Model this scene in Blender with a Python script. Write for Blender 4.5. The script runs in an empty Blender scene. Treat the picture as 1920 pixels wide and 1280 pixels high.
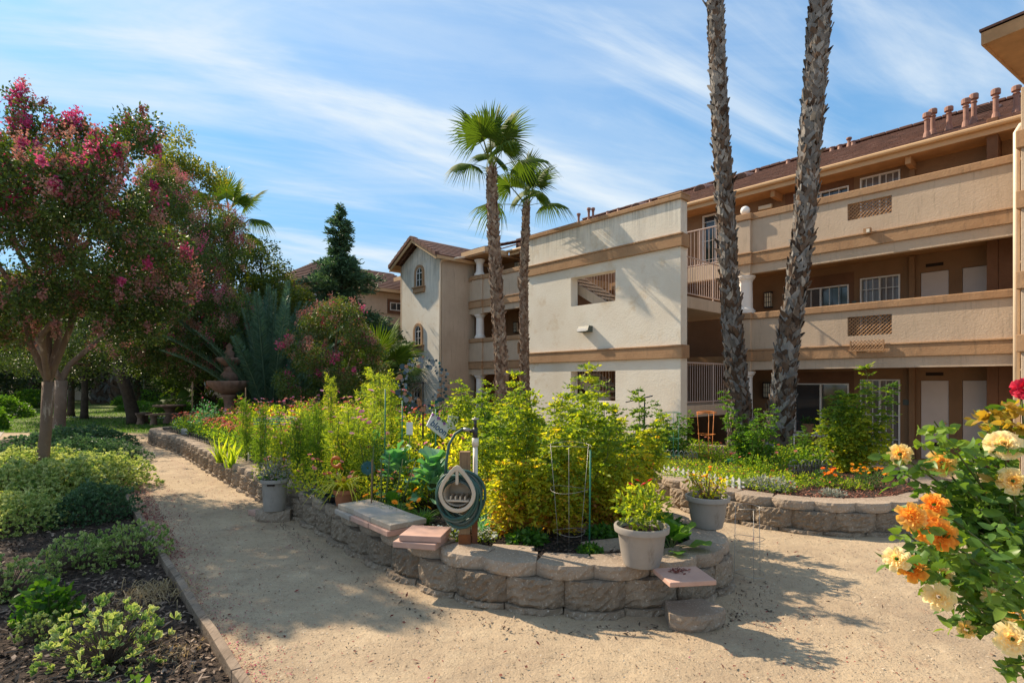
import bpy, math, random
import numpy as np
from mathutils import Vector, Matrix
rad = math.radians
random.seed(7); R = np.random.default_rng(11)
SC = bpy.context.scene; COL = SC.collection
# ---------------------------------------------------------------- camera, sky, sun, exposure
CAMZ, F = 1.75, 1030.0
cd = bpy.data.cameras.new('camera'); cam = bpy.data.objects.new('camera', cd); COL.objects.link(cam)
cam.location = (0, 0, CAMZ); cam.rotation_euler = (rad(90), 0, 0)
cd.sensor_width = 36; cd.lens = F/1920*36; cd.shift_y = 76/1920; cd.clip_end = 2000; cd.clip_start = .05
SC.camera = cam
SUN_EL, SUN_AZ = rad(40), math.atan2(-.81, .586)
SUNV = Vector((math.sin(SUN_AZ)*math.cos(SUN_EL), math.cos(SUN_AZ)*math.cos(SUN_EL), math.sin(SUN_EL)))
sl = bpy.data.lights.new('sun', 'SUN'); sl.energy = 5.0; sl.angle = rad(.6); sl.color = (1, .83, .62)
so = bpy.data.objects.new('sun', sl); COL.objects.link(so); so.rotation_euler = SUNV.to_track_quat('Z', 'Y').to_euler()
w = bpy.data.worlds.new('World'); SC.world = w; w.use_nodes = True
nt = w.node_tree; nt.nodes.clear(); N = nt.nodes.new; L = nt.links.new
out = N('ShaderNodeOutputWorld'); bg = N('ShaderNodeBackground'); L(bg.outputs[0], out.inputs[0])
sky = N('ShaderNodeTexSky'); sky.sky_type = 'NISHITA'; sky.sun_disc = False
sky.sun_elevation = SUN_EL; sky.sun_rotation = SUN_AZ; sky.ozone_density = 3.0; sky.dust_density = .6; sky.air_density = 1.0
tc = N('ShaderNodeTexCoord'); sep = N('ShaderNodeSeparateXYZ'); L(tc.outputs['Generated'], sep.inputs[0])
def wm(op, a, b=None):
    n = N('ShaderNodeMath'); n.operation = op
    for i, v in enumerate((a, b)):
        if v is None: continue
        if isinstance(v, (int, float)): n.inputs[i].default_value = v
        else: L(v, n.inputs[i])
    return n.outputs[0]
zz = wm('ADD', wm('MAXIMUM', sep.outputs[2], 0), .12)
cx, cy = wm('DIVIDE', sep.outputs[0], zz), wm('DIVIDE', sep.outputs[1], zz)
cmb = N('ShaderNodeCombineXYZ'); L(cx, cmb.inputs[0]); L(cy, cmb.inputs[1])
def cloud(rot, sx, sy, scale, lo, hi, dist, seed):
    mp = N('ShaderNodeMapping'); mp.vector_type = 'TEXTURE'; mp.inputs['Rotation'].default_value = (0, 0, rad(rot)); mp.inputs['Scale'].default_value = (1/sx, 1/sy, 1); mp.inputs['Location'].default_value = (seed, seed*.7, 0)
    L(cmb.outputs[0], mp.inputs[0])
    no = N('ShaderNodeTexNoise'); no.inputs['Scale'].default_value = scale; no.inputs['Detail'].default_value = 9; no.inputs['Roughness'].default_value = .58; no.inputs['Distortion'].default_value = dist
    L(mp.outputs[0], no.inputs['Vector'])
    mr = N('ShaderNodeMapRange'); mr.inputs['From Min'].default_value = lo; mr.inputs['From Max'].default_value = hi; mr.interpolation_type = 'SMOOTHSTEP'
    L(no.outputs[0], mr.inputs[0]); return mr.outputs[0]
c1 = cloud(24, .32, 1.15, 1.1, .43, .70, 1.5, 5.3)
c2 = cloud(13, .42, 2.0, 1.6, .44, .78, .7, 2.2)
c3 = cloud(40, .5, .8, .8, .34, .72, .6, 7.7)
cl = wm('MINIMUM', wm('ADD', wm('ADD', wm('MULTIPLY', c1, .70), wm('MULTIPLY', c2, .32)), wm('MULTIPLY', c3, .42)), .92)
hz = N('ShaderNodeMapRange'); hz.inputs['From Min'].default_value = 0; hz.inputs['From Max'].default_value = .5; hz.inputs['To Min'].default_value = .75; hz.inputs['To Max'].default_value = 0
L(sep.outputs[2], hz.inputs[0])
mixh = N('ShaderNodeMixRGB'); mixh.inputs[2].default_value = (2.2, 3.4, 4.2, 1); L(wm('MULTIPLY', hz.outputs[0], 1.0), mixh.inputs[0])
hs = N('ShaderNodeHueSaturation'); hs.inputs['Saturation'].default_value = 1.3; hs.inputs['Value'].default_value = 1.25; L(sky.outputs[0], hs.inputs['Color'])
gm = N('ShaderNodeGamma'); gm.inputs[1].default_value = .62; L(hs.outputs[0], gm.inputs[0]); sc_ = N('ShaderNodeMixRGB'); sc_.blend_type = 'MULTIPLY'; sc_.inputs[0].default_value = 1; sc_.inputs[2].default_value = (.52, 1.16, 1.62, 1); L(gm.outputs[0], sc_.inputs[1]); L(sc_.outputs[0], mixh.inputs[1])
mixc = N('ShaderNodeMixRGB'); mixc.inputs[2].default_value = (4.5, 5.0, 5.4, 1); L(cl, mixc.inputs[0]); mixp = N('ShaderNodeMixRGB'); mixp.inputs[0].default_value = .14; mixp.inputs[2].default_value = (2.6, 4.3, 5.2, 1); L(mixh.outputs[0], mixp.inputs[1]); L(mixp.outputs[0], mixc.inputs[1])
L(mixc.outputs[0], bg.inputs[0]); bg.inputs[1].default_value = .11
SC.view_settings.view_transform = 'Standard'; SC.view_settings.look = 'None'; SC.view_settings.exposure = .74; SC.view_settings.gamma = 1
SC.render.engine = 'CYCLES'; SC.cycles.use_denoising = True
SC.cycles.max_bounces = 8; SC.cycles.diffuse_bounces = 4; SC.cycles.transparent_max_bounces = 8; SC.cycles.sample_clamp_indirect = 6
# ---------------------------------------------------------------- helpers
def W(px, py, Y): return Vector(((px-960)/F*Y, Y, CAMZ-(py-716)/F*Y))
def G(px, py, z=0.0):
    Y = F*(CAMZ-z)/(py-716); return Vector(((px-960)/F*Y, Y, z))
def S(px, n):
    u = (px-960)/F; return n*(.674*u-.7385)/(.674+.7385*u)
def tag(o, label, cat=None, group=None, kind=None):
    if label: o['label'] = label
    if cat: o['category'] = cat
    if group: o['group'] = group
    if kind: o['kind'] = kind
    return o
def empty(name, loc=(0, 0, 0), rz=0, label=None, cat=None, group=None, kind=None, sc=1):
    o = bpy.data.objects.new(name, None); COL.objects.link(o); o.location = loc; o.rotation_euler = (0, 0, rz); o.empty_display_size = .2
    o.scale = (sc, sc, sc) if not hasattr(sc, '__len__') else sc
    return tag(o, label, cat, group, kind)
def link(name, me, m=None, parent=None, bevel=0, smooth=False):
    o = bpy.data.objects.new(name, me); COL.objects.link(o)
    if m is not None and not me.materials: me.materials.append(m)
    if parent is not None: o.parent = parent
    if bevel:
        b = o.modifiers.new('b', 'BEVEL'); b.width = bevel; b.segments = 2; b.limit_method = 'ANGLE'; b.angle_limit = rad(50)
    if smooth: me.polygons.foreach_set('use_smooth', [True]*len(me.polygons))
    return o
def clone(o, parent=None, loc=None, rz=None, sc=None, label=None, group=None, cat=None):
    c = o.copy(); COL.objects.link(c)
    if parent is not None: c.parent = parent
    for ch in o.children: clone(ch, c)
    if loc is not None: c.location = loc
    if rz is not None: c.rotation_euler = (0, 0, rz)
    if sc is not None: c.scale = (sc, sc, sc) if not hasattr(sc, '__len__') else sc
    if label: c['label'] = label
    if cat: c['category'] = cat
    if group: c['group'] = group
    return c
def npmesh(name, V, T, tint=None):
    V = np.asarray(V, np.float32); T = np.asarray(T, np.int32); k = T.shape[1]
    me = bpy.data.meshes.new(name); me.vertices.add(len(V)); me.vertices.foreach_set('co', V.ravel())
    me.loops.add(T.size); me.loops.foreach_set('vertex_index', T.ravel())
    me.polygons.add(len(T)); me.polygons.foreach_set('loop_start', np.arange(0, T.size, k, dtype=np.int32)); me.polygons.foreach_set('loop_total', np.full(len(T), k, np.int32))
    me.update(calc_edges=True)
    if tint is not None:
        a = me.attributes.new('tint', 'FLOAT', 'POINT'); a.data.foreach_set('value', np.asarray(tint, np.float32))
    return me
class MB:
    def __init__(s): s.v = []; s.f = []; s.t = []
    def add(s, vs, fs, t=.5):
        b = len(s.v); s.v += [tuple(v) for v in vs]; s.f += [tuple(i+b for i in f) for f in fs]; s.t += [t]*len(vs); return s
    def box(s, x0, x1, y0, y1, z0, z1, t=.5):
        return s.add([(x0,y0,z0),(x1,y0,z0),(x1,y1,z0),(x0,y1,z0),(x0,y0,z1),(x1,y0,z1),(x1,y1,z1),(x0,y1,z1)],
                     [(0,3,2,1),(4,5,6,7),(0,1,5,4),(1,2,6,5),(2,3,7,6),(3,0,4,7)], t)
    def tube(s, pts, r, n=6, t=.5, caps=True):
        pts = [Vector(p) for p in pts]; rs = r if hasattr(r, '__len__') else [r]*len(pts)
        rings = []; up = None
        for i, p in enumerate(pts):
            d = (pts[min(i+1, len(pts)-1)]-pts[max(i-1, 0)])
            if d.length < 1e-6: d = Vector((0, 0, 1))
            d.normalize()
            if up is None: up = Vector((1, 0, 0)) if abs(d.x) < .8 else Vector((0, 1, 0))
            a = d.cross(up); 
            if a.length < 1e-4: a = d.orthogonal()
            a.normalize(); up = a.cross(d)
            rings.append([p+(a*math.cos(q*2*math.pi/n)+up*math.sin(q*2*math.pi/n))*rs[i] for q in range(n)])
        vs = [v for ring in rings for v in ring]; fs = []
        for i in range(len(pts)-1):
            for q in range(n): fs.append((i*n+q, i*n+(q+1) % n, (i+1)*n+(q+1) % n, (i+1)*n+q))
        if caps: fs.append(tuple(range(n-1, -1, -1))); fs.append(tuple((len(pts)-1)*n+q for q in range(n)))
        return s.add(vs, fs, t)
    def lathe(s, prof, n=24, c=(0, 0, 0), t=.5, wob=None):
        vs = []; fs = []
        for i, (r, z) in enumerate(prof):
            for q in range(n):
                a = q*2*math.pi/n; rr = r if wob is None else r*(1+wob(i, a)); vs.append((c[0]+rr*math.cos(a), c[1]+rr*math.sin(a), c[2]+z))
        for i in range(len(prof)-1):
            for q in range(n): fs.append((i*n+q, i*n+(q+1) % n, (i+1)*n+(q+1) % n, (i+1)*n+q))
        if prof[0][0] > 1e-4: fs.append(tuple(range(n-1, -1, -1)))
        if prof[-1][0] > 1e-4: fs.append(tuple((len(prof)-1)*n+q for q in range(n)))
        return s.add(vs, fs, t)
    def ball(s, c, r, n=10, t=.5, sz=1):
        prof = [(max(r*math.sin(math.pi*i/(n//2+1)), 1e-5), -r*sz*math.cos(math.pi*i/(n//2+1))) for i in range(n//2+2)]
        return s.lathe(prof, n, c, t)
    def prism(s, poly, z0, z1, t=.5):
        n = len(poly); vs = [(x, y, z0) for x, y in poly]+[(x, y, z1) for x, y in poly]
        return s.add(vs, [tuple(range(n-1, -1, -1)), tuple(range(n, 2*n))]+[(i, (i+1) % n, n+(i+1) % n, n+i) for i in range(n)], t)
    def build(s, name, m, parent=None, bevel=0, smooth=False):
        me = bpy.data.meshes.new(name); me.from_pydata(s.v, [], s.f); me.update()
        a = me.attributes.new('tint', 'FLOAT', 'POINT'); a.data.foreach_set('value', s.t)
        return link(name, me, m, parent, bevel, smooth)
# ---------------------------------------------------------------- materials
def mat(name, col, rough=.85, spec=.3, metal=0, var=None, bump=None, col2=None, extra=None, tint=None, coords='Object'):
    """var=(scale, detail): noise between col and col2; bump=[(scale,strength,dist)...]; extra=(scale, lo, hi, colour) spots or stains"""
    m = bpy.data.materials.new(name); m.use_nodes = True; nt = m.node_tree; N = nt.nodes.new; L = nt.links.new
    b = nt.nodes['Principled BSDF']; b.inputs['Roughness'].default_value = rough; b.inputs['Specular IOR Level'].default_value = spec; b.inputs['Metallic'].default_value = metal
    b.inputs['Base Color'].default_value = (*col, 1)
    tc = N('ShaderNodeTexCoord'); src = tc.outputs[coords]; c = None
    if var:
        n = N('ShaderNodeTexNoise'); n.inputs['Scale'].default_value = var[0]; n.inputs['Detail'].default_value = var[1]; n.inputs['Roughness'].default_value = .65; L(src, n.inputs['Vector'])
        r = N('ShaderNodeMapRange'); r.inputs['From Min'].default_value = .34; r.inputs['From Max'].default_value = .66; L(n.outputs[0], r.inputs[0])
        x = N('ShaderNodeMixRGB'); x.inputs[1].default_value = (*col, 1); x.inputs[2].default_value = (*(col2 or tuple(v*.7 for v in col)), 1); L(r.outputs[0], x.inputs[0]); c = x.outputs[0]
    if tint:
        a = N('ShaderNodeAttribute'); a.attribute_name = 'tint'; rp = N('ShaderNodeValToRGB'); el = rp.color_ramp.elements
        el[0].position = tint[0][0]; el[0].color = (*tint[0][1], 1); el[1].position = tint[-1][0]; el[1].color = (*tint[-1][1], 1)
        for p, q in tint[1:-1]: e = el.new(p); e.color = (*q, 1)
        L(a.outputs['Fac'], rp.inputs[0])
        if c is None: c = rp.outputs[0]
        else:
            x = N('ShaderNodeMixRGB'); x.blend_type = 'MULTIPLY'; x.inputs[0].default_value = 1; L(rp.outputs[0], x.inputs[1]); L(c, x.inputs[2]); c = x.outputs[0]
    for e in (extra or []):
        kind, sc, lo, hi, ec = e[:5]
        if kind == 'spot': n = N('ShaderNodeTexVoronoi'); n.inputs['Scale'].default_value = sc; o = n.outputs['Distance']
        else: n = N('ShaderNodeTexNoise'); n.inputs['Scale'].default_value = sc; n.inputs['Detail'].default_value = 8; n.inputs['Roughness'].default_value = .7; o = n.outputs[0]
        if len(e) > 5:
            mp = N('ShaderNodeMapping'); mp.inputs['Scale'].default_value = e[5]; L(src, mp.inputs[0]); L(mp.outputs[0], n.inputs['Vector'])
        else: L(src, n.inputs['Vector'])
        r = N('ShaderNodeMapRange'); r.inputs['From Min'].default_value = lo; r.inputs['From Max'].default_value = hi; L(o, r.inputs[0]); f = r.outputs[0]
        if len(e) > 6:   # limited to a height band (zmin,zmax): weather streaks under a coping
            sp = N('ShaderNodeSeparateXYZ'); L(src, sp.inputs[0]); r2 = N('ShaderNodeMapRange'); r2.inputs['From Min'].default_value = e[6][0]; r2.inputs['From Max'].default_value = e[6][1]; L(sp.outputs[2], r2.inputs[0])
            mm = N('ShaderNodeMath'); mm.operation = 'MULTIPLY'; L(f, mm.inputs[0]); L(r2.outputs[0], mm.inputs[1]); f = mm.outputs[0]
        x = N('ShaderNodeMixRGB'); x.inputs[2].default_value = (*ec, 1); L(f, x.inputs[0])
        if c is None: x.inputs[1].default_value = (*col, 1)
        else: L(c, x.inputs[1])
        c = x.outputs[0]
    if c is not None: L(c, b.inputs['Base Color'])
    prev = None
    for (sc, st, di) in (bump or []):
        n = N('ShaderNodeTexNoise'); n.inputs['Scale'].default_value = sc; n.inputs['Detail'].default_value = 5; n.inputs['Roughness'].default_value = .6; L(src, n.inputs['Vector'])
        bp = N('ShaderNodeBump'); bp.inputs['Strength'].default_value = st; bp.inputs['Distance'].default_value = di; L(n.outputs[0], bp.inputs['Height'])
        if prev is not None: L(prev, bp.inputs['Normal'])
        prev = bp.outputs[0]
    if prev is not None: L(prev, b.inputs['Normal'])
    return m
def vary(m, lo, hi):   # each block of a wall differs a little in tone
    nt = m.node_tree; b = nt.nodes['Principled BSDF']; src = b.inputs['Base Color'].links[0].from_socket
    oi = nt.nodes.new('ShaderNodeObjectInfo'); r = nt.nodes.new('ShaderNodeMapRange'); r.inputs['To Min'].default_value = lo; r.inputs['To Max'].default_value = hi; nt.links.new(oi.outputs['Random'], r.inputs[0])
    h = nt.nodes.new('ShaderNodeHueSaturation'); nt.links.new(r.outputs[0], h.inputs['Value']); nt.links.new(src, h.inputs['Color']); nt.links.new(h.outputs[0], b.inputs['Base Color'])
def leafmat(name, ramp, trans=.45, rough=.5, warm=(1.25, 1.15, .35), spec=.35):
    m = mat(name, (.1, .2, .05), rough, spec, tint=ramp); nt = m.node_tree; b = nt.nodes['Principled BSDF']; o = nt.nodes['Material Output']
    src = b.inputs['Base Color'].links[0].from_socket
    x = nt.nodes.new('ShaderNodeMixRGB'); x.blend_type = 'MULTIPLY'; x.inputs[0].default_value = 1; x.inputs[2].default_value = (*[v*1.5 for v in warm], 1); nt.links.new(src, x.inputs[1])
    t = nt.nodes.new('ShaderNodeBsdfTranslucent'); nt.links.new(x.outputs[0], t.inputs[0])
    ms = nt.nodes.new('ShaderNodeMixShader'); ms.inputs[0].default_value = trans; nt.links.new(b.outputs[0], ms.inputs[1]); nt.links.new(t.outputs[0], ms.inputs[2]); nt.links.new(ms.outputs[0], o.inputs[0])
    return m
STUC = [(22, .55, .012), (90, .4, .004)]
M = dict(
 dirt=mat('dirt', (.46, .355, .235), .95, .15, var=(1.1, 8), col2=(.33, .25, .17), bump=[(4, .6, .05), (14, .5, .02), (60, .8, .012), (220, .7, .006)],
          extra=[('noise', 3.5, .52, .72, (.54, .43, .29)), ('noise', 7, .54, .68, (.37, .285, .19)), ('noise', 38, .58, .66, (.25, .18, .12)), ('noise', 110, .60, .65, (.62, .55, .44)), ('noise', 140, .60, .66, (.20, .145, .10)), ('noise', 1.3, .60, .78, (.30, .17, .11))]),
 mulch=mat('dark_mulch', (.085, .062, .048), .95, .2, var=(30, 6), col2=(.03, .022, .018), bump=[(45, 1, .03), (130, .8, .01)], extra=[('noise', 60, .62, .68, (.19, .14, .10))]),
 blackmulch=mat('black_mulch', (.035, .028, .024), .9, .3, var=(40, 6), col2=(.012, .010, .009), bump=[(60, 1, .03)]),
 grass=mat('lawn', (.075, .13, .022), .9, .2, var=(2.2, 8), col2=(.14, .17, .04), bump=[(70, .9, .03)], extra=[('noise', 1.1, .58, .75, (.30, .25, .11))]),
 concrete=mat('walk_concrete', (.42, .37, .32), .9, .2, var=(3, 6), col2=(.33, .29, .25), bump=[(90, .3, .004)]),
 stucco_white=mat('pale_stucco', (.74, .70, .61), .92, .15, var=(1.1, 6), col2=(.68, .62, .52), bump=STUC,
     extra=[('noise', 2.2, .46, .68, (.36, .35, .31), (6, 6, .35), (5.35, 6.35)), ('noise', 1.6, .55, .7, (.60, .50, .37), (1, 1, 1))]),
 stucco=mat('beige_stucco', (.54, .43, .325), .92, .15, var=(.9, 6), col2=(.46, .36, .265), bump=[(26, .5, .013), (80, .4, .004)], extra=[('noise', 2.6, .54, .74, (.36, .29, .22), (5, 5, .45))]),
 stucco_tan=mat('tan_stucco_trim', (.41, .26, .15), .92, .15, var=(2, 6), col2=(.34, .205, .115), bump=STUC, extra=[('noise', 2.4, .54, .72, (.24, .16, .10), (4, 4, .8))]),
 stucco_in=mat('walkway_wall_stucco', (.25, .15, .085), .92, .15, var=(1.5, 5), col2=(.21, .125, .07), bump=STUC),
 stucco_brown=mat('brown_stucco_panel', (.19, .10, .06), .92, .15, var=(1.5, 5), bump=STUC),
 tile=mat('roof_tile', (.19, .095, .068), .85, .25, var=(2.5, 6), col2=(.115, .062, .048), bump=[(30, .5, .01)], extra=[('noise', 9, .6, .7, (.27, .16, .12))]),
 fascia=mat('fascia_paint', (.56, .37, .20), .6, .35, var=(2, 4), col2=(.50, .32, .17)),
 soffit=mat('soffit_paint', (.48, .28, .14), .8, .2, var=(2, 4)),
 white=mat('white_paint', (.74, .72, .69), .6, .35, var=(3, 4), col2=(.72, .70, .67), bump=[(60, .1, .003)]),
 cream_metal=mat('downspout_cream', (.74, .62, .47), .45, .5, var=(3, 4), col2=(.70, .57, .42)),
 rail=mat('railing_pinkish_paint', (.47, .36, .31), .5, .4),
 frame=mat('window_frame_white', (.70, .70, .68), .5, .4),
 glass=mat('window_glass', (.025, .03, .036), .06, .9),
 screen=mat('curtained_glass', (.20, .17, .155), .12, .6, var=(2, 4)),
 door=mat('door_paint', (.56, .49, .45), .55, .35, var=(2, 3), col2=(.52, .45, .41)),
 dark=mat('dark_vent', (.03, .022, .018), .9, .1),
 brass=mat('brass', (.65, .47, .2), .3, .5, 1),
 black=mat('black_metal', (.02, .02, .022), .45, .5),
 lamp=mat('lamp_glass', (.75, .68, .52), .3, .5), globe=mat('globe_glass', (.85, .82, .77), .25, .5),
 bronze=mat('bronze_fixture', (.07, .085, .07), .5, .5),
 plastic_black=mat('black_plastic', (.022, .024, .028), .4, .4, bump=[(20, .4, .01)]),
 pipe=mat('painted_vent_pipe', (.33, .16, .11), .6, .4, var=(8, 4)),
 block=mat('split_face_block', (.31, .245, .18), .95, .15, var=(5, 8), col2=(.215, .165, .12), bump=[(22, 1, .03), (80, 1, .012)],
     extra=[('noise', 50, .58, .64, (.52, .45, .37)), ('noise', 95, .38, .31, (.09, .065, .05))]),
 captop=mat('cap_block', (.36, .285, .215), .95, .15, var=(3, 8), col2=(.265, .205, .155), bump=[(40, .9, .012), (130, .8, .006)],
     extra=[('noise', 55, .58, .64, (.56, .48, .40)), ('noise', 70, .40, .33, (.12, .09, .07))]),
 paver_grey=mat('grey_paver', (.44, .37, .29), .9, .2, var=(5, 7), col2=(.35, .29, .225), bump=[(120, .5, .004)], extra=[('noise', 9, .56, .7, (.52, .46, .38))]),
 paver_pink=mat('pink_paver', (.52, .33, .26), .9, .2, var=(6, 6), col2=(.45, .28, .22), bump=[(120, .5, .004)]),
 wood=mat('weathered_wood', (.30, .23, .17), .85, .2, var=(3, 7), col2=(.17, .125, .09), bump=[(30, .5, .01)], extra=[('noise', 4, .5, .62, (.10, .075, .055), (14, 1.2, 14))]),
 post=mat('post_wood', (.31, .20, .11), .85, .2, var=(4, 7), col2=(.20, .125, .07), bump=[(40, .5, .006)], extra=[('noise', 3, .52, .66, (.13, .08, .05), (16, 16, 1.2))]),
 rust=mat('rusty_metal', (.27, .10, .035), .85, .3, .3, var=(9, 6), col2=(.12, .05, .03)),
 pvc=mat('pvc_pipe', (.66, .62, .54), .5, .4, var=(8, 4), col2=(.56, .51, .42)),
 pot=mat('grey_taupe_plastic', (.32, .285, .25), .6, .35, var=(5, 6), col2=(.27, .24, .21), bump=[(40, .15, .004)], extra=[('noise', 6, .56, .72, (.20, .165, .13), (3, 3, 1))]),
 terracotta=mat('terracotta', (.42, .17, .09), .85, .2, var=(6, 6), col2=(.32, .125, .065)),
 soil=mat('potting_soil', (.045, .03, .022), .95, .1, var=(40, 5), bump=[(60, 1, .02)]),
 hose=mat('green_hose', (.022, .09, .075), .5, .4, var=(30, 3), col2=(.035, .075, .065)),
 hose2=mat('grey_green_hose', (.10, .135, .12), .45, .4),
 hanger=mat('beige_plastic', (.52, .44, .34), .45, .4, var=(6, 4), col2=(.46, .385, .29)),
 wire=mat('galvanised_wire', (.30, .29, .27), .4, .5, .7), green_wire=mat('green_coated_wire', (.02, .17, .10), .5, .4), teal_wire=mat('teal_coated_wire', (.05, .27, .26), .5, .4),
 orange_wire=mat('orange_coated_wire', (.62, .19, .03), .5, .4),
 stone=mat('fountain_stone', (.30, .19, .14), .9, .2, var=(5, 7), col2=(.19, .115, .085), bump=[(60, .5, .01)]),
 bark=mat('crape_bark', (.21, .145, .10), .85, .2, var=(3, 7), col2=(.13, .09, .065), bump=[(14, .5, .02)], extra=[('noise', 2.5, .55, .62, (.36, .28, .21), (3, 3, .8))]),
 darkbark=mat('dark_bark', (.085, .062, .046), .9, .2, var=(6, 7), col2=(.045, .032, .025), bump=[(18, .8, .03)]),
 boots=mat('palm_boots', (1, 1, 1), .9, .2, tint=[(0, (.07, .045, .032)), (.25, (.15, .095, .062)), (.5, (.17, .155, .14)), (.8, (.30, .285, .27)), (1, (.42, .37, .31))], var=(7, 6), col2=(.55, .55, .55), bump=[(50, .8, .01)]),
 boots_brown=mat('brown_palm_boots', (1, 1, 1), .9, .2, tint=[(0, (.15, .075, .045)), (.5, (.27, .185, .135)), (1, (.46, .37, .29))], var=(7, 6), col2=(.55, .55, .55), bump=[(50, .8, .01)]),
 stem=mat('green_stem', (.10, .13, .04), .7, .3), drystem=mat('dry_stem', (.20, .13, .075), .85, .2), twig=mat('twig', (.14, .10, .075), .85, .2, var=(8, 4)),
)
vary(M['block'], .78, 1.18); vary(M['captop'], .84, 1.14)
# ---------------------------------------------------------------- leaf geometry
def unit(a): return a/np.maximum(np.linalg.norm(a, axis=-1, keepdims=True), 1e-9)
def leaves(P, D, Ln, Wd, tint, shape='oval', curl=.25, edge=0.0, up=None):
    """one folded, curled leaf per row: P base point, D direction"""
    n = len(P); P = np.asarray(P, float); D = unit(np.asarray(D, float)); Ln = np.broadcast_to(np.asarray(Ln, float), n)[:, None]; Wd = np.broadcast_to(np.asarray(Wd, float), n)[:, None]
    rv = R.normal(size=(n, 3)) if up is None else up+R.normal(size=(n, 3))*.35
    X = unit(np.cross(D, rv)); U = unit(np.cross(X, D)); tint = np.broadcast_to(np.asarray(tint, float), n)
    if shape == 'dia':
        a = P; b = P+D*Ln*.45+X*Wd*.5+U*Wd*.12; c = P+D*Ln-U*Ln*curl*.6; d = P+D*Ln*.45-X*Wd*.5+U*Wd*.12
        V = np.stack([a, b, c, d], 1).reshape(-1, 3); i = np.arange(n)[:, None]*4
        T = np.concatenate([i+[0, 1, 2], i+[0, 2, 3]], 0); return V, T, np.repeat(tint, 4)
    if shape == 'blade':
        ks = [0, .3, .6, .85, 1]; ws = [.7, 1, .8, .45, .03]; rows = []
        for k, wd in zip(ks, ws):
            c = P+D*Ln*(k-curl*.25*k*k)+np.array([0, 0, -1])*Ln*curl*k*k*k; rows += [c+X*Wd*.5*wd, c-X*Wd*.5*wd]
        V = np.stack(rows, 1).reshape(-1, 3); i = np.arange(n)[:, None]*10; T = []
        for q in range(4): T += [i+[2*q, 2*q+1, 2*q+3], i+[2*q, 2*q+3, 2*q+2]]
        return V, np.concatenate(T, 0), np.repeat(tint, 10)
    if shape == 'obo': pts = [(0, 0, 0, 0), (.35, .20, .08, 1), (.35, 0, -.02, 0), (.35, -.20, .08, 1), (.78, .46, .16, 1), (.76, 0, .0, 0), (.78, -.46, .16, 1), (1, 0, .02, 1)]
    else: pts = [(0, 0, 0, 0), (.28, .42, .10, 1), (.28, 0, -.02, 0), (.28, -.42, .10, 1), (.66, .40, .07, 1), (.66, 0, -.05, 0), (.66, -.40, .07, 1), (1, 0, -.03, 1)]
    V = np.stack([P+D*Ln*u+X*Wd*v+U*(Wd*wv-Ln*curl*u*u) for u, v, wv, e in pts], 1).reshape(-1, 3)
    i = np.arange(n)[:, None]*8
    T = np.concatenate([i+t for t in ([0, 1, 2], [0, 2, 3], [1, 4, 2], [4, 5, 2], [2, 5, 3], [5, 6, 3], [4, 7, 5], [5, 7, 6])], 0)
    tt = tint[:, None]+edge*np.array([p[3] for p in pts])[None]
    return V, T, tt.reshape(-1)
class LB:
    def __init__(s): s.V = []; s.T = []; s.t = []; s.n = 0
    def add(s, V, T, t): s.V.append(V); s.T.append(np.asarray(T)+s.n); s.t.append(t); s.n += len(V); return s
    def build(s, name, m, parent=None, smooth=False): return link(name, s.mesh(name), m, parent, smooth=smooth)
    def mesh(s, name): return npmesh(name, np.concatenate(s.V), np.concatenate(s.T), np.clip(np.concatenate(s.t), 0, 1))
def sph(n, r=1.0): return unit(R.normal(size=(n, 3)))*r
def inball(n, pw=1/3): return unit(R.normal(size=(n, 3)))*(R.random((n, 1))**pw)
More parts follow.
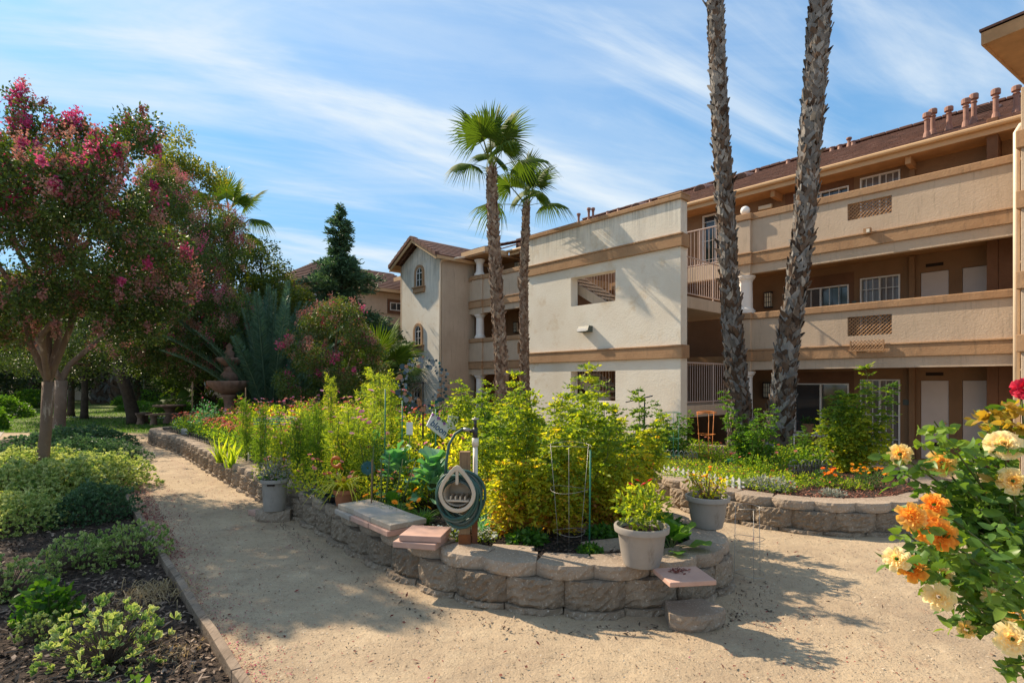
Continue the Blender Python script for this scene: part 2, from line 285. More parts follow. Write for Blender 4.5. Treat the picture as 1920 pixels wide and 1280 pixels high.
LM = dict(
 crape=leafmat('crape_leaf', [(0, (.035, .055, .018)), (.45, (.055, .105, .022)), (.75, (.11, .17, .035)), (1, (.20, .14, .05))], .28),
 pink=leafmat('crape_flower', [(0, (.32, .03, .11)), (.5, (.52, .07, .22)), (1, (.70, .24, .36))], .28, .7, (1.1, .6, .7)),
 panicle=leafmat('crape_seedhead', [(0, (.20, .08, .07)), (.5, (.36, .18, .16)), (1, (.48, .28, .22))], .25, .8, (1, .7, .6)),
 tree=leafmat('tree_leaf', [(0, (.02, .04, .012)), (.5, (.045, .085, .02)), (1, (.10, .15, .03))], .35),
 darktree=leafmat('dark_tree_leaf', [(0, (.010, .022, .010)), (.5, (.022, .045, .016)), (1, (.05, .085, .025))], .25),
 yellowtree=leafmat('yellowing_tree_leaf', [(0, (.06, .10, .02)), (.6, (.14, .17, .03)), (1, (.30, .24, .03))], .45),
 conifer=leafmat('conifer_needle', [(0, (.03, .07, .04)), (.5, (.08, .15, .08)), (1, (.15, .24, .11))], .2, .6, (1, 1.1, .6)),
 palm=leafmat('palm_frond', [(0, (.03, .065, .018)), (.5, (.07, .13, .02)), (1, (.16, .20, .035))], .35, .6, spec=.15),
 datepalm=leafmat('date_palm_frond', [(0, (.05, .11, .075)), (.5, (.09, .18, .12)), (1, (.16, .26, .16))], .25, .45, (1, 1.05, .7)),
 varieg=leafmat('variegated_leaf', [(0, (.06, .12, .035)), (.35, (.13, .24, .065)), (.6, (.37, .44, .15)), (1, (.70, .70, .40))], .3, .4, (1.1, 1.1, .5)),
 bluehedge=leafmat('bluish_hedge_leaf', [(0, (.03, .07, .035)), (.5, (.07, .14, .07)), (1, (.18, .26, .15))], .3, .45, (1, 1.1, .6)),
 green=leafmat('bright_green_leaf', [(0, (.03, .09, .015)), (.5, (.06, .16, .02)), (1, (.14, .26, .04))], .45),
 tomato=leafmat('tomato_leaf', [(0, (.06, .14, .025)), (.3, (.16, .25, .03)), (.6, (.36, .42, .035)), (.8, (.58, .47, .035)), (.9, (.48, .22, .05)), (1, (.27, .13, .05))], .56, .6, (1.2, 1.1, .3)),
 garden=leafmat('garden_leaf', [(0, (.05, .13, .02)), (.45, (.13, .25, .035)), (.75, (.34, .42, .04)), (1, (.60, .56, .06))], .55, .6, spec=.2),
 feather=leafmat('feathery_leaf', [(0, (.05, .13, .02)), (.5, (.16, .27, .035)), (1, (.46, .50, .06))], .5, .6, spec=.2),
 cabbage=leafmat('blue_green_cabbage_leaf', [(0, (.06, .19, .12)), (.5, (.14, .32, .20)), (1, (.34, .50, .30))], .3, .4, (1, 1.3, .35)),
 strappy=leafmat('yellow_strap_leaf', [(0, (.12, .22, .02)), (.5, (.36, .40, .03)), (1, (.58, .50, .05))], .45, .4),
 silver=leafmat('silver_leaf', [(0, (.14, .17, .13)), (.5, (.30, .31, .26)), (1, (.36, .26, .20))], .2, .7, (1, 1, .8)),
 rose=leafmat('rose_leaf', [(0, (.045, .11, .03)), (.5, (.10, .20, .035)), (.85, (.20, .30, .04)), (1, (.38, .24, .04))], .42, .38),
 rosebloom=leafmat('rose_petal', [(0, (.80, .30, .03)), (.35, (.86, .45, .07)), (.7, (.88, .64, .20)), (1, (.90, .80, .48))], .35, .6, (1, .85, .5), .2),
 redbloom=leafmat('red_petal', [(0, (.45, .01, .03)), (1, (.65, .03, .08))], .3, .6, (1, .4, .4)),
 petal=leafmat('mixed_petal', [(0, (.50, .03, .08)), (.25, (.66, .20, .11)), (.5, (.72, .30, .20)), (.75, (.66, .20, .38)), (1, (.72, .42, .60))], .3, .7, (1, .7, .6)),
 orange=leafmat('orange_petal', [(0, (.75, .16, .01)), (.5, (.85, .33, .01)), (1, (.88, .52, .03))], .3, .6, (1, .8, .4)),
 whitep=leafmat('white_petal', [(0, (.55, .58, .45)), (1, (.82, .82, .76))], .3, .7, (1, 1, .9)),
 chip=mat('bark_chips', (1, 1, 1), .95, .2, tint=[(0, (.02, .015, .012)), (.5, (.07, .048, .036)), (.75, (.16, .115, .085)), (1, (.34, .26, .20))]),
 redchip=mat('red_bark_chips', (1, 1, 1), .95, .2, tint=[(0, (.09, .03, .02)), (.6, (.24, .085, .055)), (1, (.36, .18, .12))]),
 litter=mat('fallen_petals', (1, 1, 1), .9, .2, tint=[(0, (.11, .045, .03)), (.4, (.24, .055, .045)), (.75, (.34, .035, .07)), (1, (.50, .06, .20))]),
 dry=leafmat('dry_grass_blade', [(0, (.30, .22, .12)), (1, (.50, .40, .25))], .3, .8, (1, .9, .6)),
)
SHARE = {}
def tree(name, label, cat, base, clumps, trunk_r, fork_h, leafm, bark, lsz=.07, dens=420, up=.3, fl=None, pan=None, lean=(0, 0), group=None, tops=None, tint0=.45, parts=True, shape='dia', fill=.5, rsc=1.0, limbs=3):
    """trunk + branching limbs that reach every clump; crown = leaves in the clumps. clumps: (x,y,z,r) world"""
    base = Vector(base); root = empty(name, base, 0, label, cat, group)
    fork = Vector((lean[0], lean[1], fork_h)); cs = [(Vector(c[:3])-base, c[3]) for c in clumps]
    b = MB(); k = 9
    b.tube([Vector((0, 0, -.1)), Vector((lean[0]*.1, lean[1]*.1, fork_h*.12)), Vector((lean[0]*.45+.03, lean[1]*.45, fork_h*.5)), fork], [trunk_r*1.35, trunk_r*1.02, trunk_r*.86, trunk_r*.9], 10)
    cen = sum((c for c, r in cs), Vector())/len(cs)
    nodes = [(fork, trunk_r*.5, fork-Vector((lean[0]*.5, lean[1]*.5, fork_h*.5)))]
    for i in range(limbs):  # main limbs
        a = i*2*math.pi/limbs+.6; far = max(cs, key=lambda q: (q[0]-fork).normalized().dot(Vector((math.cos(a), math.sin(a), .8)).normalized())*(q[0]-fork).length**.5)[0]
        prev = fork; pr = trunk_r*.55
        for q in range(1, 6):
            f = q/6; p = fork.lerp(far, f)+Vector((random.uniform(-1, 1), random.uniform(-1, 1), 0))*.04*(far-fork).length+Vector((0, 0, math.sin(f*math.pi)*.10*(far-fork).length))
            r2 = trunk_r*.55*(1-f*.8); b.tube([prev, p], [pr, r2], 7, caps=False); nodes.append((p, r2, prev)); prev = p; pr = r2
    for c, r in sorted(cs, key=lambda q: (q[0]-fork).length):
        nd = min(nodes, key=lambda n: (n[0]-c).length+(.6*max(0, n[0].z-c.z)))
        p0, r0, _ = nd; d = c-p0; mid = p0+d*.5+Vector((random.uniform(-.1, .1), random.uniform(-.1, .1), .08))*d.length
        r1 = min(r0*.7, max(.012, trunk_r*.2)); b.tube([p0, mid, c], [r1, r1*.75, r1*.5], 5, caps=False)
        nodes.append((mid, r1*.75, p0)); nodes.append((c, r1*.5, mid))
        for _ in range(3):
            e = c+Vector(sph(1)[0])*r*.85; b.tube([c, c.lerp(e, .5)+Vector((0, 0, .05*r)), e], [r1*.42, r1*.3, .004], 4, caps=False)
    b.build('trunk', bark, root, smooth=True)
    lb = LB(); fb = LB(); pb = LB()
    for c, r in cs:
        n = int(3.9*dens*r*r/(lsz/.07)**2); q = inball(n, .42)*r*rsc; q[:, 2] *= .8; q += (R.normal(size=(n, 3))*.08*r)
        P = q*.88+np.array(c); D = unit(q)*.7+R.normal(size=(n, 3))*.8; D[:, 2] += up-.3
        lb.add(*leaves(P, D, lsz*R.uniform(.7, 1.3, n), lsz*.55, np.clip(tint0+R.normal(size=n)*.2+R.normal()*.1, 0, 1), shape))
    lb.build('crown', leafm, root)
    for spec, tgt, mname in ((fl, fb, 'pink'), (pan, pb, 'panicle')):
        if not spec: continue
        for (x, y, z, rr, m) in spec:
            o = np.array(Vector((x, y, z))-base); q = R.normal(size=(m, 3))*rr*np.array([.34, .34, .5]); d = sph(m); tgt.add(*leaves(q+o, d, .055*R.uniform(.5, 1.1, m)*(1.0 if mname == 'pink' else .95), .045 if mname == 'pink' else .035, np.clip(.5+R.normal()*.25+R.normal(size=m)*.15, 0, 1), 'dia', .5))
    if fb.V: fb.build('flower_clusters', LM['pink'], root)
    if pb.V: pb.build('seed_clusters', LM['panicle'], root)
    return root
def inpoly(x, y, poly):
    c = False; j = len(poly)-1
    for i in range(len(poly)):
        if (poly[i][1] > y) != (poly[j][1] > y) and x < (poly[j][0]-poly[i][0])*(y-poly[i][1])/(poly[j][1]-poly[i][1])+poly[i][0]: c = not c
        j = i
    return c
def clumps_in(poly, Y0, dY, n, r0, r1, drop=0):
    xs = [p[0] for p in poly]; ys = [p[1] for p in poly]; out = []; tries = 0; cxm = (min(xs)+max(xs))/2; cym = (min(ys)+max(ys))/2
    while len(out) < n and tries < 20000:
        tries += 1; x = random.uniform(min(xs), max(xs)); y = random.uniform(min(ys), max(ys))
        if not inpoly(x, y, poly): continue
        e = math.hypot((x-cxm)/(max(xs)-min(xs))*2, (y-cym)/(max(ys)-min(ys))*2); half = dY*math.sqrt(max(.06, 1-min(1, e)**2))
        Y = Y0+random.uniform(-half, half)*(.6 if random.random() < .3 else 1); r = random.uniform(r0, r1); p = W(x, y, Y)
        if any((Vector(o[:3])-p).length < .55*min(r, o[3]) for o in out): continue
        out.append((p.x, p.y, p.z, r))
    return out
def ell_clumps(c, rx, ry, rz, n, r0, r1):
    out = []
    for q in inball(n, .45): out.append((c[0]+q[0]*rx, c[1]+q[1]*ry, c[2]+q[2]*rz, random.uniform(r0, r1)))
    return out
# ---------------------------------------------------------------- ground and the setting
def smooth01(t): t = min(1, max(0, t)); return t*t*(3-2*t)
def ground():
    xs = [-300, -150, -80, -50, -35, -25]+[x*.5 for x in range(-40, 41)]+[24, 30, 45, 80, 150, 300]
    ys = [-60, -20, -6]+[y*.5 for y in range(-4, 70)]+[38, 45, 60, 100, 200, 500]
    v = []
    for y in ys:
        for x in xs: n = .7385*x+.674*y; v.append((x, y, -.215*smooth01((n-11.6)/1.8) if x > -4 else -.215*smooth01((n-11.6)/1.8)*smooth01((x+9)/5)))
    f = [(j*len(xs)+i, j*len(xs)+i+1, (j+1)*len(xs)+i+1, (j+1)*len(xs)+i) for j in range(len(ys)-1) for i in range(len(xs)-1)]
    MB().add(v, f).build('ground', M['dirt'])['kind'] = 'structure'
ground()
def sheet(name, poly, z, m, kind='structure'):
    b = MB(); b.add([(x, y, z) for x, y in poly], [tuple(range(len(poly)))]); o = b.build(name, m); o['kind'] = kind; return o
EDGE = [(-.35, 1.7), (-1.6, 3.2), (-3.7, 5.7), (-5.8, 8.23), (-8.4, 11.6), (-11.2, 15.3), (-13.8, 18.6)]
sheet('planting_ground', [(x-.02, y) for x, y in EDGE]+[(-15.3, 18.4), (-15.6, 15), (-13, 9), (-9, 2), (-4, -1)], .006, M['mulch'])
sheet('lawn', [(-60, 19), (-13.6, 18.9), (-10.9, 18.2), (-9.8, 18.6), (-7, 20), (-5, 24), (-4, 40), (-60, 60)], .005, M['grass'])
WALK = [G(0, 850), G(35, 800), G(62, 775), G(50, 755), G(66, 741), G(90, 735)]
def walk():
    c = [Vector((-9.5, 4.5, 0)), Vector((-11.3, 9, 0)), Vector((-14.5, 14, 0)), Vector((-18.6, 18.8, 0)), Vector((-24, 25, 0)), Vector((-33, 36, 0)), Vector((-44, 52, 0)), Vector((-60, 72, 0))]
    l = []; r = []
    for i, p in enumerate(c):
        d = (c[min(i+1, len(c)-1)]-c[max(i-1, 0)]).normalized(); nn = Vector((-d.y, d.x, 0)); l.append(p+nn*.9); r.append(p-nn*.9)
    b = MB(); k = len(c); b.add([(p.x, p.y, .012) for p in l+r], [(i, k+i, k+i+1, i+1) for i in range(k-1)]); b.build('walkway', M['concrete'])['kind'] = 'structure'
walk()
b = MB(); q = [(-26, 27.5), (-17, 26.5), (-9, 25), (-9, 25.5), (-17, 27.1), (-26, 28.2)]; b.add([(x, y, .011) for x, y in q], [(0, 1, 4, 5), (1, 2, 3, 4)]); b.build('side_path', M['concrete'])['kind'] = 'structure'
q = [G(150, 764), G(350, 752)]
# wood edging
b = MB()
for i in range(1, len(EDGE)-1):
    a, c = Vector((*EDGE[i-1], 0)), Vector((*EDGE[i], 0)); 
    d = (c-a).normalized(); nn = Vector((-d.y, d.x, 0))*.028; a = a+d*.006; c = c-d*.006
    n = 10; vs = []
    for j in range(n+1):
        p = a.lerp(c, j/n); wv = random.uniform(-.004, .004)
        for s, z in ((1, -.05), (-1, -.05), (-1, .085), (1, .085)): vs.append((p.x+nn.x*s+wv, p.y+nn.y*s, z+(wv if z > 0 else 0)))
    fs = [(j*4+k, (j+1)*4+k, (j+1)*4+(k+1) % 4, j*4+(k+1) % 4) for j in range(n) for k in range(4)]+[(0, 1, 2, 3), (n*4+3, n*4+2, n*4+1, n*4)]
    b.add(vs, fs)
tag(b.build('wood_edging', M['wood'], bevel=.004), 'weathered grey timber edging board between the bark mulch and the dirt path', 'edging')
# ---------------------------------------------------------------- block retaining walls
def block_mesh(seed, w, h, d, ch=.07, rough=.016, taper=.03):
    rr = random.Random(seed); nx, nz = 15, 8 if h > .15 else 4; g = {}
    v = []; f = []
    def disp(u): return ch*abs(u)**2.6
    for j in range(nz+1):
        for i in range(nx+1):
            u = -1+2*i/nx; z = h*j/nz; e = .010 if j in (0, nz) else 0
            y = disp(u)+e+(rr.uniform(-rough, rough) if 0 < j < nz or True else 0)
            v.append((u*w/2-(0), y, z+(rr.uniform(-.004, .004) if 0 < j < nz else 0)))
    for j in range(nz):
        for i in range(nx): a = j*(nx+1)+i; f.append((a, a+1, a+nx+2, a+nx+1))
    k = len(v); v += [(-w/2+taper, d, 0), (w/2-taper, d, 0), (w/2-taper, d, h), (-w/2+taper, d, h)]
    top = [nz*(nx+1)+i for i in range(nx+1)]; bot = list(range(nx+1))
    f.append(tuple(top+[k+2, k+3])); f.append(tuple(reversed(bot))+(k, k+1)) ; f.append((k+1, k, k+3, k+2))
    f.append(tuple([k]+[j*(nx+1) for j in range(nz+1)]+[k+3])); f.append(tuple([k+2]+[j*(nx+1)+nx for j in range(nz, -1, -1)]+[k+1]))
    me = bpy.data.meshes.new('wall_block'); me.from_pydata(v, [], f); me.update(); return me
CAPM = [block_mesh(s, .446, .105, .33, .085, .006, .05) for s in range(5)]; BLKM = [block_mesh(20+s, .450, .210, .28, .07, .013) for s in range(6)]
for m_ in CAPM: m_.materials.append(M['captop'])
for m_ in BLKM: m_.materials.append(M['block'])
def resample(poly, step, off=0.0):
    pts = [Vector((x, y, 0)) for x, y in poly]; 
    # Catmull-Rom
    sm = []
    for i in range(len(pts)-1):
        p0, p1, p2, p3 = pts[max(i-1, 0)], pts[i], pts[i+1], pts[min(i+2, len(pts)-1)]
        for t in np.linspace(0, 1, 24, endpoint=False):
            sm.append(.5*((2*p1)+(p2-p0)*t+(2*p0-5*p1+4*p2-p3)*t*t+(3*p1-p0-3*p2+p3)*t**3))
    sm.append(pts[-1]); out = []; acc = off; 
    for a, b_ in zip(sm, sm[1:]):
        l = (b_-a).length
        while acc <= l: out.append((a.lerp(b_, acc/l), (b_-a).normalized())); acc += step
        acc -= l
    return out, sm
def block_wall(name, label, poly, split, ztop=.37):
    root = empty(name, (poly[0][0], poly[0][1], 0), 0, label, 'retaining wall'); base = Vector((poly[0][0], poly[0][1], 0))
    for (zlo, kind, off, push) in ((ztop-.105, 'cap', .0, .015), (ztop-.105-.214, 'wall', .23, .0)):
        pts, _ = resample(poly, .466, off)
        for i, (p, d) in enumerate(pts):
            me = random.choice(CAPM if kind == 'cap' else BLKM); inn = Vector((-d.y, d.x, 0))  # path runs with the bed on its left
            nm = 'cap_block' if kind == 'cap' else 'wall_block'
            o = link(nm, me, None, root); o.location = p-base+inn*(push+random.uniform(-.006, .006))+Vector((0, 0, zlo+random.uniform(0, .002)-(0 if kind == 'cap' else .001)))
            o.rotation_euler = (0, 0, math.atan2(d.y, d.x)+random.uniform(-.02, .02)); 
            o.scale = (1, 1, 1)
    pts, _ = resample(poly, .47, .05); V = []; T = []; mb = MB()
    for p, d in pts:
        me = random.choice(BLKM); inn = Vector((-d.y, d.x, 0)); mt = Matrix.Translation(p-base-inn*random.uniform(.012, .035)+Vector((0, 0, ztop-.105-.214*2-.002)))@Matrix.Rotation(math.atan2(d.y, d.x), 4, 'Z')
        mb.add([mt@v.co for v in me.vertices], [tuple(pl.vertices) for pl in me.polygons])
    mb.build('base_course', M['block'], root); return root
BED1 = [(-8.5, 17.6), (-10.1, 17.7), (-10.84, 16.8), (-10.3, 15.6), (-8.2, 13.45), (-6.19, 10.99), (-4.32, 8.75), (-2.71, 6.9), (-1.78, 5.74), (-1.04, 4.89), (-.51, 4.42), (-.065, 4.19), (.55, 4.07), (.98, 4.11), (1.36, 4.23), (1.68, 4.45), (1.90, 4.75), (1.96, 5.15), (1.84, 5.6), (1.55, 6.1), (1.05, 6.9), (.1, 8.1), (-1.4, 10.1), (-3.4, 12.7), (-6.2, 16), (-7.4, 17.2), (-8.5, 17.6)]
BED2 = [(1.75, 10.6), (1.78, 9.6), (1.95, 8.6), (2.19, 7.87), (2.36, 7.4), (2.7, 6.85), (3.2, 6.42), (3.70, 6.22), (4.3, 6.22), (4.85, 6.4), (5.45, 6.85), (5.95, 7.6), (6.2, 8.6), (6.1, 9.8), (5.6, 11), (4.7, 12), (3.4, 12.5), (2.3, 12.1), (1.75, 10.6)]
block_wall('retaining_wall', 'low wall of tan split face blocks around the long bed, rounded near end', BED1, 0)
block_wall('retaining_wall', 'curved low wall of tan blocks around the right bed below two tall palms', BED2, 0)
def inset(poly, d):
    c = Vector((sum(p[0] for p in poly)/len(poly), sum(p[1] for p in poly)/len(poly), 0)); _, sm = resample(poly, .5); out = []
    for i in range(0, len(sm)-1, 4):
        t = (sm[min(i+1, len(sm)-1)]-sm[i]).normalized(); out.append((sm[i].x-t.y*d, sm[i].y+t.x*d))
    return out
B1I, B2I = inset(BED1, .24), inset(BED2, .24); ZS = .315
sheet('bed_soil', B1I, ZS, M['blackmulch']); sheet('bed_soil', B2I, ZS-.01, M['mulch'])
def scatter(name, poly, n, m, z, size, kind='stuff', flat=.5, tint=None, dens=None):
    xs = [p[0] for p in poly]; ys = [p[1] for p in poly]; P = []
    while len(P) < n:
        x, y = random.uniform(min(xs), max(xs)), random.uniform(min(ys), max(ys))
        if inpoly(x, y, poly) and (dens is None or random.random() < dens(x, y)): P.append((x, y, z+random.uniform(0, .012)))
    P = np.array(P); D = R.normal(size=(n, 3)); D[:, 2] *= flat*.5; up = np.zeros((n, 3)); up[:, 2] = 1/flat
    V, T, t = leaves(P, D, size*R.uniform(.4, 1.5, n), size*R.uniform(.25, .6, n), R.random(n) if tint is None else tint(n), 'dia', .05, up=up)
    o = link(name, npmesh(name, V, T, t), m); o['kind'] = kind; return o
near = lambda x, y: min(1, (4.5/max(1, y))**1.6)
scatter('bark_mulch', [(x-.03, y) for x, y in EDGE]+[(-15.3, 18), (-13, 9), (-9, 2), (-4, 0)], 48000, LM['chip'], .012, .048, dens=lambda x, y: min(1, (4./max(1, y))**1.8), flat=.8)
scatter('black_mulch', B1I, 16000, LM['chip'], ZS+.002, .04, dens=lambda x, y: min(1, (4.6/y)**3), tint=lambda n: R.random(n)**2.2*.7)
scatter('red_mulch', B2I, 9000, LM['redchip'], ZS-.006, .04, dens=lambda x, y: min(1, (6.8/y)**3))
scatter('gravel', [(-1.5, 3), (-5.6, 8.2), (-12, 17), (-9.5, 15), (-2.6, 6.7), (-.4, 4.2), (1.2, 4), (2.2, 4.8), (2.4, 6.8), (4, 6), (8, 6), (4, 2.4), (0, 2.6)], 13000, mat('pebble', (1, 1, 1), .9, .2, tint=[(0, (.10, .07, .05)), (.5, (.32, .25, .17)), (1, (.55, .48, .38))]), .001, .016, flat=1.2, dens=near)
def edl(x, y):   # distance from the wood edging
    m = 9
    for a, c in zip(EDGE, EDGE[1:]):
        ax, ay = c[0]-a[0], c[1]-a[1]; t = max(0, min(1, ((x-a[0])*ax+(y-a[1])*ay)/(ax*ax+ay*ay))); m = min(m, math.hypot(x-a[0]-ax*t, y-a[1]-ay*t))
    return m
pp = [(x+.03, y) for x, y in EDGE]+[(-11.2, 17.9), (-7, 12.2), (-3.2, 7.3), (-1, 4.7), (1.5, 3.6), (1, 2.5)]
scatter('fallen_petals', pp, 9000, LM['litter'], .002, .017, flat=.4, dens=lambda x, y: math.exp(-edl(x, y)/.13)*(1 if 3 < y else .2)+.005)
for ww, nn_ in ((.18, 3000), (.45, 1800)): scatter('fallen_petals', [(-3.35, 5.4), (-5.77, 8.33), (-7.2, 10.1), (-7.2+ww, 10.1+ww*.6), (-5.7+ww, 8.3+ww*.7), (-3.35+ww*.6, 5.4+ww*.4)], nn_, LM['litter'], .003, .021, flat=.6, tint=lambda n: R.random(n)*.75)
scatter('fallen_petals', [(-10.7, 16.2), (-10.9, 15.8), (-8.6, 13.6), (-4.7, 8.9), (-2.9, 6.8), (-1.9, 5.6), (-2.1, 5.5), (-3.2, 6.7), (-6.7, 10.9)], 500, LM['litter'], .002, .022, flat=.4)
scatter('dry_leaf_litter', [(1, 2.4), (.9, 2.9), (1.3, 3.6), (1.8, 4.2), (2.2, 4.4), (2.6, 3.2), (2.3, 2.2)], 260, LM['litter'], .002, .024, flat=.5, tint=lambda n: R.random(n)*.5)
scatter('fallen_leaves', [(-1.5, 3), (-5.6, 8.2), (-12, 17), (-9.5, 15), (-2.6, 6.7), (-.4, 4.1), (1.2, 3.9), (2.3, 4.8), (2.4, 6.8), (4, 6), (7, 6), (3, 2.4), (0, 2.6)], 420, LM['litter'], .003, .036, flat=.9, tint=lambda n: R.random(n)*.35)
scatter('fallen_leaves', [(-1.25, 4.75), (-.6, 4.25), (.2, 3.95), (1, 3.95), (1.7, 4.25), (2.05, 4.9), (2.3, 4.8), (1.9, 4.05), (1, 3.75), (.2, 3.75), (-.7, 4.1), (-2.9, 6.6), (-2.8, 6.8)], 420, LM['chip'], .003, .030, flat=.9)
def grass():
    n = 26000; X = R.uniform(-30, -5.5, n); Y = 19+R.random(n)**1.4*16; k = [i for i in range(n) if inpoly(X[i], Y[i], [(-60, 19.1), (-13.6, 19), (-10.9, 18.3), (-9.8, 18.7), (-7, 20), (-5, 24), (-4, 40), (-60, 60)])]; P = np.stack([X[k], Y[k], np.full(len(k), .0)], 1)
    D = R.normal(size=(len(k), 3))*.35; D[:, 2] = 1; V, T, t = leaves(P, D, R.uniform(.05, .11, len(k)), .02, R.random(len(k)), 'dia', .3)
    o = link('grass', npmesh('grass', V, T, t), LM['green']); o['kind'] = 'stuff'
grass()
# ---------------------------------------------------------------- apartment building (local frame: x along the facade, y into it)
TH = math.atan2(-.7385, .674)
BLD = empty('apartment_building', (0, 0, 0), TH, 'three storey beige stucco apartment building with balconies and an outside stair tower', 'building')
def BX(name, m, boxes, parent=BLD, bevel=.012):
    b = MB()
    for q in boxes: b.box(*q)
    return b.build(name, m, parent, bevel)
PN, DN = 15.4, 17.0; SL, SR = S(1382, PN), S(1901, PN); F1, F2, F3 = -.21, 2.51, 5.22
# back walls of the walkways with real door and window openings
WIN = []   # (s0,s1,z0,z1)
sA0, sA1 = S(1489, DN), S(1592, DN); sB0, sB1 = S(1613, DN), S(1688, DN); sC0, sC1 = S(1726, DN), S(1779, DN); sD0, sD1 = S(1804, DN), S(1862, DN); s0A, s0B = S(1318, DN), S(1366, DN)
def wall_with_holes(s0, s1, n0, n1, z0, z1, holes, m, name='wall', parent=BLD):
    """vertical strips around rectangular openings"""
    xs = sorted({s0, s1, *[h[0] for h in holes], *[h[1] for h in holes]}); xs = [x for x in xs if s0 <= x <= s1]; b = MB()
    for a, c in zip(xs, xs[1:]):
        mid = (a+c)/2; hs = sorted([(h[2], h[3]) for h in holes if h[0] < mid < h[1]]); z = z0
        for p, q in hs:
            if p > z: b.box(a, c, n0, n1, z, p)
            z = q
        if z < z1: b.box(a, c, n0, n1, z, z1)
    return b.build(name, m, parent)
holes = []
for fl in (F1, F2, F3):
    dh = 1.74 if fl == F3 else 2.0; holes += [(sA0, sA1, fl+(.5 if fl == F1 else .82), fl+1.92), (sB0, sB1, fl+.02, fl+2.03), (sC0, sC1, fl+.03, fl+dh), (sD0, sD1, fl+.03, fl+dh)]
holes += [(s0A, s0B, F3+.1, F3+2.03), (-16.6, -15.9, F3+.02, F3+2.03), (-16.6, -15.9, F2+.02, F2+2.03), (-16.6, -15.9, F1+.02, F1+2.03)]
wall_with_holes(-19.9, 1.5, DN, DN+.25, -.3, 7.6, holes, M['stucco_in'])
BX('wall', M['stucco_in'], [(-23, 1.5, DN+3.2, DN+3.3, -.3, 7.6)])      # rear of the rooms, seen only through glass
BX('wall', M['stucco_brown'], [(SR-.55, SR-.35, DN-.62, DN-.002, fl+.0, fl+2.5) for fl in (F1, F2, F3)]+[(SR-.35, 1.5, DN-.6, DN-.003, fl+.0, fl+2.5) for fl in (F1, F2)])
# recess framing between the closets, vertical trim lines
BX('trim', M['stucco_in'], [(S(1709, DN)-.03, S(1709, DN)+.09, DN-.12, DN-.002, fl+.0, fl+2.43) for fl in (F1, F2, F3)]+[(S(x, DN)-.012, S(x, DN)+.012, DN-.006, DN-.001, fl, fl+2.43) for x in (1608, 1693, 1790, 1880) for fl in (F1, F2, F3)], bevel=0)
def window(s0, s1, z0, z1, nx, n=DN, glass='glass', bars=True, m='frame'):
    w_ = .035; o = BX('window', M[m], [(s0, s1, n-.03, n+.06, z0, z0+w_), (s0, s1, n-.03, n+.06, z1-w_, z1), (s0, s0+w_, n-.03, n+.06, z0+w_, z1-w_), (s1-w_, s1, n-.03, n+.06, z0+w_, z1-w_)]+([((s0+s1)/2-.02, (s0+s1)/2+.02, n-.028, n+.05, z0+w_, z1-w_)] if nx % 2 == 0 else []), bevel=0)
    BX('glass_pane', M[glass], [(s0+w_*.6, s1-w_*.6, n+.07, n+.08, z0+.01, z1-.01)], o, 0)
    if bars: BX('window_bars', M[m], [(s0+(s1-s0)*i/nx-.007, s0+(s1-s0)*i/nx+.007, n-.045, n-.031, z0+.01, z1-.01) for i in range(1, nx)]+[(s0, s1, n-.06, n-.046, zq-.007, zq+.007) for zq in np.arange(z0+.45, z1-.1, .62)], o, 0)
    return o
for fl in (F1, F2, F3):
    window(sA0, sA1, fl+(.5 if fl == F1 else .82), fl+1.92, 2 if fl == F1 else 6, bars=fl != F1)
    d = window(sB0, sB1, fl+.02, fl+2.03, 6, glass='screen'); d.name = 'security_door'
    for (a, c, hs) in ((sC0, sC1, 1), (sD0, sD1, -1)):
        dr = BX('door', M['door'], [(a+.006, c-.006, DN+.03, DN+.07, fl+.035, fl+(1.732 if fl == F3 else 1.992))], bevel=.004)
        cxx = (a+c)/2+hs*.03; BX('door_vent', M['dark'], [(cxx-.14, cxx+.14, DN+.022, DN+.029, fl+.30, fl+.46)], dr, 0)
        b = MB(); kx = (c-.07) if hs > 0 else (a+.07); b.lathe([(.012, 0), (.012, .03), (.026, .045), (.028, .06), (.015, .072)], 12); o = b.build('door_knob', M['brass'], dr, smooth=True)
        o.rotation_euler = (rad(90), 0, 0); o.location = (kx, DN+.03, fl+.95)
    BX('wall_vent', M['dark'], [(S(1736, DN), S(1769, DN), DN-.01, DN-.001, fl+2.12, fl+2.20)], bevel=0)
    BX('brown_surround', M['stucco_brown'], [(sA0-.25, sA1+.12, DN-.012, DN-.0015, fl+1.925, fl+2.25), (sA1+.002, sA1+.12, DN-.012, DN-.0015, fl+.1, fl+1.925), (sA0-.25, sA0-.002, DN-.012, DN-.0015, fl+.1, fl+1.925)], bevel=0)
for a, z0 in ((s0A, F3),): window(s0A, s0B, F3+.1, F3+2.03, 2)
for fl in (F1, F2, F3): window(-16.6, -15.9, fl+.02, fl+2.03, 4, glass='screen')
BX('number_plaque', M['bronze'], [(S(1693.5, DN), S(1706, DN), DN-.03, DN-.012, F1+1.37, F1+1.51)], bevel=.003)
BX('number_plaque', M['bronze'], [(S(1598, DN), S(1606, DN), DN-.03, DN-.012, F2+1.33, F2+1.45)], bevel=.003)
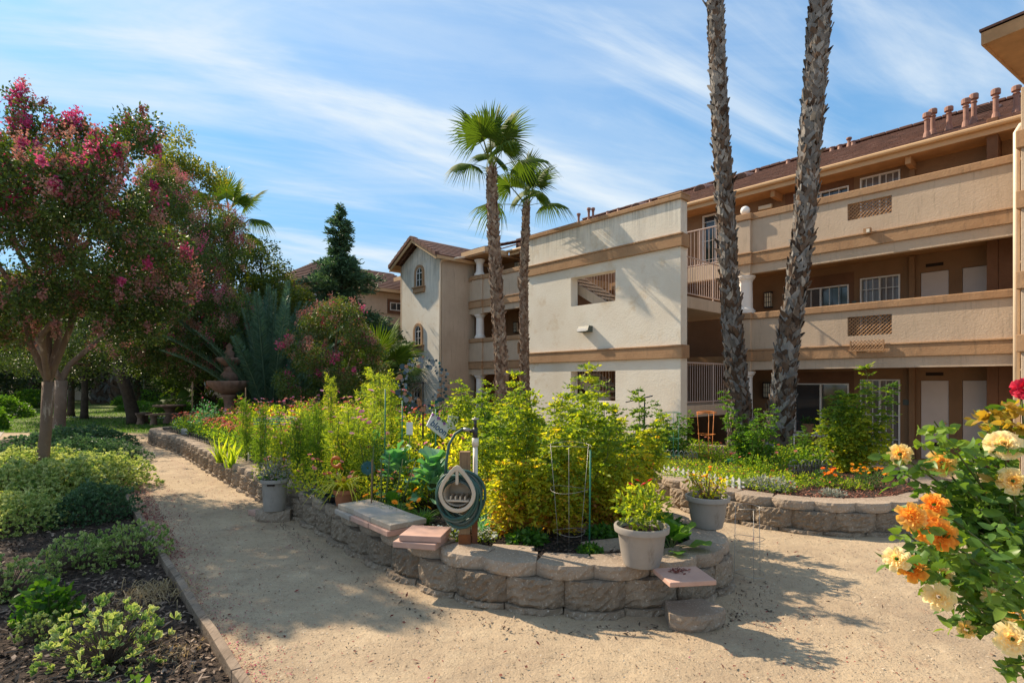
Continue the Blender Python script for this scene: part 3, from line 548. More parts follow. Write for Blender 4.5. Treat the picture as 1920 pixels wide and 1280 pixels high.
# slabs, beams and parapets
for fl in (F2, F3):
    BX('walkway_slab', M['soffit'], [(-19.9, SR+2, PN+.16, DN, fl-.25, fl-.0)], bevel=0)
PT = {F2: 3.69, F3: 6.48}
def parapet(s0, s1, n, fl, lattice=None, small=None, col=M['stucco'], endl=False):
    zt = PT[fl]; z_b = fl-.42; holes = [lattice] if lattice else []
    w_ = wall_with_holes(s0, s1, n, n+.16, z_b, zt-.18, holes, col, 'balcony_wall')
    BX('coping', M['stucco_tan'], [(s0-.004, s1+.004, n-.05, n+.21, zt-.18, zt)], w_, .02)
    BX('trim_band', M['stucco_tan'], [(s0-.004, s1+.004, n-.055, n-.001, fl-.17, fl+.11), (s0-.004, s1+.004, n-.075, n-.001, fl+.112, fl+.16)], w_, .012)
    if lattice:
        a, c, p, q = lattice; b = MB(); stp = .088; k = int(((c-a)+(q-p))/stp)+1
        for i in range(1, k):
            for sg in (1, -1):
                # slat clipped to the rectangle
                t0 = a-(q-p)+i*stp*1.0 if sg > 0 else a+i*stp*1.0
                x0, x1 = (t0, t0+(q-p)) if sg > 0 else (t0, t0-(q-p)); za, zb = p, q
                lo, hi = min(x0, x1), max(x0, x1)
                def zx(x): return za+(x-x0)/(x1-x0)*(zb-za)
                xa, xb = max(lo, a), min(hi, c)
                if xb-xa < .02: continue
                yy = n+.05+(0 if sg > 0 else .014); b.tube([(xa, yy, zx(xa)), (xb, yy, zx(xb))], .0125, 4, caps=False)
        b.build('lattice_vent', M['stucco_tan'], w_)
    return w_
la, lb_ = S(1589, PN), S(1672, PN)
parapet(SL+.42, SR, PN, F3, (la, lb_, 5.76, 6.17)); parapet(SL+.42, SR, PN, F2, (la, lb_, 2.89, 3.36))
b = MB(); a, c, p, q = la+.11, lb_-.15, F2+.02, F2+.25
for i in range(1, 14):
    for sg in (1, -1):
        x0 = a-(q-p)+i*.075 if sg > 0 else a+i*.075; x1 = x0+(q-p) if sg > 0 else x0-(q-p); lo, hi = max(min(x0, x1), a), min(max(x0, x1), c)
        if hi-lo > .02: b.tube([(lo, PN-.13, p+(lo-x0)/(x1-x0)*(q-p)), (hi, PN-.13, p+(hi-x0)/(x1-x0)*(q-p))], .009, 4, caps=False)
b.box(a-.02, c+.02, PN-.16, PN-.08, p-.03, p); b.box(a-.02, a, PN-.14, PN-.08, p, q); b.box(c, c+.02, PN-.14, PN-.08, p, q); b.build('lattice_box', M['stucco_tan'], BLD)
BX('drain_box', M['stucco_tan'], [(S(1620, PN-.1), S(1634, PN-.1), PN-.17, PN-.076, F3+.10, F3+.24)], bevel=.005)
BX('drain_outlet', M['stucco_white'], [(S(1626, PN-.1), S(1632, PN-.1), PN-.18, PN-.1705, F3+.13, F3+.21)], bevel=0)
def pier(s0, s1, n, levels, top_lamp=True):
    for fl in levels:
        zt = PT[fl]; o = BX('balcony_pier', M['stucco'], [(s0, s1, n-.09, n+.25, fl-.47, zt-.18)])
        BX('coping', M['stucco_tan'], [(s0-.05, s1+.05, n-.14, n+.30, zt-.178, zt+.003)], o, .02); BX('trim_band', M['stucco_tan'], [(s0-.05, s1+.05, n-.15, n-.091, fl-.168, fl+.108), (s0-.07, s1+.07, n-.17, n-.091, fl+.114, fl+.162), (s1+.001, s1+.05, n-.091, n+.25, fl-.168, fl+.108), (s0-.05, s0-.001, n-.091, n+.25, fl-.168, fl+.108)], o, .012)
        cxx, cyy = (s0+s1)/2, n+.10; top = fl-.47; bot = PT[F2]+.005 if fl > F2 else F1+.02+.75
        if fl == F2: bot = F1+.70
        b = MB(); r = .185; prof = [(r*1.35, bot), (r*1.35, bot+.09), (r*1.15, bot+.095), (r*1.15, bot+.13), (r*1.02, bot+.15), (r, bot+.2), (r*.93, top-.17), (r*1.0, top-.16), (r*1.0, top-.145), (r*.95, top-.14), (r*1.1, top-.10), (r*1.25, top-.08), (r*1.25, top-.05), (r*1.4, top-.03), (r*1.4, top-.002)]
        b.lathe(prof, 32, (cxx, cyy, 0)); b.build('column', M['white'], BLD, smooth=False)
        if fl == F2: BX('column_pedestal', M['stucco_tan'], [(cxx-.27, cxx+.27, cyy-.27, cyy+.27, F1-.1, bot-.001)], bevel=.02)
pier(SL, SL+.42, PN, (F2, F3))
b = MB(); b.ball((SL+.2, PN+.08, PT[F3]+.15), .13, 20); b.build('globe_lamp', M['globe'], BLD, smooth=True)
# far end balconies
parapet(-18.75, -12.9, PN, F3, (S(970, PN), S(996, PN), F3+.4, F3+.85)); parapet(-18.75, -12.9, PN, F2, (S(970, PN), S(996, PN), F2+.4, F2+.85))
pier(-19.45, -18.75, PN, (F2, F3))
for fl in (F2, F3): parapet(-19.75, -19.452, PN-.0, fl)
b = MB(); r = .165; bot = PT[F3]+.003; top = 7.2
b.lathe([(r*1.45, bot), (r*1.45, bot+.10), (r*1.2, bot+.105), (r*1.2, bot+.15), (r, bot+.2), (r*.93, top-.2), (r*1.1, top-.14), (r*1.4, top-.07), (r*1.5, top-.001)], 32, (-19.1, PN+.08, 0)); b.build('column', M['white'], BLD)
# roofs
def roof(name, s0, s1, n0, z0, n1, z1, rows=16, over=.02, m=M['tile'], vents=True, step=.035):
    b = MB(); dn, dz = (n1-n0)/rows, (z1-z0)/rows; k = int(abs(s1-s0)/.33)
    for i in range(rows):
        na, za = n0+dn*i-dn*.08, z0+dz*i-dz*.08; nb, zb = n0+dn*(i+1), z0+dz*(i+1)
        for j in range(k):
            a = s0+(s1-s0)*j/k; c = s0+(s1-s0)*(j+1)/k-.008; e = random.uniform(0, .012)
            b.add([(a, na, za+step+e), (c, na, za+step+e), (c, nb, zb+.008), (a, nb, zb+.008), (a, na, za-.02), (c, na, za-.02), (c, nb, zb-.02), (a, nb, zb-.02)], [(0, 1, 2, 3), (4, 5, 1, 0), (5, 6, 2, 1), (7, 4, 0, 3), (6, 7, 3, 2)])
    return b.build(name, m, BLD)
EN, EZ = 16.3, 7.52
RF = roof('roof', -18.1, 4.4, EN, EZ, 21.3, 9.87, 17)
BX('roof_rear', M['tile'], [(-23, 4.4, 21.3, 21.5, 7.6, 9.9)], bevel=0)
BX('ridge_cap', M['tile'], [(x, x+.36, 21.18, 21.42, 9.88, 9.95+random.uniform(0, .02)) for x in np.arange(-18, 4, .37)], bevel=.02)
BX('fascia', M['fascia'], [(-18.0, 4.4, EN-.03, EN+.0, EZ-.20, EZ-.004)], bevel=0)
b = MB(); b.tube([(-18.1, EN-.09, EZ-.02), (4.4, EN-.09, EZ-.02)], .062, 10); b.build('gutter', M['fascia'], BLD)
BX('soffit', M['soffit'], [(-18.0, 4.4, EN+.002, DN, EZ-.19, EZ-.13)], bevel=0)
for x in (1460, 1708): BX('beam', M['soffit'], [(S(x, DN), S(x, DN)+.12, EN+.1, DN-.003, EZ-.38, EZ-.192)], bevel=.01)
def flue(x, n, h, r=.055, kind='flue_pipe'):
    s = S(x, n); z = EZ+(n-EN)*.47; b = MB()
    b.lathe([(r*2.0, -.1), (r*1.25, .12), (r, .13), (r, h*.68), (r*1.35, h*.70), (r*1.35, h*.72), (r*1.05, h*.74), (r*1.05, h*.8), (r*1.75, h*.82), (r*1.75, h*.97), (r*1.5, h)], 12, (s, n, z)); o = b.build('flue_pipe', M['pipe'], BLD)
for x, n, h in ((1738, 17.4, .62), (1749, 17.6, .66), (1779, 17.6, .60), (1811, 17.5, .68), (1826, 17.8, .72), (1867, 17.5, .70), (1906, 17.6, .62), (1085, 20.3, .5), (1104, 20.3, .62), (1112, 20.4, .55)): flue(x, n, h)
def dvent(x, n, r=.28):
    s = S(x, n); z = EZ+(n-EN)*.47+.03; b = MB(); vs = []; 
    for i in range(13):
        a = math.pi*i/12; vs += [(s+r*math.cos(a), n-.02, z+r*.75*math.sin(a)), (s+r*math.cos(a), n+.55, z+.26+.3*r*math.sin(a))]
    b.add(vs, [(2*i, 2*i+2, 2*i+3, 2*i+1) for i in range(12)]+[tuple(range(0, 26, 2))])
    o = b.build('roof_vent', M['pipe'], BLD)
    BX('vent_slats', M['dark'], [(s-r*.85*math.sqrt(max(0, 1-(k/5)**2)), s+r*.85*math.sqrt(max(0, 1-(k/5)**2)), n-.03, n-.021, z+k*.04, z+k*.04+.018) for k in range(5)], o, 0)
for x, n in ((1848, 19.6), (1388, 20), (1312, 20), (1192, 20)): dvent(x, n)
for x in (1592, 1600, 1560, 1575, 1478, 1420, 1140, 1160, 1220): flue(x, 21.0, .14 if x != 1592 else .3, .05)
# exterior light on the third floor, lanterns
BX('emergency_light', M['lamp'], [(S(1424, DN), S(1449, DN), DN-.1, DN-.002, F3+1.78, F3+1.90)], bevel=.02)
def lantern(s, n, z):
    b = MB()
    b.box(s-.11, s+.11, n-.16, n-.02, z-.24, z-.21); b.box(s-.11, s+.11, n-.16, n-.02, z+.2, z+.24)
    for sx in (-.1, -.035, .035, .1): b.box(s+sx-.008, s+sx+.008, n-.163, n-.15, z-.21, z+.2)
    for zz_ in (-.08, .08): b.box(s-.1, s+.1, n-.166, n-.1635, z+zz_-.008, z+zz_+.008)
    b.box(s-.05, s+.05, n-.02, n, z-.05, z+.05); o = b.build('wall_lantern', M['black'], BLD); BX('lantern_glass', M['lamp'], [(s-.085, s+.085, n-.148, n-.03, z-.205, z+.195)], o, 0)
for x, fl in ((1443, F2), (1441, F1), (972, F3), (970, F2), (960, F1)): lantern(S(x, DN), DN, fl+1.72)
# downspouts
b = MB(); s, n = S(1906, PN-.2), PN-.2; b.tube([(s+.35, EN-.05, EZ-.1), (s+.3, PN+.35, 7.15), (s+.06, PN-.12, 7.0), (s, n, 6.85), (s, n, -.2)], .055, 10); b.build('downspout', M['cream_metal'], BLD, smooth=True)
BX('downspout_bracket', M['cream_metal'], [(s-.03, s+.25, n-.01, n+.06, z-.02, z+.02) for z in (4.2, 2.0, 6.3)], bevel=0)
# stair tower
TN = 12.15; TS0, TS1 = -12.63, -7.17; TT = 6.36
TW = wall_with_holes(TS0, TS1, TN, TN+.3, -.3, TT-.12, [(-10.75, -9.14, 3.96, 4.80), (-10.75, -9.14, 1.22, 2.06)], M['stucco_white'], 'stair_tower_wall')
BX('coping', M['stucco_tan'], [(TS0-.06, TS1+.06, TN-.06, TN+.36, TT-.12, TT), (TS1-.62, TS1+.062, TN-.062, TN+.362, TT+.001, TT+.05)], TW, .02)
BX('trim_band', M['stucco_tan'], [(TS0-.07, TS1+.07, TN-.07, TN-.001, F3-.14, F3+.14), (TS0-.09, TS1+.09, TN-.09, TN-.001, F3+.142, F3+.19), (TS1+.001, TS1+.07, TN-.001, TN+.3, F3-.14, F3+.19)], TW, .012)
BX('trim_band', M['stucco_tan'], [(TS0-.07, TS1+.07, TN-.07, TN-.001, F2-.17, F2+.11), (TS0-.09, TS1+.09, TN-.09, TN-.001, F2+.112, F2+.16),
   (TS1+.001, TS1+.07, TN-.001, TN+.3, F2-.17, F2+.16)], TW, .012)
b = MB(); s, n, z = S(1097, TN-.1), TN, 3.22
b.add([(s-.2, n-.001, z-.06), (s+.2, n-.001, z-.06), (s+.2, n-.24, z-.05), (s-.2, n-.24, z-.05), (s-.2, n-.001, z+.12), (s+.2, n-.001, z+.12), (s+.2, n-.16, z+.12), (s-.2, n-.16, z+.12)], [(0, 3, 2, 1), (4, 5, 6, 7), (0, 1, 5, 4), (1, 2, 6, 5), (2, 3, 7, 6), (3, 0, 4, 7)])
o = b.build('wall_light', M['bronze'], BLD, .01); BX('lamp_lens', M['globe'], [(s-.17, s+.17, n-.252, n-.242, z-.04, z+.04)], o, .004)
s = S(1228, TN-.03); BX('outlet_box', M['white'], [(s-.05, s+.05, TN-.07, TN-.001, .42, .62)], TW, .006)
BX('tower_side_wall', M['stucco_in'], [(TS0, TS0+.25, TN+.3, PN, -.3, TT-.6)], bevel=0)
BX('tower_slab', M['soffit'], [(TS0, -11.84, TN+.3, PN, F3-.25, F3), (TS0, -11.84, TN+.3, PN, F2-.25, F2)], bevel=0)
for mz in (3.9, 1.16): BX('stair_landing', M['stucco'], [(-9.63, TS1, TN+.3, PN-.02, mz-.30, mz)], bevel=.01)
BX('landing_beam', M['stucco_in'], [(-9.7, -9.5, TN+.3, PN, 1.16-.3, 1.159), (-9.7, -9.5, TN+.3, PN, 3.599, 3.899)], bevel=0)
for (s0, z0, s1, z1, n0, n1) in ((-11.84, F3, -9.63, 3.9, 12.62, 13.8), (-11.84, F2, -9.63, 3.9, 14.4, 15.2), (-11.84, F2, -9.63, 1.16, 12.62, 13.8), (-11.84, F1, -9.63, 1.16, 14.0, 15.2)):
    b = MB()
    for nn in (n0, n1-.06): b.add([(s0, nn, z0-.26), (s1, nn, z1-.26), (s1, nn, z1+.04), (s0, nn, z0+.04), (s0, nn+.06, z0-.26), (s1, nn+.06, z1-.26), (s1, nn+.06, z1+.04), (s0, nn+.06, z0+.04)], [(0, 1, 2, 3), (7, 6, 5, 4), (0, 4, 5, 1), (1, 5, 6, 2), (2, 6, 7, 3), (3, 7, 4, 0)])
    k = 8
    for i in range(1, k): f = i/k; s = s0+(s1-s0)*f; z = z0+(z1-z0)*f; b.box(s-.15, s+.15, n0+.061, n1-.061, z-.05, z)
    o = b.build('staircase', M['stucco'], BLD)
    b = MB()
    for nn in (n0+.03, n1-.03):
        b.tube([(s0, nn, z0+.95), (s1, nn, z1+.95)], .02, 6)
        for i in range(1, 20): f = i/20; b.tube([(s0+(s1-s0)*f, nn, z0+(z1-z0)*f+.04), (s0+(s1-s0)*f, nn, z0+(z1-z0)*f+.94)], .009, 4, caps=False)
    b.build('stair_railing', M['rail'], o)
def railing(axis, a, c, fixed, z, h=1.0, name='railing', posts=3):
    b = MB(); P = (lambda t, zz_: (t, fixed, zz_)) if axis == 's' else (lambda t, zz_: (fixed, t, zz_))
    b.tube([P(a, z+h), P(c, z+h)], .022, 6); b.tube([P(a, z+.08), P(c, z+.08)], .018, 6); k = int(abs(c-a)/.115)
    for i in range(1, k): t = a+(c-a)*i/k; b.tube([P(t, z+.08), P(t, z+h)], .0095, 4, caps=False)
    for i in range(posts): t = a+(c-a)*i/(posts-1); b.tube([P(t, z-.02), P(t, z+h)], .022, 4)
    return b.build(name, M['rail'], BLD)
railing('n', TN+.32, PN-.1, TS1-.06, 3.9); railing('n', TN+.32, PN-.1, TS1-.06, 1.16, 1.08); railing('s', -9.6, SL-.05, PN+.05, F3, 1.15)
BX('landing_edge', M['stucco'], [(-9.6, SL-.003, PN-.01, PN+.14, F3-.42, F3+.03)])
# ---- gable block at the far end
g0, g1, gn = -23.08, -19.9, 13.9
GW = wall_with_holes(g0, g1, gn, gn+.25, -.3, 7.3, [], M['stucco_white'], 'gable_wall')
b = MB(); b.add([(g0, gn, 7.3), (g1, gn, 7.3), ((g0+g1)/2, gn, 8.12), (g0, gn+.25, 7.3), (g1, gn+.25, 7.3), ((g0+g1)/2, gn+.25, 8.12)], [(0, 1, 2), (5, 4, 3), (1, 4, 5, 2), (0, 2, 5, 3)]); b.build('gable_wall', M['stucco_white'], BLD)
BX('wall', M['stucco'], [(g1-.001, g1+.15, gn+.001, PN+.3, -.3, 7.3)]); BX('wall', M['stucco_in'], [(g1-.003, g1+.14, PN+.301, DN, -.3, 7.3)])
BX('wall', M['stucco'], [(g0-.15, g0-.001, gn+.002, 19, -.3, 7.3)])
def gable_roof(s0, s1, n0, n1, ze, zr, ov=.38, parent=BLD, m=M['tile']):
    sm = (s0+s1)/2; b = MB(); rows = 8; half = (s1-s0)/2+ov; z_e = ze-ov*(zr-ze)/((s1-s0)/2)
    for sg in (-1, 1):
        for i in range(rows):
            f0, f1 = i/rows-.02, (i+1)/rows; xa, xb = sm+sg*half*(1-f0), sm+sg*half*(1-f1); za, zb = z_e+(zr-z_e)*f0, z_e+(zr-z_e)*f1; k = int((n1-n0)/.33)
            for j in range(k):
                a = n0+(n1-n0)*j/k; c = n0+(n1-n0)*(j+1)/k-.008
                b.add([(xa, a, za+.06), (xa, c, za+.06), (xb, c, zb+.03), (xb, a, zb+.03), (xa, a, za), (xa, c, za), (xb, c, zb), (xb, a, zb)], [(0, 1, 2, 3), (0, 4, 5, 1), (0, 3, 7, 4), (1, 5, 6, 2), (3, 2, 6, 7)])
    o = b.build('roof', m, parent)
    b = MB()
    for sg in (-1, 1):
        for i in range(7):
            f0, f1 = i/7, (i+1)/7-.012; xa, xb = sm+sg*half*(1-f0), sm+sg*half*(1-f1); za, zb = z_e+(zr-z_e)*f0, z_e+(zr-z_e)*f1
            b.add([(xa, n0-.09, za-.05), (xb, n0-.09, zb-.05), (xb, n0-.09, zb+.10), (xa, n0-.09, za+.13), (xa, n0+.14, za-.05), (xb, n0+.14, zb-.05), (xb, n0+.14, zb+.10), (xa, n0+.14, za+.13)], [(0, 1, 2, 3), (7, 6, 5, 4), (3, 2, 6, 7), (0, 3, 7, 4), (1, 5, 6, 2), (0, 4, 5, 1)])
    b.build('rake_tiles', m, o); b = MB()
    for sg in (-1, 1):
        xa, xb = sm+sg*half, sm; b.add([(xa, n0-.02, z_e-.2), (xb, n0-.02, zr-.2), (xb, n0-.02, zr-.055), (xa, n0-.02, z_e-.055), (xa, n0+.02, z_e-.2), (xb, n0+.02, zr-.2), (xb, n0+.02, zr-.055), (xa, n0+.02, z_e-.055)], [(0, 1, 2, 3), (7, 6, 5, 4), (0, 4, 5, 1), (3, 2, 6, 7)])
        b.box(xa-.03, xa+.03, n0, n1, z_e-.16, z_e-.02)
    b.build('fascia', M['fascia'], o); b = MB()
    for sg in (-1, 1): xa, xb = sm+sg*(half-.02), sm+sg*((s1-s0)/2); za = z_e+(zr-z_e)*.01; zb = ze-.02; b.add([(xa, n0+.03, za-.1), (xb, n0+.03, zb-.1), (xb, n1, zb-.1), (xa, n1, za-.1)], [(0, 1, 2, 3)])
    b.build('soffit', M['soffit'], o)
    return o
gable_roof(g0, g1, gn-.45, 17.6, 7.42, 8.28)
# pavilion roof over the far balcony corner
b = MB(); x0, x1, n0, n1 = -19.6, -18.1, 14.9, 18.2
roof('roof', x0, x1, 14.95, EZ, 18.2, EZ+1.0, 10); BX('fascia', M['fascia'], [(x0-.1, x1+.05, 14.9, 14.93, EZ-.2, EZ), (x1+.02, x1+.05, 14.931, EN-.031, EZ-.2, EZ)], bevel=0); BX('soffit', M['soffit'], [(x0-.3, x1+.02, 14.94, DN, EZ-.27, EZ-.201)], bevel=0)
b = MB(); s_, n_ = g1+.07, gn-.05; b.tube([(g1+.6, gn+.9, 7.25), (g1+.12, gn-.02, 7.05), (s_, n_, 6.9), (s_, n_, -.2)], .05, 8); b.build('downspout', M['cream_metal'], BLD, smooth=True)
def arch_window(s, z0, w_, h):
    r = w_/2; zc = z0+h-r
    def ring(rad_, zlo, n=14): return [(s+rad_, zlo)]+[(s+rad_*math.cos(a), zc+rad_*math.sin(a)) for a in np.linspace(0, math.pi, n)]+[(s-rad_, zlo)]
    def arch(r0, r1, y0, y1, name, m, par):
        a, c = ring(r0, z0), ring(r1, z0); k = len(a); vs = [(x, y0, z) for x, z in a]+[(x, y0, z) for x, z in c]+[(x, y1, z) for x, z in a]+[(x, y1, z) for x, z in c]; fs = []
        for i in range(k-1): fs += [(i, i+1, k+i+1, k+i), (k+i, k+i+1, 3*k+i+1, 3*k+i), (2*k+i, 3*k+i, 3*k+i+1, 2*k+i+1), (i, 2*k+i, 2*k+i+1, i+1)]
        return MB().add(vs, fs).build(name, m, par)
    o = arch(r, r+.12, gn-.07, gn-.001, 'window_surround', M['stucco_tan'], BLD); arch(r-.035, r-.001, gn-.035, gn-.001, 'window_frame', M['frame'], o)
    a = ring(r-.02, z0); MB().add([(x, gn-.012, z) for x, z in a], [tuple(range(len(a)))]).build('glass_pane', M['glass'], o)
    BX('muntins', M['frame'], [(s-.012, s+.012, gn-.035, gn-.013, z0, z0+h-.03), (s-r+.02, s+r-.02, gn-.038, gn-.0135, zc-.015, zc+.015), (s-r+.02, s+r-.02, gn-.03, gn-.0134, z0+(zc-z0)*.5-.008, z0+(zc-z0)*.5+.008)], o, 0)
    BX('window_sill', M['stucco_tan'], [(s-r-.22, s+r+.22, gn-.16, gn-.001, z0-.07, z0), (s-r-.18, s+r+.18, gn-.11, gn-.001, z0-.28, z0-.072)], o, .012)
arch_window(S(787.3, gn), 6.13, .52, .88); arch_window(S(785, gn), 3.46, .52, .88); arch_window(S(783, gn), .75, .52, .88)
# nearer wing at the right edge of the picture: corner of its roof and a slice of wall
WTH = math.atan2(-.835, .55)
WNG = empty('apartment_building', (0, 0, 0), WTH, 'tiled roof corner and banded wall of the nearer beige wing at the right edge', 'building')
def wing():
    c = W(1845, 62, 9.03); s = .55*c.x-.835*c.y; n = .835*c.x+.55*c.y; z = c.z
    b = MB(); b.box(s, s+6, n-.0, n+5, z-.16, z-.10); b.build('soffit', M['soffit'], WNG)
    b = MB(); b.box(s-.03, s-.002, n-.03, n+5, z-.2, z+.0); b.box(s-.001, s+6, n-.03, n-.003, z-.2, z); b.build('fascia', M['soffit'], WNG)
    b = MB(); rows = 9
    for i in range(rows):
        d = i*.33; zz_ = z+.02+d*.4
        b.add([(s+d-.05, n+d-.05, zz_+.04), (s+6, n+d-.05, zz_+.04), (s+6, n+d+.36, zz_+.16), (s+d+.36, n+d+.36, zz_+.16), (s+d-.05, n+d-.05, zz_), (s+6, n+d-.05, zz_)], [(0, 1, 2, 3), (4, 5, 1, 0)])
        b.add([(s+d-.05, n+d-.05, zz_+.04), (s+d+.36, n+d+.36, zz_+.16), (s+d+.36, n+5, zz_+.16), (s+d-.05, n+5, zz_+.04), (s+d-.05, n+5, zz_), (s+d-.05, n+d-.05, zz_)], [(0, 1, 2, 3), (0, 3, 4, 5)])
    b.build('roof', M['tile'], WNG)
    q = W(1914, 0, 10.4); sw = .55*q.x-.835*q.y; wn = .835*q.x+.55*q.y; BX('wall', M['stucco'], [(sw, sw+4, wn, wn+3, -.3, z-.162)], WNG)
    BX('trim_band', M['stucco_tan'], [(sw-.06, sw+4, wn-.06, wn-.001, zz_, zz_+.33) for zz_ in (F3-.19, F2-.19, F2+1.0, F3+.95)]+[(sw-.06, sw-.001, wn-.001, wn+3, zz_, zz_+.33) for zz_ in (F3-.19, F2-.19, F2+1.0, F3+.95)], WNG)
wing()
# third building, beyond the conifer
B3 = empty('apartment_building', (0, 0, 0), TH, 'peach three storey wing with brown bands and tiled roof seen behind the conifer', 'building')
def far_wing():
    s1 = -30.6; 
    BX('wall', M['stucco'], [(s1-8, s1, 11.5, 19.5, -.3, 7.4)], B3, 0)
    BX('trim_band', M['stucco_brown'], [(s1+.001, s1+.05, 11.45, 19.5, z, z+h) for z, h in ((5.1, .22), (2.55, .45), (6.0, .0), (1.0, .2))], B3, 0)
    for z0 in (6.0, 3.2, .6):
        for nn in (18.0, 14.4, 12.4): o = BX('window', M['frame'], [(s1+.002, s1+.06, nn-.45, nn+.45, z0+.25, z0+.75)], B3, 0); BX('window_surround', M['stucco_brown'], [(s1+.001, s1+.04, nn-.62, nn+.62, z0+.05, z0+.95)], o, 0); BX('glass_pane', M['glass'], [(s1+.061, s1+.066, nn-.40, nn-.03, z0+.3, z0+.7), (s1+.061, s1+.066, nn+.03, nn+.40, z0+.3, z0+.7)], o, 0)
    b = MB(); rows = 12; x_e = s1+.6; n0, n1 = 10.9, 20; xr = s1-4
    for i in range(rows):
        f0, f1 = i/rows, (i+1)/rows; xa, xb = x_e+(xr-x_e)*f0, x_e+(xr-x_e)*f1; za, zb = 7.45+2.0*f0, 7.45+2.0*f1; na = n0+3.6*f0; nb = n0+3.6*f1
        b.add([(xa, na, za+.07), (xa, n1, za+.07), (xb, n1, zb+.01), (xb, nb, zb+.01), (xa, na, za), (xa, n1, za)], [(0, 1, 2, 3), (0, 4, 5, 1)])
        xc, xd = 2*xr-xa, 2*xr-xb; b.add([(xa, na, za+.07), (xb, nb, zb+.01), (xd, nb, zb+.01), (xc, na, za+.07), (xa, na, za), (xc, na, za)], [(0, 1, 2, 3), (4, 0, 3, 5)])
    b.build('roof', M['tile'], B3)
    BX('fascia', M['fascia'], [(x_e-.02, x_e+.03, n0, n1, 7.27, 7.46), (x_e-9, x_e+.03, n0-.03, n0-.001, 7.27, 7.46)], B3, 0); BX('soffit', M['soffit'], [(s1, x_e-.021, n0, n1, 7.3, 7.34)], B3, 0)
    # upper roof joining the gable block
    b = MB()
    for i in range(9):
        f0, f1 = i/9, (i+1)/9; b.add([(-30.4, 17.7+4*f0, 8.2+1.5*f0+.07), (-22.9, 17.7+4*f0, 8.2+1.5*f0+.07), (-22.9, 17.7+4*f1, 8.2+1.5*f1), (-30.4, 17.7+4*f1, 8.2+1.5*f1), (-30.4, 17.7+4*f0, 8.2+1.5*f0), (-22.9, 17.7+4*f0, 8.2+1.5*f0)], [(0, 1, 2, 3), (4, 5, 1, 0)])
    b.build('roof', M['tile'], B3); BX('fascia', M['fascia'], [(-30.3, -23.3, 17.65, 17.69, 8.0, 8.24)], B3, 0); BX('wall', M['stucco'], [(-30.59, -23.3, 18.6, 18.8, -.3, 8.3)], B3, 0)
far_wing()
B4 = empty('low_building', (-36, 52, 0), rad(-12), 'low distant beige building glimpsed between tree trunks at the far end of the lawn', 'building')
o = BX('wall', M['stucco'], [(-14, 18, 0, 8, 0, 3.4)], B4, 0); BX('roof', M['tile'], [(-15, 19, -1, 9, 3.4, 3.7), (-13, 17, 1, 7, 3.7, 4.6)], B4, 0)
for x in range(-12, 18, 4): q = BX('window', M['frame'], [(x, x+1.4, -.05, -.002, .9, 2.3)], B4, 0); BX('glass_pane', M['glass'], [(x+.08, x+1.32, -.06, -.051, .98, 2.22)], q, 0)
# ---------------------------------------------------------------- palms
def palm_trunk(path, radii, m, parent, dens=1.0, bs=1.0, seed=1, name='trunk'):
    rr = random.Random(seed); pts = [Vector(p) for p in path]; b = MB(); sm = []
    for i in range(len(pts)-1):
        p0, p1, p2, p3 = pts[max(i-1, 0)], pts[i], pts[i+1], pts[min(i+2, len(pts)-1)]
        for t in np.linspace(0, 1, 8, endpoint=False): sm.append((.5*((2*p1)+(p2-p0)*t+(2*p0-5*p1+4*p2-p3)*t*t+(3*p1-p0-3*p2+p3)*t**3), radii[i]*(1-t)+radii[i+1]*t))
    sm.append((pts[-1], radii[-1])); b.tube([p for p, r in sm], [r*.86 for p, r in sm], 14, .15)
    L_ = [0]
    for (a, _), (c, _) in zip(sm, sm[1:]): L_.append(L_[-1]+(c-a).length)
    def at(l):
        for i in range(len(sm)-1):
            if l <= L_[i+1] or i == len(sm)-2:
                t = (l-L_[i])/max(1e-6, L_[i+1]-L_[i]); a, c = sm[i], sm[i+1]; return a[0].lerp(c[0], t), a[1]*(1-t)+c[1]*t, (c[0]-a[0]).normalized()
    l = .02; row = 0
    while l < L_[-1]:
        p, r, d = at(l); k = max(6, int(2*math.pi*r/(.10*bs)*dens)); X = d.orthogonal().normalized(); Y_ = d.cross(X)
        for q in range(k):
            if rr.random() < .06: continue
            a = (q+.5*(row % 2)+rr.uniform(-.25, .25))*2*math.pi/k; rd = X*math.cos(a)+Y_*math.sin(a); tg = d.cross(rd)
            tilt = (1 if (q+row) % 2 else -1)*rr.uniform(.3, 1.0)+rr.uniform(-.15, .15); up = (d+tg*tilt).normalized(); tg2 = up.cross(rd).normalized()*-1
            h = .23*bs*rr.uniform(.7, 1.3); w0 = .115*bs*rr.uniform(.7, 1.2); w1 = w0*rr.uniform(.1, .4); o = r*.86; out = rr.uniform(.01, .04)*bs+(rr.uniform(.03, .08)*bs if rr.random() < .10 else 0)
            q0 = p+rd*o-up*h*.25+Vector((0, 0, rr.uniform(-.03, .03))); th = .018*bs
            vs = [q0-tg2*w0/2, q0+tg2*w0/2, q0+up*h*.6+rd*(out*.6)+tg2*w0*.42, q0+up*h+rd*out+tg2*w1/2, q0+up*h*.93+rd*out-tg2*w1/2, q0+up*h*.6+rd*(out*.6)-tg2*w0*.42]
            b.add(vs+[v+rd*th for v in vs], [(11, 10, 9, 8, 7, 6)]+[(i, (i+1) % 6, 6+(i+1) % 6, 6+i) for i in range(6)], min(1, max(0, rr.gauss(.36+.32*l/L_[-1], .24))))
        l += .10*bs; row += 1
    return b.build(name, m, parent)
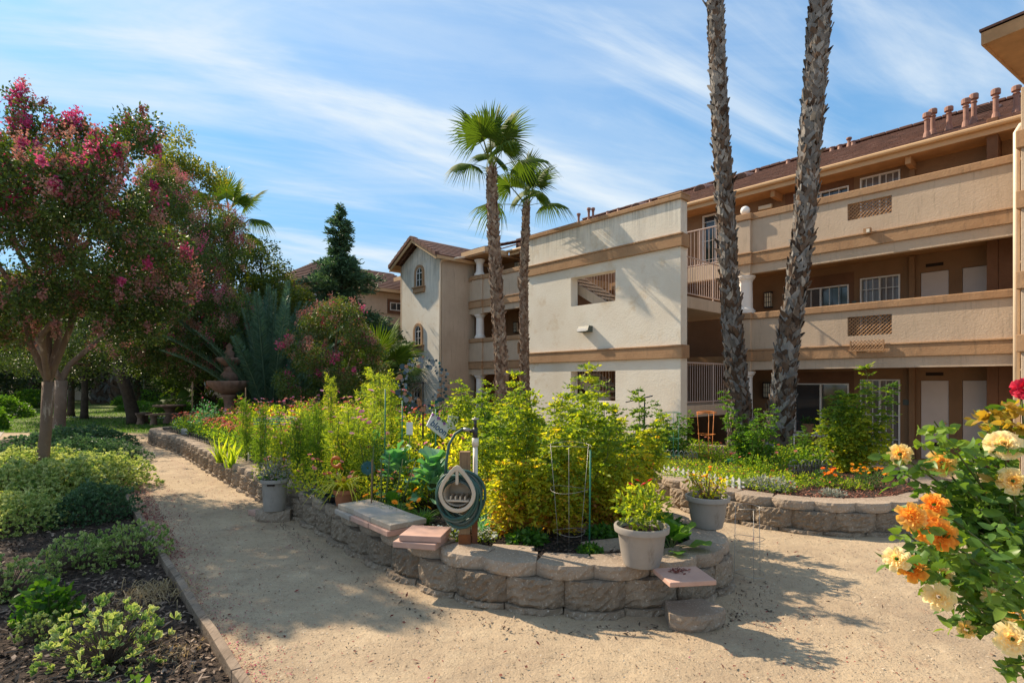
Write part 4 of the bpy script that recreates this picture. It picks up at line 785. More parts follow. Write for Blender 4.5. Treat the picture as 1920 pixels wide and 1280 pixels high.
def fan_frond_mesh(seed, lp=.95, Rr=.85, nseg=38, droop=.35, open_=150):
    """petiole along +x, pleated circular blade torn into drooping tips"""
    rr = random.Random(seed); V = []; T = []; tt = []
    def addt(vs, fs, t): b_ = len(V); V.extend([tuple(v) for v in vs]); T.extend([tuple(i+b_ for i in f) for f in fs]); tt.extend([t]*len(vs))
    pts = [Vector((lp*i/5, 0, .10*lp*math.sin(i/5*math.pi*.5)-.05*(i/5)**2)) for i in range(6)]
    for i in range(5):
        a, c = pts[i], pts[i+1]; w0, w1 = .028*(1-i*.1), .028*(1-(i+1)*.1)
        for (y0, z0, y1, z1) in ((-1, 0, 1, 0), (1, 0, 0, -.7), (0, -.7, -1, 0)):
            addt([a+Vector((0, y0*w0, z0*w0)), a+Vector((0, y1*w0, z1*w0)), c+Vector((0, y1*w1, z1*w1)), c+Vector((0, y0*w1, z0*w1))], [(0, 1, 2), (0, 2, 3)], .95)
    c0 = pts[-1]
    for i in range(nseg):
        ph = rad(-open_+2*open_*(i+.5)/nseg)+rr.uniform(-.02, .02); dp = rad(2*open_/nseg)*.56; ln = Rr*(1-.22*(abs(ph)/rad(open_))**2)*rr.uniform(.9, 1.08)
        def pt(r, an, zz): rad_ = r*(1+.10*math.cos(an)); fold = -.22*abs(math.sin(an))*r*.6; dr = -droop*(r/Rr)**2.2*Rr*(.5+.5*abs(math.sin(an))); return c0+Vector((rad_*math.cos(an), rad_*math.sin(an)*.92, zz+fold+dr))
        m0 = pt(.48*ln, ph, .02); l0, r0 = pt(.46*ln, ph-dp, -.012), pt(.46*ln, ph+dp, -.012); l1, r1 = pt(.74*ln, ph-dp*.42, -.01), pt(.74*ln, ph+dp*.42, -.01); m1 = pt(.74*ln, ph, .015)
        tip = pt(ln, ph+rr.uniform(-.05, .05), -.02)+Vector((0, 0, -droop*Rr*rr.uniform(.05, .55)))
        addt([c0, l0, m0, r0, l1, m1, r1, tip], [(0, 1, 2), (0, 2, 3), (1, 4, 5), (1, 5, 2), (2, 5, 6), (2, 6, 3), (4, 7, 5), (5, 7, 6)], min(1, max(0, .45+rr.gauss(0, .12))))
    me = npmesh('frond', V, T, tt); me.materials.append(LM['palm']); return me
FANS = [fan_frond_mesh(s, .9, .85, 38, d, 118) for s, d in ((1, .12), (2, .35), (3, .7))]
def crown(parent, top, n, sc, seed, elev=(82, -35), asparts=True, up=0):
    rr = random.Random(seed)
    for i in range(n):
        f = i/(n-1); el = elev[0]+(elev[1]-elev[0])*f**1.1+rr.uniform(-7, 7); az = i*137.5+rr.uniform(-15, 15)
        o = link('frond', FANS[min(2, int(f*3))], None, parent); o.location = top; o.rotation_euler = (rad(rr.uniform(-25, 25)), rad(-el), rad(az)); s = sc*rr.uniform(.85, 1.1); o.scale = (s, s, s)
def fan_palm(label, path, radii, ncrown, csc, m, dens=1, bs=1, seed=1, elev=(82, -35), group=None):
    base = Vector(path[0]); r = empty('fan_palm', base, 0, label, 'palm tree', group); pl = [Vector(p)-base for p in path]
    palm_trunk(pl, radii, m, r, dens, bs, seed); crown(r, pl[-1]-Vector((0, 0, .1)), ncrown, csc, seed, elev); return r
fan_palm('taller of the two slim fan palms with fronds, brown trunk rising beside the gable building', [W(944, 800, 14.3)*1-Vector((0, 0, .9)), W(940, 690, 14.2), W(930, 520, 14.1), W(923, 380, 14), W(922, 312, 14)], [.24, .165, .15, .125, .095], 11, .92, M['boots_brown'], 1.0, .7, 3, (88, 8))
fan_palm('shorter and thinner fan palm with fronds, standing against the left edge of the stair tower', [W(985, 800, 16.2)-Vector((0, 0, .5)), W(983, 650, 16.2), W(982, 520, 16.1), W(985, 440, 16), W(987, 380, 16)], [.17, .125, .115, .11, .085], 11, .86, M['boots_brown'], 1.0, .6, 5, (86, -2))
fan_palm('left, nearly straight one of two very tall grey palm trunks in the right bed', [Vector((4.80, 11.5, .25)), W(1386, 760, 11.5), W(1372, 600, 11.5), W(1362, 420, 11.5), W(1352, 250, 11.5), W(1341, 0, 11.5), W(1336, -200, 11.5), W(1333, -420, 11.5)], [.29, .225, .18, .16, .152, .148, .14, .12], 22, 1.15, M['boots'], 1, .88, 7)
fan_palm('right, curving one of two very tall grey palm trunks in the right bed', [Vector((4.98, 10.4, .25)), W(1462, 790, 10.4), W(1478, 640, 10.4), W(1502, 470, 10.4), W(1514, 330, 10.4), W(1528, 150, 10.4), W(1538, 0, 10.4), W(1546, -220, 10.4), W(1548, -450, 10.4)], [.28, .225, .185, .172, .175, .188, .178, .155, .13], 22, 1.15, M['boots'], 1, .88, 9)
fan_palm('distant fan palm rising behind the crape myrtles at the left', [Vector((-15.2, 30, 0)), W(427, 600, 30), W(428, 500, 30), W(431, 405, 30)], [.35, .28, .25, .2], 13, 1.45, M['boots_brown'], .8, 1.6, 12, (75, -35))
fan_palm('small green fan palm with drooping fronds beside the conifer, against the peach wing', [Vector((-4.6, 19.0, 0)), Vector((-4.6, 19.0, .9)), Vector((-4.6, 19, 1.9))], [.3, .3, .22], 16, 1.15, M['boots_brown'], .8, 1.5, 14, (80, -45))
fan_palm('low young fan palm behind the stone picnic table', [Vector((-14.6, 26.5, 0)), Vector((-14.6, 26.5, .6)), Vector((-14.6, 26.5, 1.0))], [.4, .36, .25], 13, 1.5, M['boots_brown'], .8, 1.5, 16, (70, -5))
for i, (px, Y, lab) in enumerate(((880/4.57, 44, 'leftmost of three thick palm trunks in the far lawn border'), (975/4.57, 45, 'middle one of three thick palm trunks in the far lawn border'), (1040/4.57, 43, 'rightmost of three thick palm trunks in the far lawn border'))):
    p = W(px, 716, Y); fan_palm(lab, [Vector((p.x, Y, 0)), Vector((p.x-.2, Y, 3)), Vector((p.x-.3, Y, 7))], [.75, .55, .4], 12, 2, M['boots'], .6, 2.6, 20+i)
# feather fronds
def date_palm(label, base, n, ln, seed):
    root = empty('date_palm', base, 0, label, 'palm tree'); rr = random.Random(seed); meshes = []
    for k in range(4):
        V = []; T = []; t = []; pts = []; m = 16; bend = .05+.10*k
        for i in range(m+1): f = i/m; pts.append(Vector((ln*f*(1-.1*bend), 0, -bend*ln*f**2.4*.9)))
        lb = LB(); 
        for i in range(m):
            a, c = pts[i], pts[i+1]; w0 = .035*(1-i/m)+.006; Vq = [a+Vector((0, w0, 0)), a-Vector((0, w0, 0)), c-Vector((0, w0*.9, 0)), c+Vector((0, w0*.9, 0)), a-Vector((0, 0, w0)), c-Vector((0, 0, w0))]
            lb.add(np.array([tuple(v) for v in Vq]), np.array([(0, 1, 2), (0, 2, 3), (0, 4, 5), (0, 5, 3), (1, 4, 5), (1, 5, 2)]), np.full(6, .9))
        P = []; D = []; Ls = []
        for i in range(14, 130):
            f = i/130; j = min(m-1, int(f*m)); p = pts[j].lerp(pts[j+1], f*m-j); d = (pts[j+1]-pts[j]).normalized()
            for sg in (1, -1): P.append(tuple(p)); D.append((d.x*.75, sg*.75, .28+rr.uniform(-.1, .1)+d.z*.6)); Ls.append(.36*math.sin(math.pi*min(1, .12+f*.85))**.6+.03)
        lb.add(*leaves(P, D, Ls, .030, np.clip(.5+R.normal(size=len(P))*.15, 0, 1), 'dia', .3)); me = lb.mesh('frond'); me.materials.append(LM['datepalm']); meshes.append(me)
    for i in range(n):
        f = i/(n-1); el = 88-36*f**1.0+rr.uniform(-4, 4); o = link('frond', meshes[min(3, int(f*4))], None, root); o.location = (rr.uniform(-.15, .15), rr.uniform(-.15, .15), .3*(1-f)); o.rotation_euler = (rad(rr.uniform(-30, 30)), rad(-el), rad(i*137.5)); s = rr.uniform(.85, 1.1); o.scale = (s, s, s)
    b = MB(); b.lathe([(.5, -.2), (.55, .2), (.4, .6), (.15, .8)], 14); b.build('trunk', M['boots_brown'], root)
date_palm('large blue green date palm with upright feather fronds behind the stone fountain', Vector((-9.1, 20.5, .1)), 44, 5.0, 4)
# ---------------------------------------------------------------- trees
def pollen(cl, n, m, rr, side=None, zt=.35):
    out = []
    for _ in range(n):
        c = random.choice(cl); d = sph(1)[0]; d[2] = abs(d[2])*.9+.1 if random.random() < .7 else d[2]
        if side is not None: d = d+np.array(side)*.5; d = d/np.linalg.norm(d)
        out.append((c[0]+d[0]*c[3]*.95, c[1]+d[1]*c[3]*.95, c[2]+d[2]*c[3]*.85, rr*random.uniform(.6, 1.3), m))
    return out
PA = [(-130, 260), (-40, 235), (10, 265), (22, 215), (36, 178), (52, 180), (66, 225), (88, 262), (108, 225), (150, 228), (170, 265), (200, 245), (235, 250), (258, 225), (274, 235), (268, 290), (262, 345), (300, 380), (330, 430), (345, 520), (330, 600), (300, 640), (220, 655), (130, 640), (60, 650), (-20, 640), (-130, 600)]
ca = clumps_in(PA, 9.3, 2.0, 140, .26, .50)
ca += [(*W(x, y, Y), r) for x, y, Y, r in ((45, 195, 9.2, .14), (40, 222, 9.2, .2), (258, 240, 9.5, .2), (240, 262, 9.4, .22), (120, 240, 9, .22), (205, 258, 9.2, .2), (62, 245, 9.1, .22), (150, 246, 9.3, .22))]
ca += clumps_in([(-150, 285), (-20, 262), (30, 250), (60, 258), (110, 275), (200, 275), (200, 430), (-150, 430)], 7.5, .7, 30, .24, .38)
hi = [c for c in ca if c[2] > 4.3]; lo_ = [c for c in ca if c[2] <= 4.6]
tree('crape_myrtle', 'nearest crape myrtle with smooth pale forked trunk and pink flower clusters, at the left', 'tree', G(76, 905), ca, .10, 1.75, LM['crape'], M['bark'], .066, 560, .3,
     pollen(hi, 120, 70, .13)+pollen(lo_, 24, 70, .09), pollen(lo_, 260, 62, .14)+pollen(hi, 110, 60, .13), (.05, .1), tint0=.42, limbs=5)
PC = [(255, 420), (268, 345), (300, 318), (345, 345), (388, 392), (415, 402), (448, 440), (432, 500), (420, 540), (462, 570), (474, 600), (455, 660), (400, 700), (330, 705), (250, 700), (200, 660), (190, 560)]
cc = clumps_in(PC, 20.3, 2.6, 125, .5, .85)
hi = [c for c in cc if c[2] > 3.8]; lo_ = [c for c in cc if c[2] <= 4.4]
tree('crape_myrtle', 'crape myrtle with dark stout leaning trunk on the lawn edge, pink and rusty flower heads', 'tree', Vector((-15.7, 22.9, 0)), cc, .26, 2.6, LM['crape'], M['darkbark'], .09, 520, .3,
     pollen(hi, 90, 60, .25, (.5, -.6, .2))+pollen(lo_, 34, 60, .19, (.2, -.9, 0)), pollen(cc, 330, 80, .22, (.3, -.7, .2)), (-.5, -.4), tint0=.45, limbs=4)
tree('crape_myrtle', 'crape myrtle with grey forked trunk standing behind the nearest one, half hidden by hedges', 'tree', G(108, 830), clumps_in([(-60, 560), (60, 500), (200, 520), (260, 600), (250, 690), (120, 700), (-40, 690)], 17, 2.4, 60, .4, .7), .17, 1.8, LM['crape'], M['bark'], .08, 330, .3,
     None, pollen(clumps_in([(-60, 560), (60, 500), (200, 520), (260, 600), (250, 690)], 15, 1, 20, .3, .5), 40, 30, .16), (.1, .0), tint0=.35)
cb = clumps_in([(545, 650), (560, 590), (600, 560), (640, 560), (680, 590), (712, 640), (715, 700), (690, 750), (600, 765), (530, 750), (520, 700)], 16.6, 1.5, 85, .26, .44)
tree('crape_myrtle', 'rounded shrubby crape myrtle with pink and rust flower heads in front of the conifer', 'tree', Vector((-5.4, 17.0, 0)), cb, .12, .7, LM['crape'], M['bark'], .07, 520, .3,
     pollen(cb, 44, 40, .13, (0, -.8, .2)), pollen([c for c in cb if c[2] > 2.2], 110, 30, .15, (0, -.6, .5)), (0, 0), tint0=.6)
tree('crape_myrtle', 'tall crape myrtle beyond the left edge, its outer sprays entering the photo at upper left', 'tree', Vector((-10.2, 7.6, 0)), ell_clumps((-10.0, 6.8, 5.7), 2.3, 2.1, 2.1, 46, .35, .55), .10, 1.9, LM['crape'], M['bark'], .07, 330, .3, None, None, (0, 0), tint0=.42, limbs=4)  # unseen tree, inferred from the shade on the left shrubs and path
# tall yellow-green tree behind
tree('sweetgum_tree', 'tall yellow green tree whose top shows above the crape myrtles', 'tree', Vector((-16.5, 27, 0)), clumps_in([(272, 330), (285, 262), (318, 248), (340, 262), (352, 300), (385, 290), (408, 330), (405, 380), (380, 420), (400, 470), (420, 540), (380, 640), (270, 640), (240, 500), (255, 380)], 26, 2.4, 85, .55, .95), .28, 3, LM['yellowtree'], M['darkbark'], .15, 620, .2, tint0=.5)
tree('leafy_tree', 'medium green tree with airy top behind the date palm', 'tree', Vector((-13.3, 30, 0)), clumps_in([(405, 560), (430, 480), (470, 463), (500, 470), (540, 500), (560, 520), (590, 560), (580, 660), (560, 720), (400, 720)], 28, 2.5, 95, .5, .9), .22, 2.2, LM['yellowtree'], M['darkbark'], .14, 640, .2, tint0=.25)
def conifer(label, base, h, r, seed, z0=.8):
    root = empty('conifer', base, 0, label, 'tree'); rr = random.Random(seed); b = MB(); b.tube([(0, 0, -.1), (0, 0, h*.5), (.05, 0, h*.97)], [.2, .11, .01], 8)
    lb = LB(); z = z0
    while z < h:
        f = (z-z0)/(h-z0); rl = r*(1-f)**1.0*(.70+.30*math.sin(f*23))+.04; k = 7 if f < .8 else 4
        for i in range(k):
            a = rr.uniform(0, 2*math.pi); l_ = rl*rr.uniform(.6, 1.12); d = Vector((math.cos(a), math.sin(a), 0)); pts = [Vector((0, 0, z))+d*l_*q+Vector((0, 0, .30*l_*q-.22*l_*q*q+.1*q)) for q in (0, .35, .7, 1)]
            b.tube(pts, [.03*(1-f)+.008, .02*(1-f)+.006, .01, .004], 4, caps=False)
            n = int(110*l_/1.5)+6; q = R.random(n)**.7; base_ = np.array([tuple(pts[0].lerp(pts[3], float(x))+Vector((0, 0, .22*l_*math.sin(math.pi*float(x))*.5))) for x in q]); sp = .03+.12*l_*(1-q*.55)
            P = base_+R.normal(size=(n, 3))*sp[:, None]*np.array([1, 1, .55]); D = np.array([d.x, d.y, .12])+R.normal(size=(n, 3))*.5
            lb.add(*leaves(P, D, R.uniform(.14, .26, n), .06, np.clip(.45+R.normal(size=n)*.2+R.normal()*.12, 0, 1), 'dia', .4))
        z += .17*(1-f*.4)
    b.build('trunk', M['darkbark'], root); lb.build('crown', LM['conifer'], root); return root
conifer('tall narrow dark green conifer left of the gable building', Vector((-8.0, 25.6, 0)), 9.9, 4.1, 5)
# background mass
def bgtree(px, Y, h, r, seed, m='darktree', label='', cat='tree', tr=.28, fh=2.4):
    p = W(px, 716, Y); cl = ell_clumps((p.x, Y, h-r*.75), r, r, r*.8, 46, r*.24, r*.38)
    return tree('broad_tree', label, cat, Vector((p.x, Y, 0)), cl, tr, fh, LM[m], M['darkbark'], .2, 520, .1, tint0=.45)
for i, (px, Y, h, r, m, lab) in enumerate(((-60, 34, 7.5, 4.2, 'darktree', 'dark broad tree at the far left edge behind the walkway'), (60, 44, 9, 5, 'darktree', 'dark broad tree farthest back above the end of the walkway'), (158, 26, 6.2, 2.8, 'darktree', 'dark tree on the right of two thin dark trunks in the lawn'), (133, 28, 6.5, 3.0, 'darktree', 'dark tree on the left of two thin dark trunks in the lawn'),
     (10, 52, 10, 6, 'darktree', 'dark tree behind the far end of the walkway, rearmost at the left'), (205, 50, 8.5, 5, 'darktree', 'dark tree behind the low distant building'), (255, 38, 8.2, 4.4, 'darktree', 'dark broad tree behind the palm trunks at the back of the lawn'), (372, 27.5, 6.4, 3.0, 'darktree', 'very dark tree right behind the stone fountain'), (480, 34, 7.0, 3.6, 'tree', 'green tree far behind the date palm'), (585, 29, 5.4, 2.4, 'tree', 'rounded green tree between the date palm and the conifer'), (700, 24.5, 4.3, 1.7, 'tree', 'small bushy green tree against the peach wing'), (430, 24.5, 4.4, 1.8, 'darktree', 'low dark tree between the fountain and the date palm'))):
    bgtree(px, Y, h, r, i, m, lab, tr=.16 if px in (158, 133) else .28)
# ---------------------------------------------------------------- bushes
def shell_bush(name, r, h, n, leafm, lsz, lw, shape='dia', edge=0.0, tint0=.45, seed=1, stems=10, rosette=0, depth=.30, stemm='twig', lumps=9):
    """mounded shrub: twigs + a lumpy layer of leaves; rosette>0 groups leaves into whorls at shoot tips"""
    root = empty(name); rr = random.Random(seed); b = MB(); n_t = max(1, n//max(1, rosette)); d = unit(R.normal(size=(n_t, 3))); d[:, 2] = np.abs(d[:, 2])*1.0-.12
    lump = unit(R.normal(size=(lumps, 3))); lump[:, 2] = abs(lump[:, 2]); rad_ = np.ones(n_t)*.72
    for l_ in lump: rad_ = np.maximum(rad_, .62+.42*np.clip((d@l_-(.55 if lumps < 20 else .82))/(.45 if lumps < 20 else .18), 0, 1)**.7*R.uniform(.6, 1.1))
    k = rad_*(1-depth*R.random(n_t)**1.5)*np.where(R.random(n_t) < .06, R.uniform(1.02, 1.22, n_t), 1); P = d*k[:, None]*np.array([r, r, h*.98]); P[:, 2] = np.maximum(P[:, 2]+h*.08, .03)
    for i in range(0, n_t, max(1, n_t//(stems*6))):
        p = Vector(P[i]); b.tube([Vector((p.x*.12, p.y*.12, 0)), Vector((p.x*.6, p.y*.6, p.z*.55)), p*.97], [.008, .005, .0025], 4, caps=False)
    if rosette:
        P = np.repeat(P, rosette, 0); dd = np.repeat(unit(d+np.array([0, 0, .6])), rosette, 0); D = dd*.95+R.normal(size=(len(P), 3))*.55; D[:, 2] = np.abs(D[:, 2])*.8+.05; t = np.repeat(R.normal(size=n_t)*.12, rosette)
    else: D = d*.6+R.normal(size=(n_t, 3))*.7; D[:, 2] += .15; t = R.normal(size=n_t)*.15
    m_ = len(P); V, T, tt = leaves(P, D, lsz*R.uniform(.65, 1.25, m_), lw*R.uniform(.75, 1.2, m_), np.clip(tint0+t+R.normal(size=m_)*.08, 0, .95), shape, .15, edge)
    LB().add(V, T, tt).build('foliage', leafm, root); b.build('stems', M[stemm], root); return root
VB = [shell_bush('variegated_shrub', .48, .52, 1250, LM['varieg'], .052, .030, 'obo', .45, .26, 1, 16, 10, .6), shell_bush('variegated_shrub', .62, .55, 2600, LM['varieg'], .044, .025, 'obo', .42, .25, 2, 16, 8, .5)]
VH = shell_bush('hedge_shrub', .9, .78, 9000, LM['varieg'], .055, .030, 'dia', 0, .60, 3, 14, 6, .5, lumps=26)  # variegated leaves; a sunlit look is put into their yellower tint
VH2 = shell_bush('hedge_shrub', .9, .76, 9000, LM['bluehedge'], .055, .028, 'dia', 0, .5, 4, 14, 6, .5, lumps=26)
def put(proto, px, py, sc=1, label=None, cat='shrub', group=None, rz=None, z=0, first=[set()], X=None, Y=None):
    p = G(px, py, z) if X is None else Vector((X, Y, z)); rz = random.uniform(0, 6.28) if rz is None else rz
    if proto.name not in first[0]:
        first[0].add(proto.name); proto.location = p; proto.rotation_euler = (0, 0, rz); proto.scale = (sc, sc, sc) if not hasattr(sc, '__len__') else sc; tag(proto, label, cat, group); return proto
    return clone(proto, None, p, rz, sc, label, group, cat)
hg = 'variegated shrubs beside the dirt path'
for px, py, q, sc, lab in ((205, 1238, 0, (.80, .80, .92), 'sparse variegated shrub nearest the camera, beside the wood edging at lower left'), (245, 1050, 1, (.66, .66, .85), 'cream edged shrub hugging the middle of the wood edging'), (150, 1065, 1, (.6, .6, .75), 'cream edged shrub behind the dark green seedling'),
     (10, 1120, 0, (.7, .7, .8), 'low cream edged shrub cut by the left edge of the photo'), (70, 1200, 0, (.35, .35, .45), 'tiny variegated sprig in the bark mulch left of the nearest shrub')): put(VB[q], px, py, sc, lab, 'shrub', hg)
for px, py, q, sc, lab in ((175, 975, 3, (.62, .62, .82), 'grey green mounded shrub in front of the crape myrtle trunk'), (35, 990, 2, (.66, .66, .75), 'broad cream edged shrub at the left edge below the crape myrtle'),
     (10, 950, 2, (1.1, 1, 1.05), 'sunlit yellow green hedge shrub at the far left edge'), (110, 935, 2, (1, 1, 1.0), 'sunlit hedge shrub at the foot of the crape myrtle trunk'), (185, 915, 2, (1.05, 1, 1.0), 'sunlit hedge shrub touching the left edge of the path'), (60, 900, 2, (1.2, 1.2, 1), 'sunlit hedge shrub behind the crape myrtle trunk'),
     (150, 868, 3, (1.2, 1.2, 1.0), 'blue green hedge shrub behind the sunlit hedge'), (110, 848, 3, (1.5, 1.5, 1.05), 'blue green hedge shrub at the corner of the walkway'), (165, 838, 3, (1.4, 1.5, 1.0), 'farthest blue green hedge shrub beside the end of the dirt path'), (205, 870, 3, (.9, 1, .75), 'small blue green hedge shrub narrowing the path')):
    put(VH if q == 2 else VH2, px, py, sc, lab, 'shrub', hg)
GB = shell_bush('green_seedling', .26, .38, 420, LM['green'], .065, .045, 'oval', 0, .4, 6, 8, 0, .6, stemm='stem'); put(GB, 88, 1165, .9, 'bright green leafy seedling in the bark mulch at lower left', 'plant')
YW = shell_bush('yellow_weed', .10, .22, 60, LM['green'], .05, .03, 'oval', .0, .95, 7, 4, 0, .6, stemm='stem'); put(YW, 245, 1330, 1, 'yellow green weed tip at the bottom edge of the photo', 'plant')
def drygrass(n, cx_, cy_, r, h, name='dry_grass', lab='tuft of dry straw grass beside the wood edging', seed=0, m='dry', parent=None, w_=.006):
    P = np.stack([R.normal(size=n)*r*.4, R.normal(size=n)*r*.4, np.zeros(n)], 1); D = R.normal(size=(n, 3))*.7; D[:, 2] = 1; V, T, t = leaves(P, D, h*R.uniform(.5, 1.2, n), w_, R.random(n), 'blade', .7)
    o = link(name, npmesh(name, V, T, t), LM[m]); o.location = (cx_, cy_, 0); return tag(o, lab, 'grass tuft')
p = G(285, 1120); drygrass(240, p.x, p.y, .35, .30); p = G(330, 1225); drygrass(120, p.x, p.y, .3, .14, lab='short dry grass along the near edge of the path boards')
# fallen twigs
b = MB()
for i in range(150):
    p = G(random.uniform(-50, 400), random.uniform(1090, 1300)); 
    if edl(p.x, p.y) < .45 or not inpoly(p.x, p.y, [(x-.02, y) for x, y in EDGE]+[(-15, 18), (-9, 2), (-4, -1)]): continue
    a = random.uniform(0, 6.28); l_ = random.uniform(.08, .45); q = [Vector((p.x+math.cos(a+j*.15)*l_*j/3, p.y+math.sin(a+j*.15)*l_*j/3, .02+.02*math.sin(j*1.3+i))) for j in range(4)]; b.tube(q, [.004, .0035, .003, .0015], 4, random.random())
o = b.build('fallen_twigs', mat('grey_twig', (.24, .19, .15), .9, .2, var=(5, 3), col2=(.12, .09, .07))); o['kind'] = 'stuff'
# shrubs along the walkway and in the lawn border
LG = shell_bush('round_shrub', 1.3, 1.2, 5200, LM['green'], .12, .06, 'dia', 0, .6, 8, 8, 0, .25)
for X, Y, sc, lab in ((-19.6, 19.5, (1.0, 1.2, 1.2), 'bright green shrub left of the walkway, nearest of the row'), (-24.5, 22.5, (1.4, 1.4, 1.3), 'large bright green shrub cut by the left edge beside the walkway'), (-25.2, 26.8, (1.1, 1.1, 1.05), 'bright green shrub farther along the left side of the walkway'), (-33, 38, (1.6, 1.6, 1.2), 'green shrub where the walkway disappears'),
     (-20.0, 32.5, (.9, .8, .75), 'low yellow green shrub at the back of the lawn'), (-17.2, 32, (.9, .8, .8), 'yellow green shrub at the back of the lawn near the picnic table'), (-15.2, 30, (1.2, 1, .8), 'grey green shrub behind the low fan palm'), (-23, 34, (1.3, 1, .55), 'flat green shrub in the middle of the far border'), (-28, 42, (2, 1.2, 1.1), 'wide green shrub in front of the distant low building')):
    put(LG, 0, 0, sc, lab, 'shrub', 'green shrubs around the lawn', X=X, Y=Y)
for X, Y, sc, lab in ((-9.0, 19.2, (.8, .8, .9), 'round shrub at the foot of the date palm'), (-6.6, 18.6, (1.0, .8, .85), 'low shrub between date palm and rounded crape myrtle'), (-3.9, 17.6, (1.0, .9, .9), 'low shrub right of the rounded crape myrtle'), (-11.4, 22, (1.1, .9, 1.0), 'dark shrub behind the stone fountain'), (-2.4, 18.4, (.9, .8, .8), 'shrub at the foot of the gable building'), (-.9, 17.6, (.8, .8, .75), 'shrub at the foot of the far balcony column'), (.6, 15.3, (.6, .6, .7), 'shrub at the foot of the shorter slim palm')):
    put(LG, 0, 0, sc, lab, 'shrub', 'shrubs behind the long bed', X=X, Y=Y)
# ---------------------------------------------------------------- garden plants (prototypes are moved to their first place, then cloned)
def cat_(*lbs):
    V = []; T = []; t = []; n = 0
    for v, tr, tt in lbs: V.append(v); T.append(tr+n); t.append(tt); n += len(v)
    return np.concatenate(V), np.concatenate(T), np.concatenate(t)
def compound(P, D, ln, n_leaf, lsz, lw, t, shape='dia', fray=.25):
    """pinnate leaves: leaflets in pairs along each drooping rachis. P,D (n,3)"""
    n = len(P); D = unit(D); S_ = unit(np.cross(D, np.array([0, 0, 1.0])+R.normal(size=(n, 3))*.2)); PP = []; DD = []; tt = []; L_ = []
    for k in range(n_leaf):
        f = (k//2+1)/((n_leaf+1)//2); sg = 1 if k % 2 else -1; q = P+D*ln[:, None]*f; q[:, 2] -= ln*.35*f*f
        if k == n_leaf-1: d = D.copy()
        else: d = D*.5+S_*sg*.9
        d = d+R.normal(size=(n, 3))*fray; d[:, 2] -= .25; PP.append(q); DD.append(d); tt.append(t+R.normal(size=n)*.05); L_.append(lsz*R.uniform(.7, 1.2, n)*(1.15 if k == n_leaf-1 else 1))
    return leaves(np.concatenate(PP), np.concatenate(DD), np.concatenate(L_), lw*R.uniform(.8, 1.25, len(np.concatenate(L_))), np.clip(np.concatenate(tt), 0, 1), shape, .3)
def tomato(h, r, nleaf, seed, tlow=.85, ttop=.2, droop=.0, shoots=9, lsz=.055, toms=6, name='tomato_plant', m='tomato'):
    root = empty(name); rr = random.Random(seed); b = MB(); P = []; D = []; t = []; Ls = []; fr = []
    for s in range(shoots):
        a = s*2.4+rr.uniform(-.3, .3); hr = h*rr.uniform(.55, 1.12) if s else h*1.32; st = rr.gauss(0, .09); spread = r*rr.uniform(.3, 1.0)
        pts = [Vector((spread*math.cos(a)*math.sin(min(1.45, q*1.6))*1.0+rr.gauss(0, .02), spread*math.sin(a)*math.sin(min(1.45, q*1.6))+rr.gauss(0, .02), hr*q)) for q in np.linspace(0, 1, 8)]
        b.tube(pts, list(np.linspace(.009, .003, 8)), 5, caps=False); k = nleaf//shoots
        for _ in range(k):
            f = min(1, (int(rr.random()**.95*15)+rr.gauss(.5, .12))/15); f = max(0, f); j = min(6, int(f*7)); p = pts[j].lerp(pts[j+1], f*7-j); az = rr.uniform(0, 6.28); P.append(tuple(p)); D.append((math.cos(az), math.sin(az), rr.uniform(-.45, .55)+(.5 if f > .85 else 0)))
            tv = tlow+(ttop-tlow)*min(1, p.z/h*1.15)+rr.gauss(0, .14)+st; t.append(min(.97, max(.0, tv))); Ls.append(.13*rr.uniform(.6, 1.4)*(1-.45*f*f)*r/.4)
            if rr.random() < toms/nleaf and .1 < f < .75: fr.append((p+Vector((math.cos(az), math.sin(az), -.6))*.07, rr.random()))
    V, T, tt = compound(np.array(P), np.array(D), np.array(Ls), 7, lsz, lsz*.55, np.array(t)); LB().add(V, T, tt).build('foliage', LM[m], root); b.build('stems', M['stem'], root)
    for p, q in fr:
        f_ = MB(); f_.ball((0, 0, 0), .024, 10, sz=.9); o = f_.build('tomato', M['tom_g'] if q < .5 else M['tom_r'], root, smooth=True); o.location = p
    return root
M['tom_g'] = mat('green_tomato', (.30, .36, .07), .25, .5); M['tom_r'] = mat('ripe_tomato', (.60, .09, .02), .2, .5)
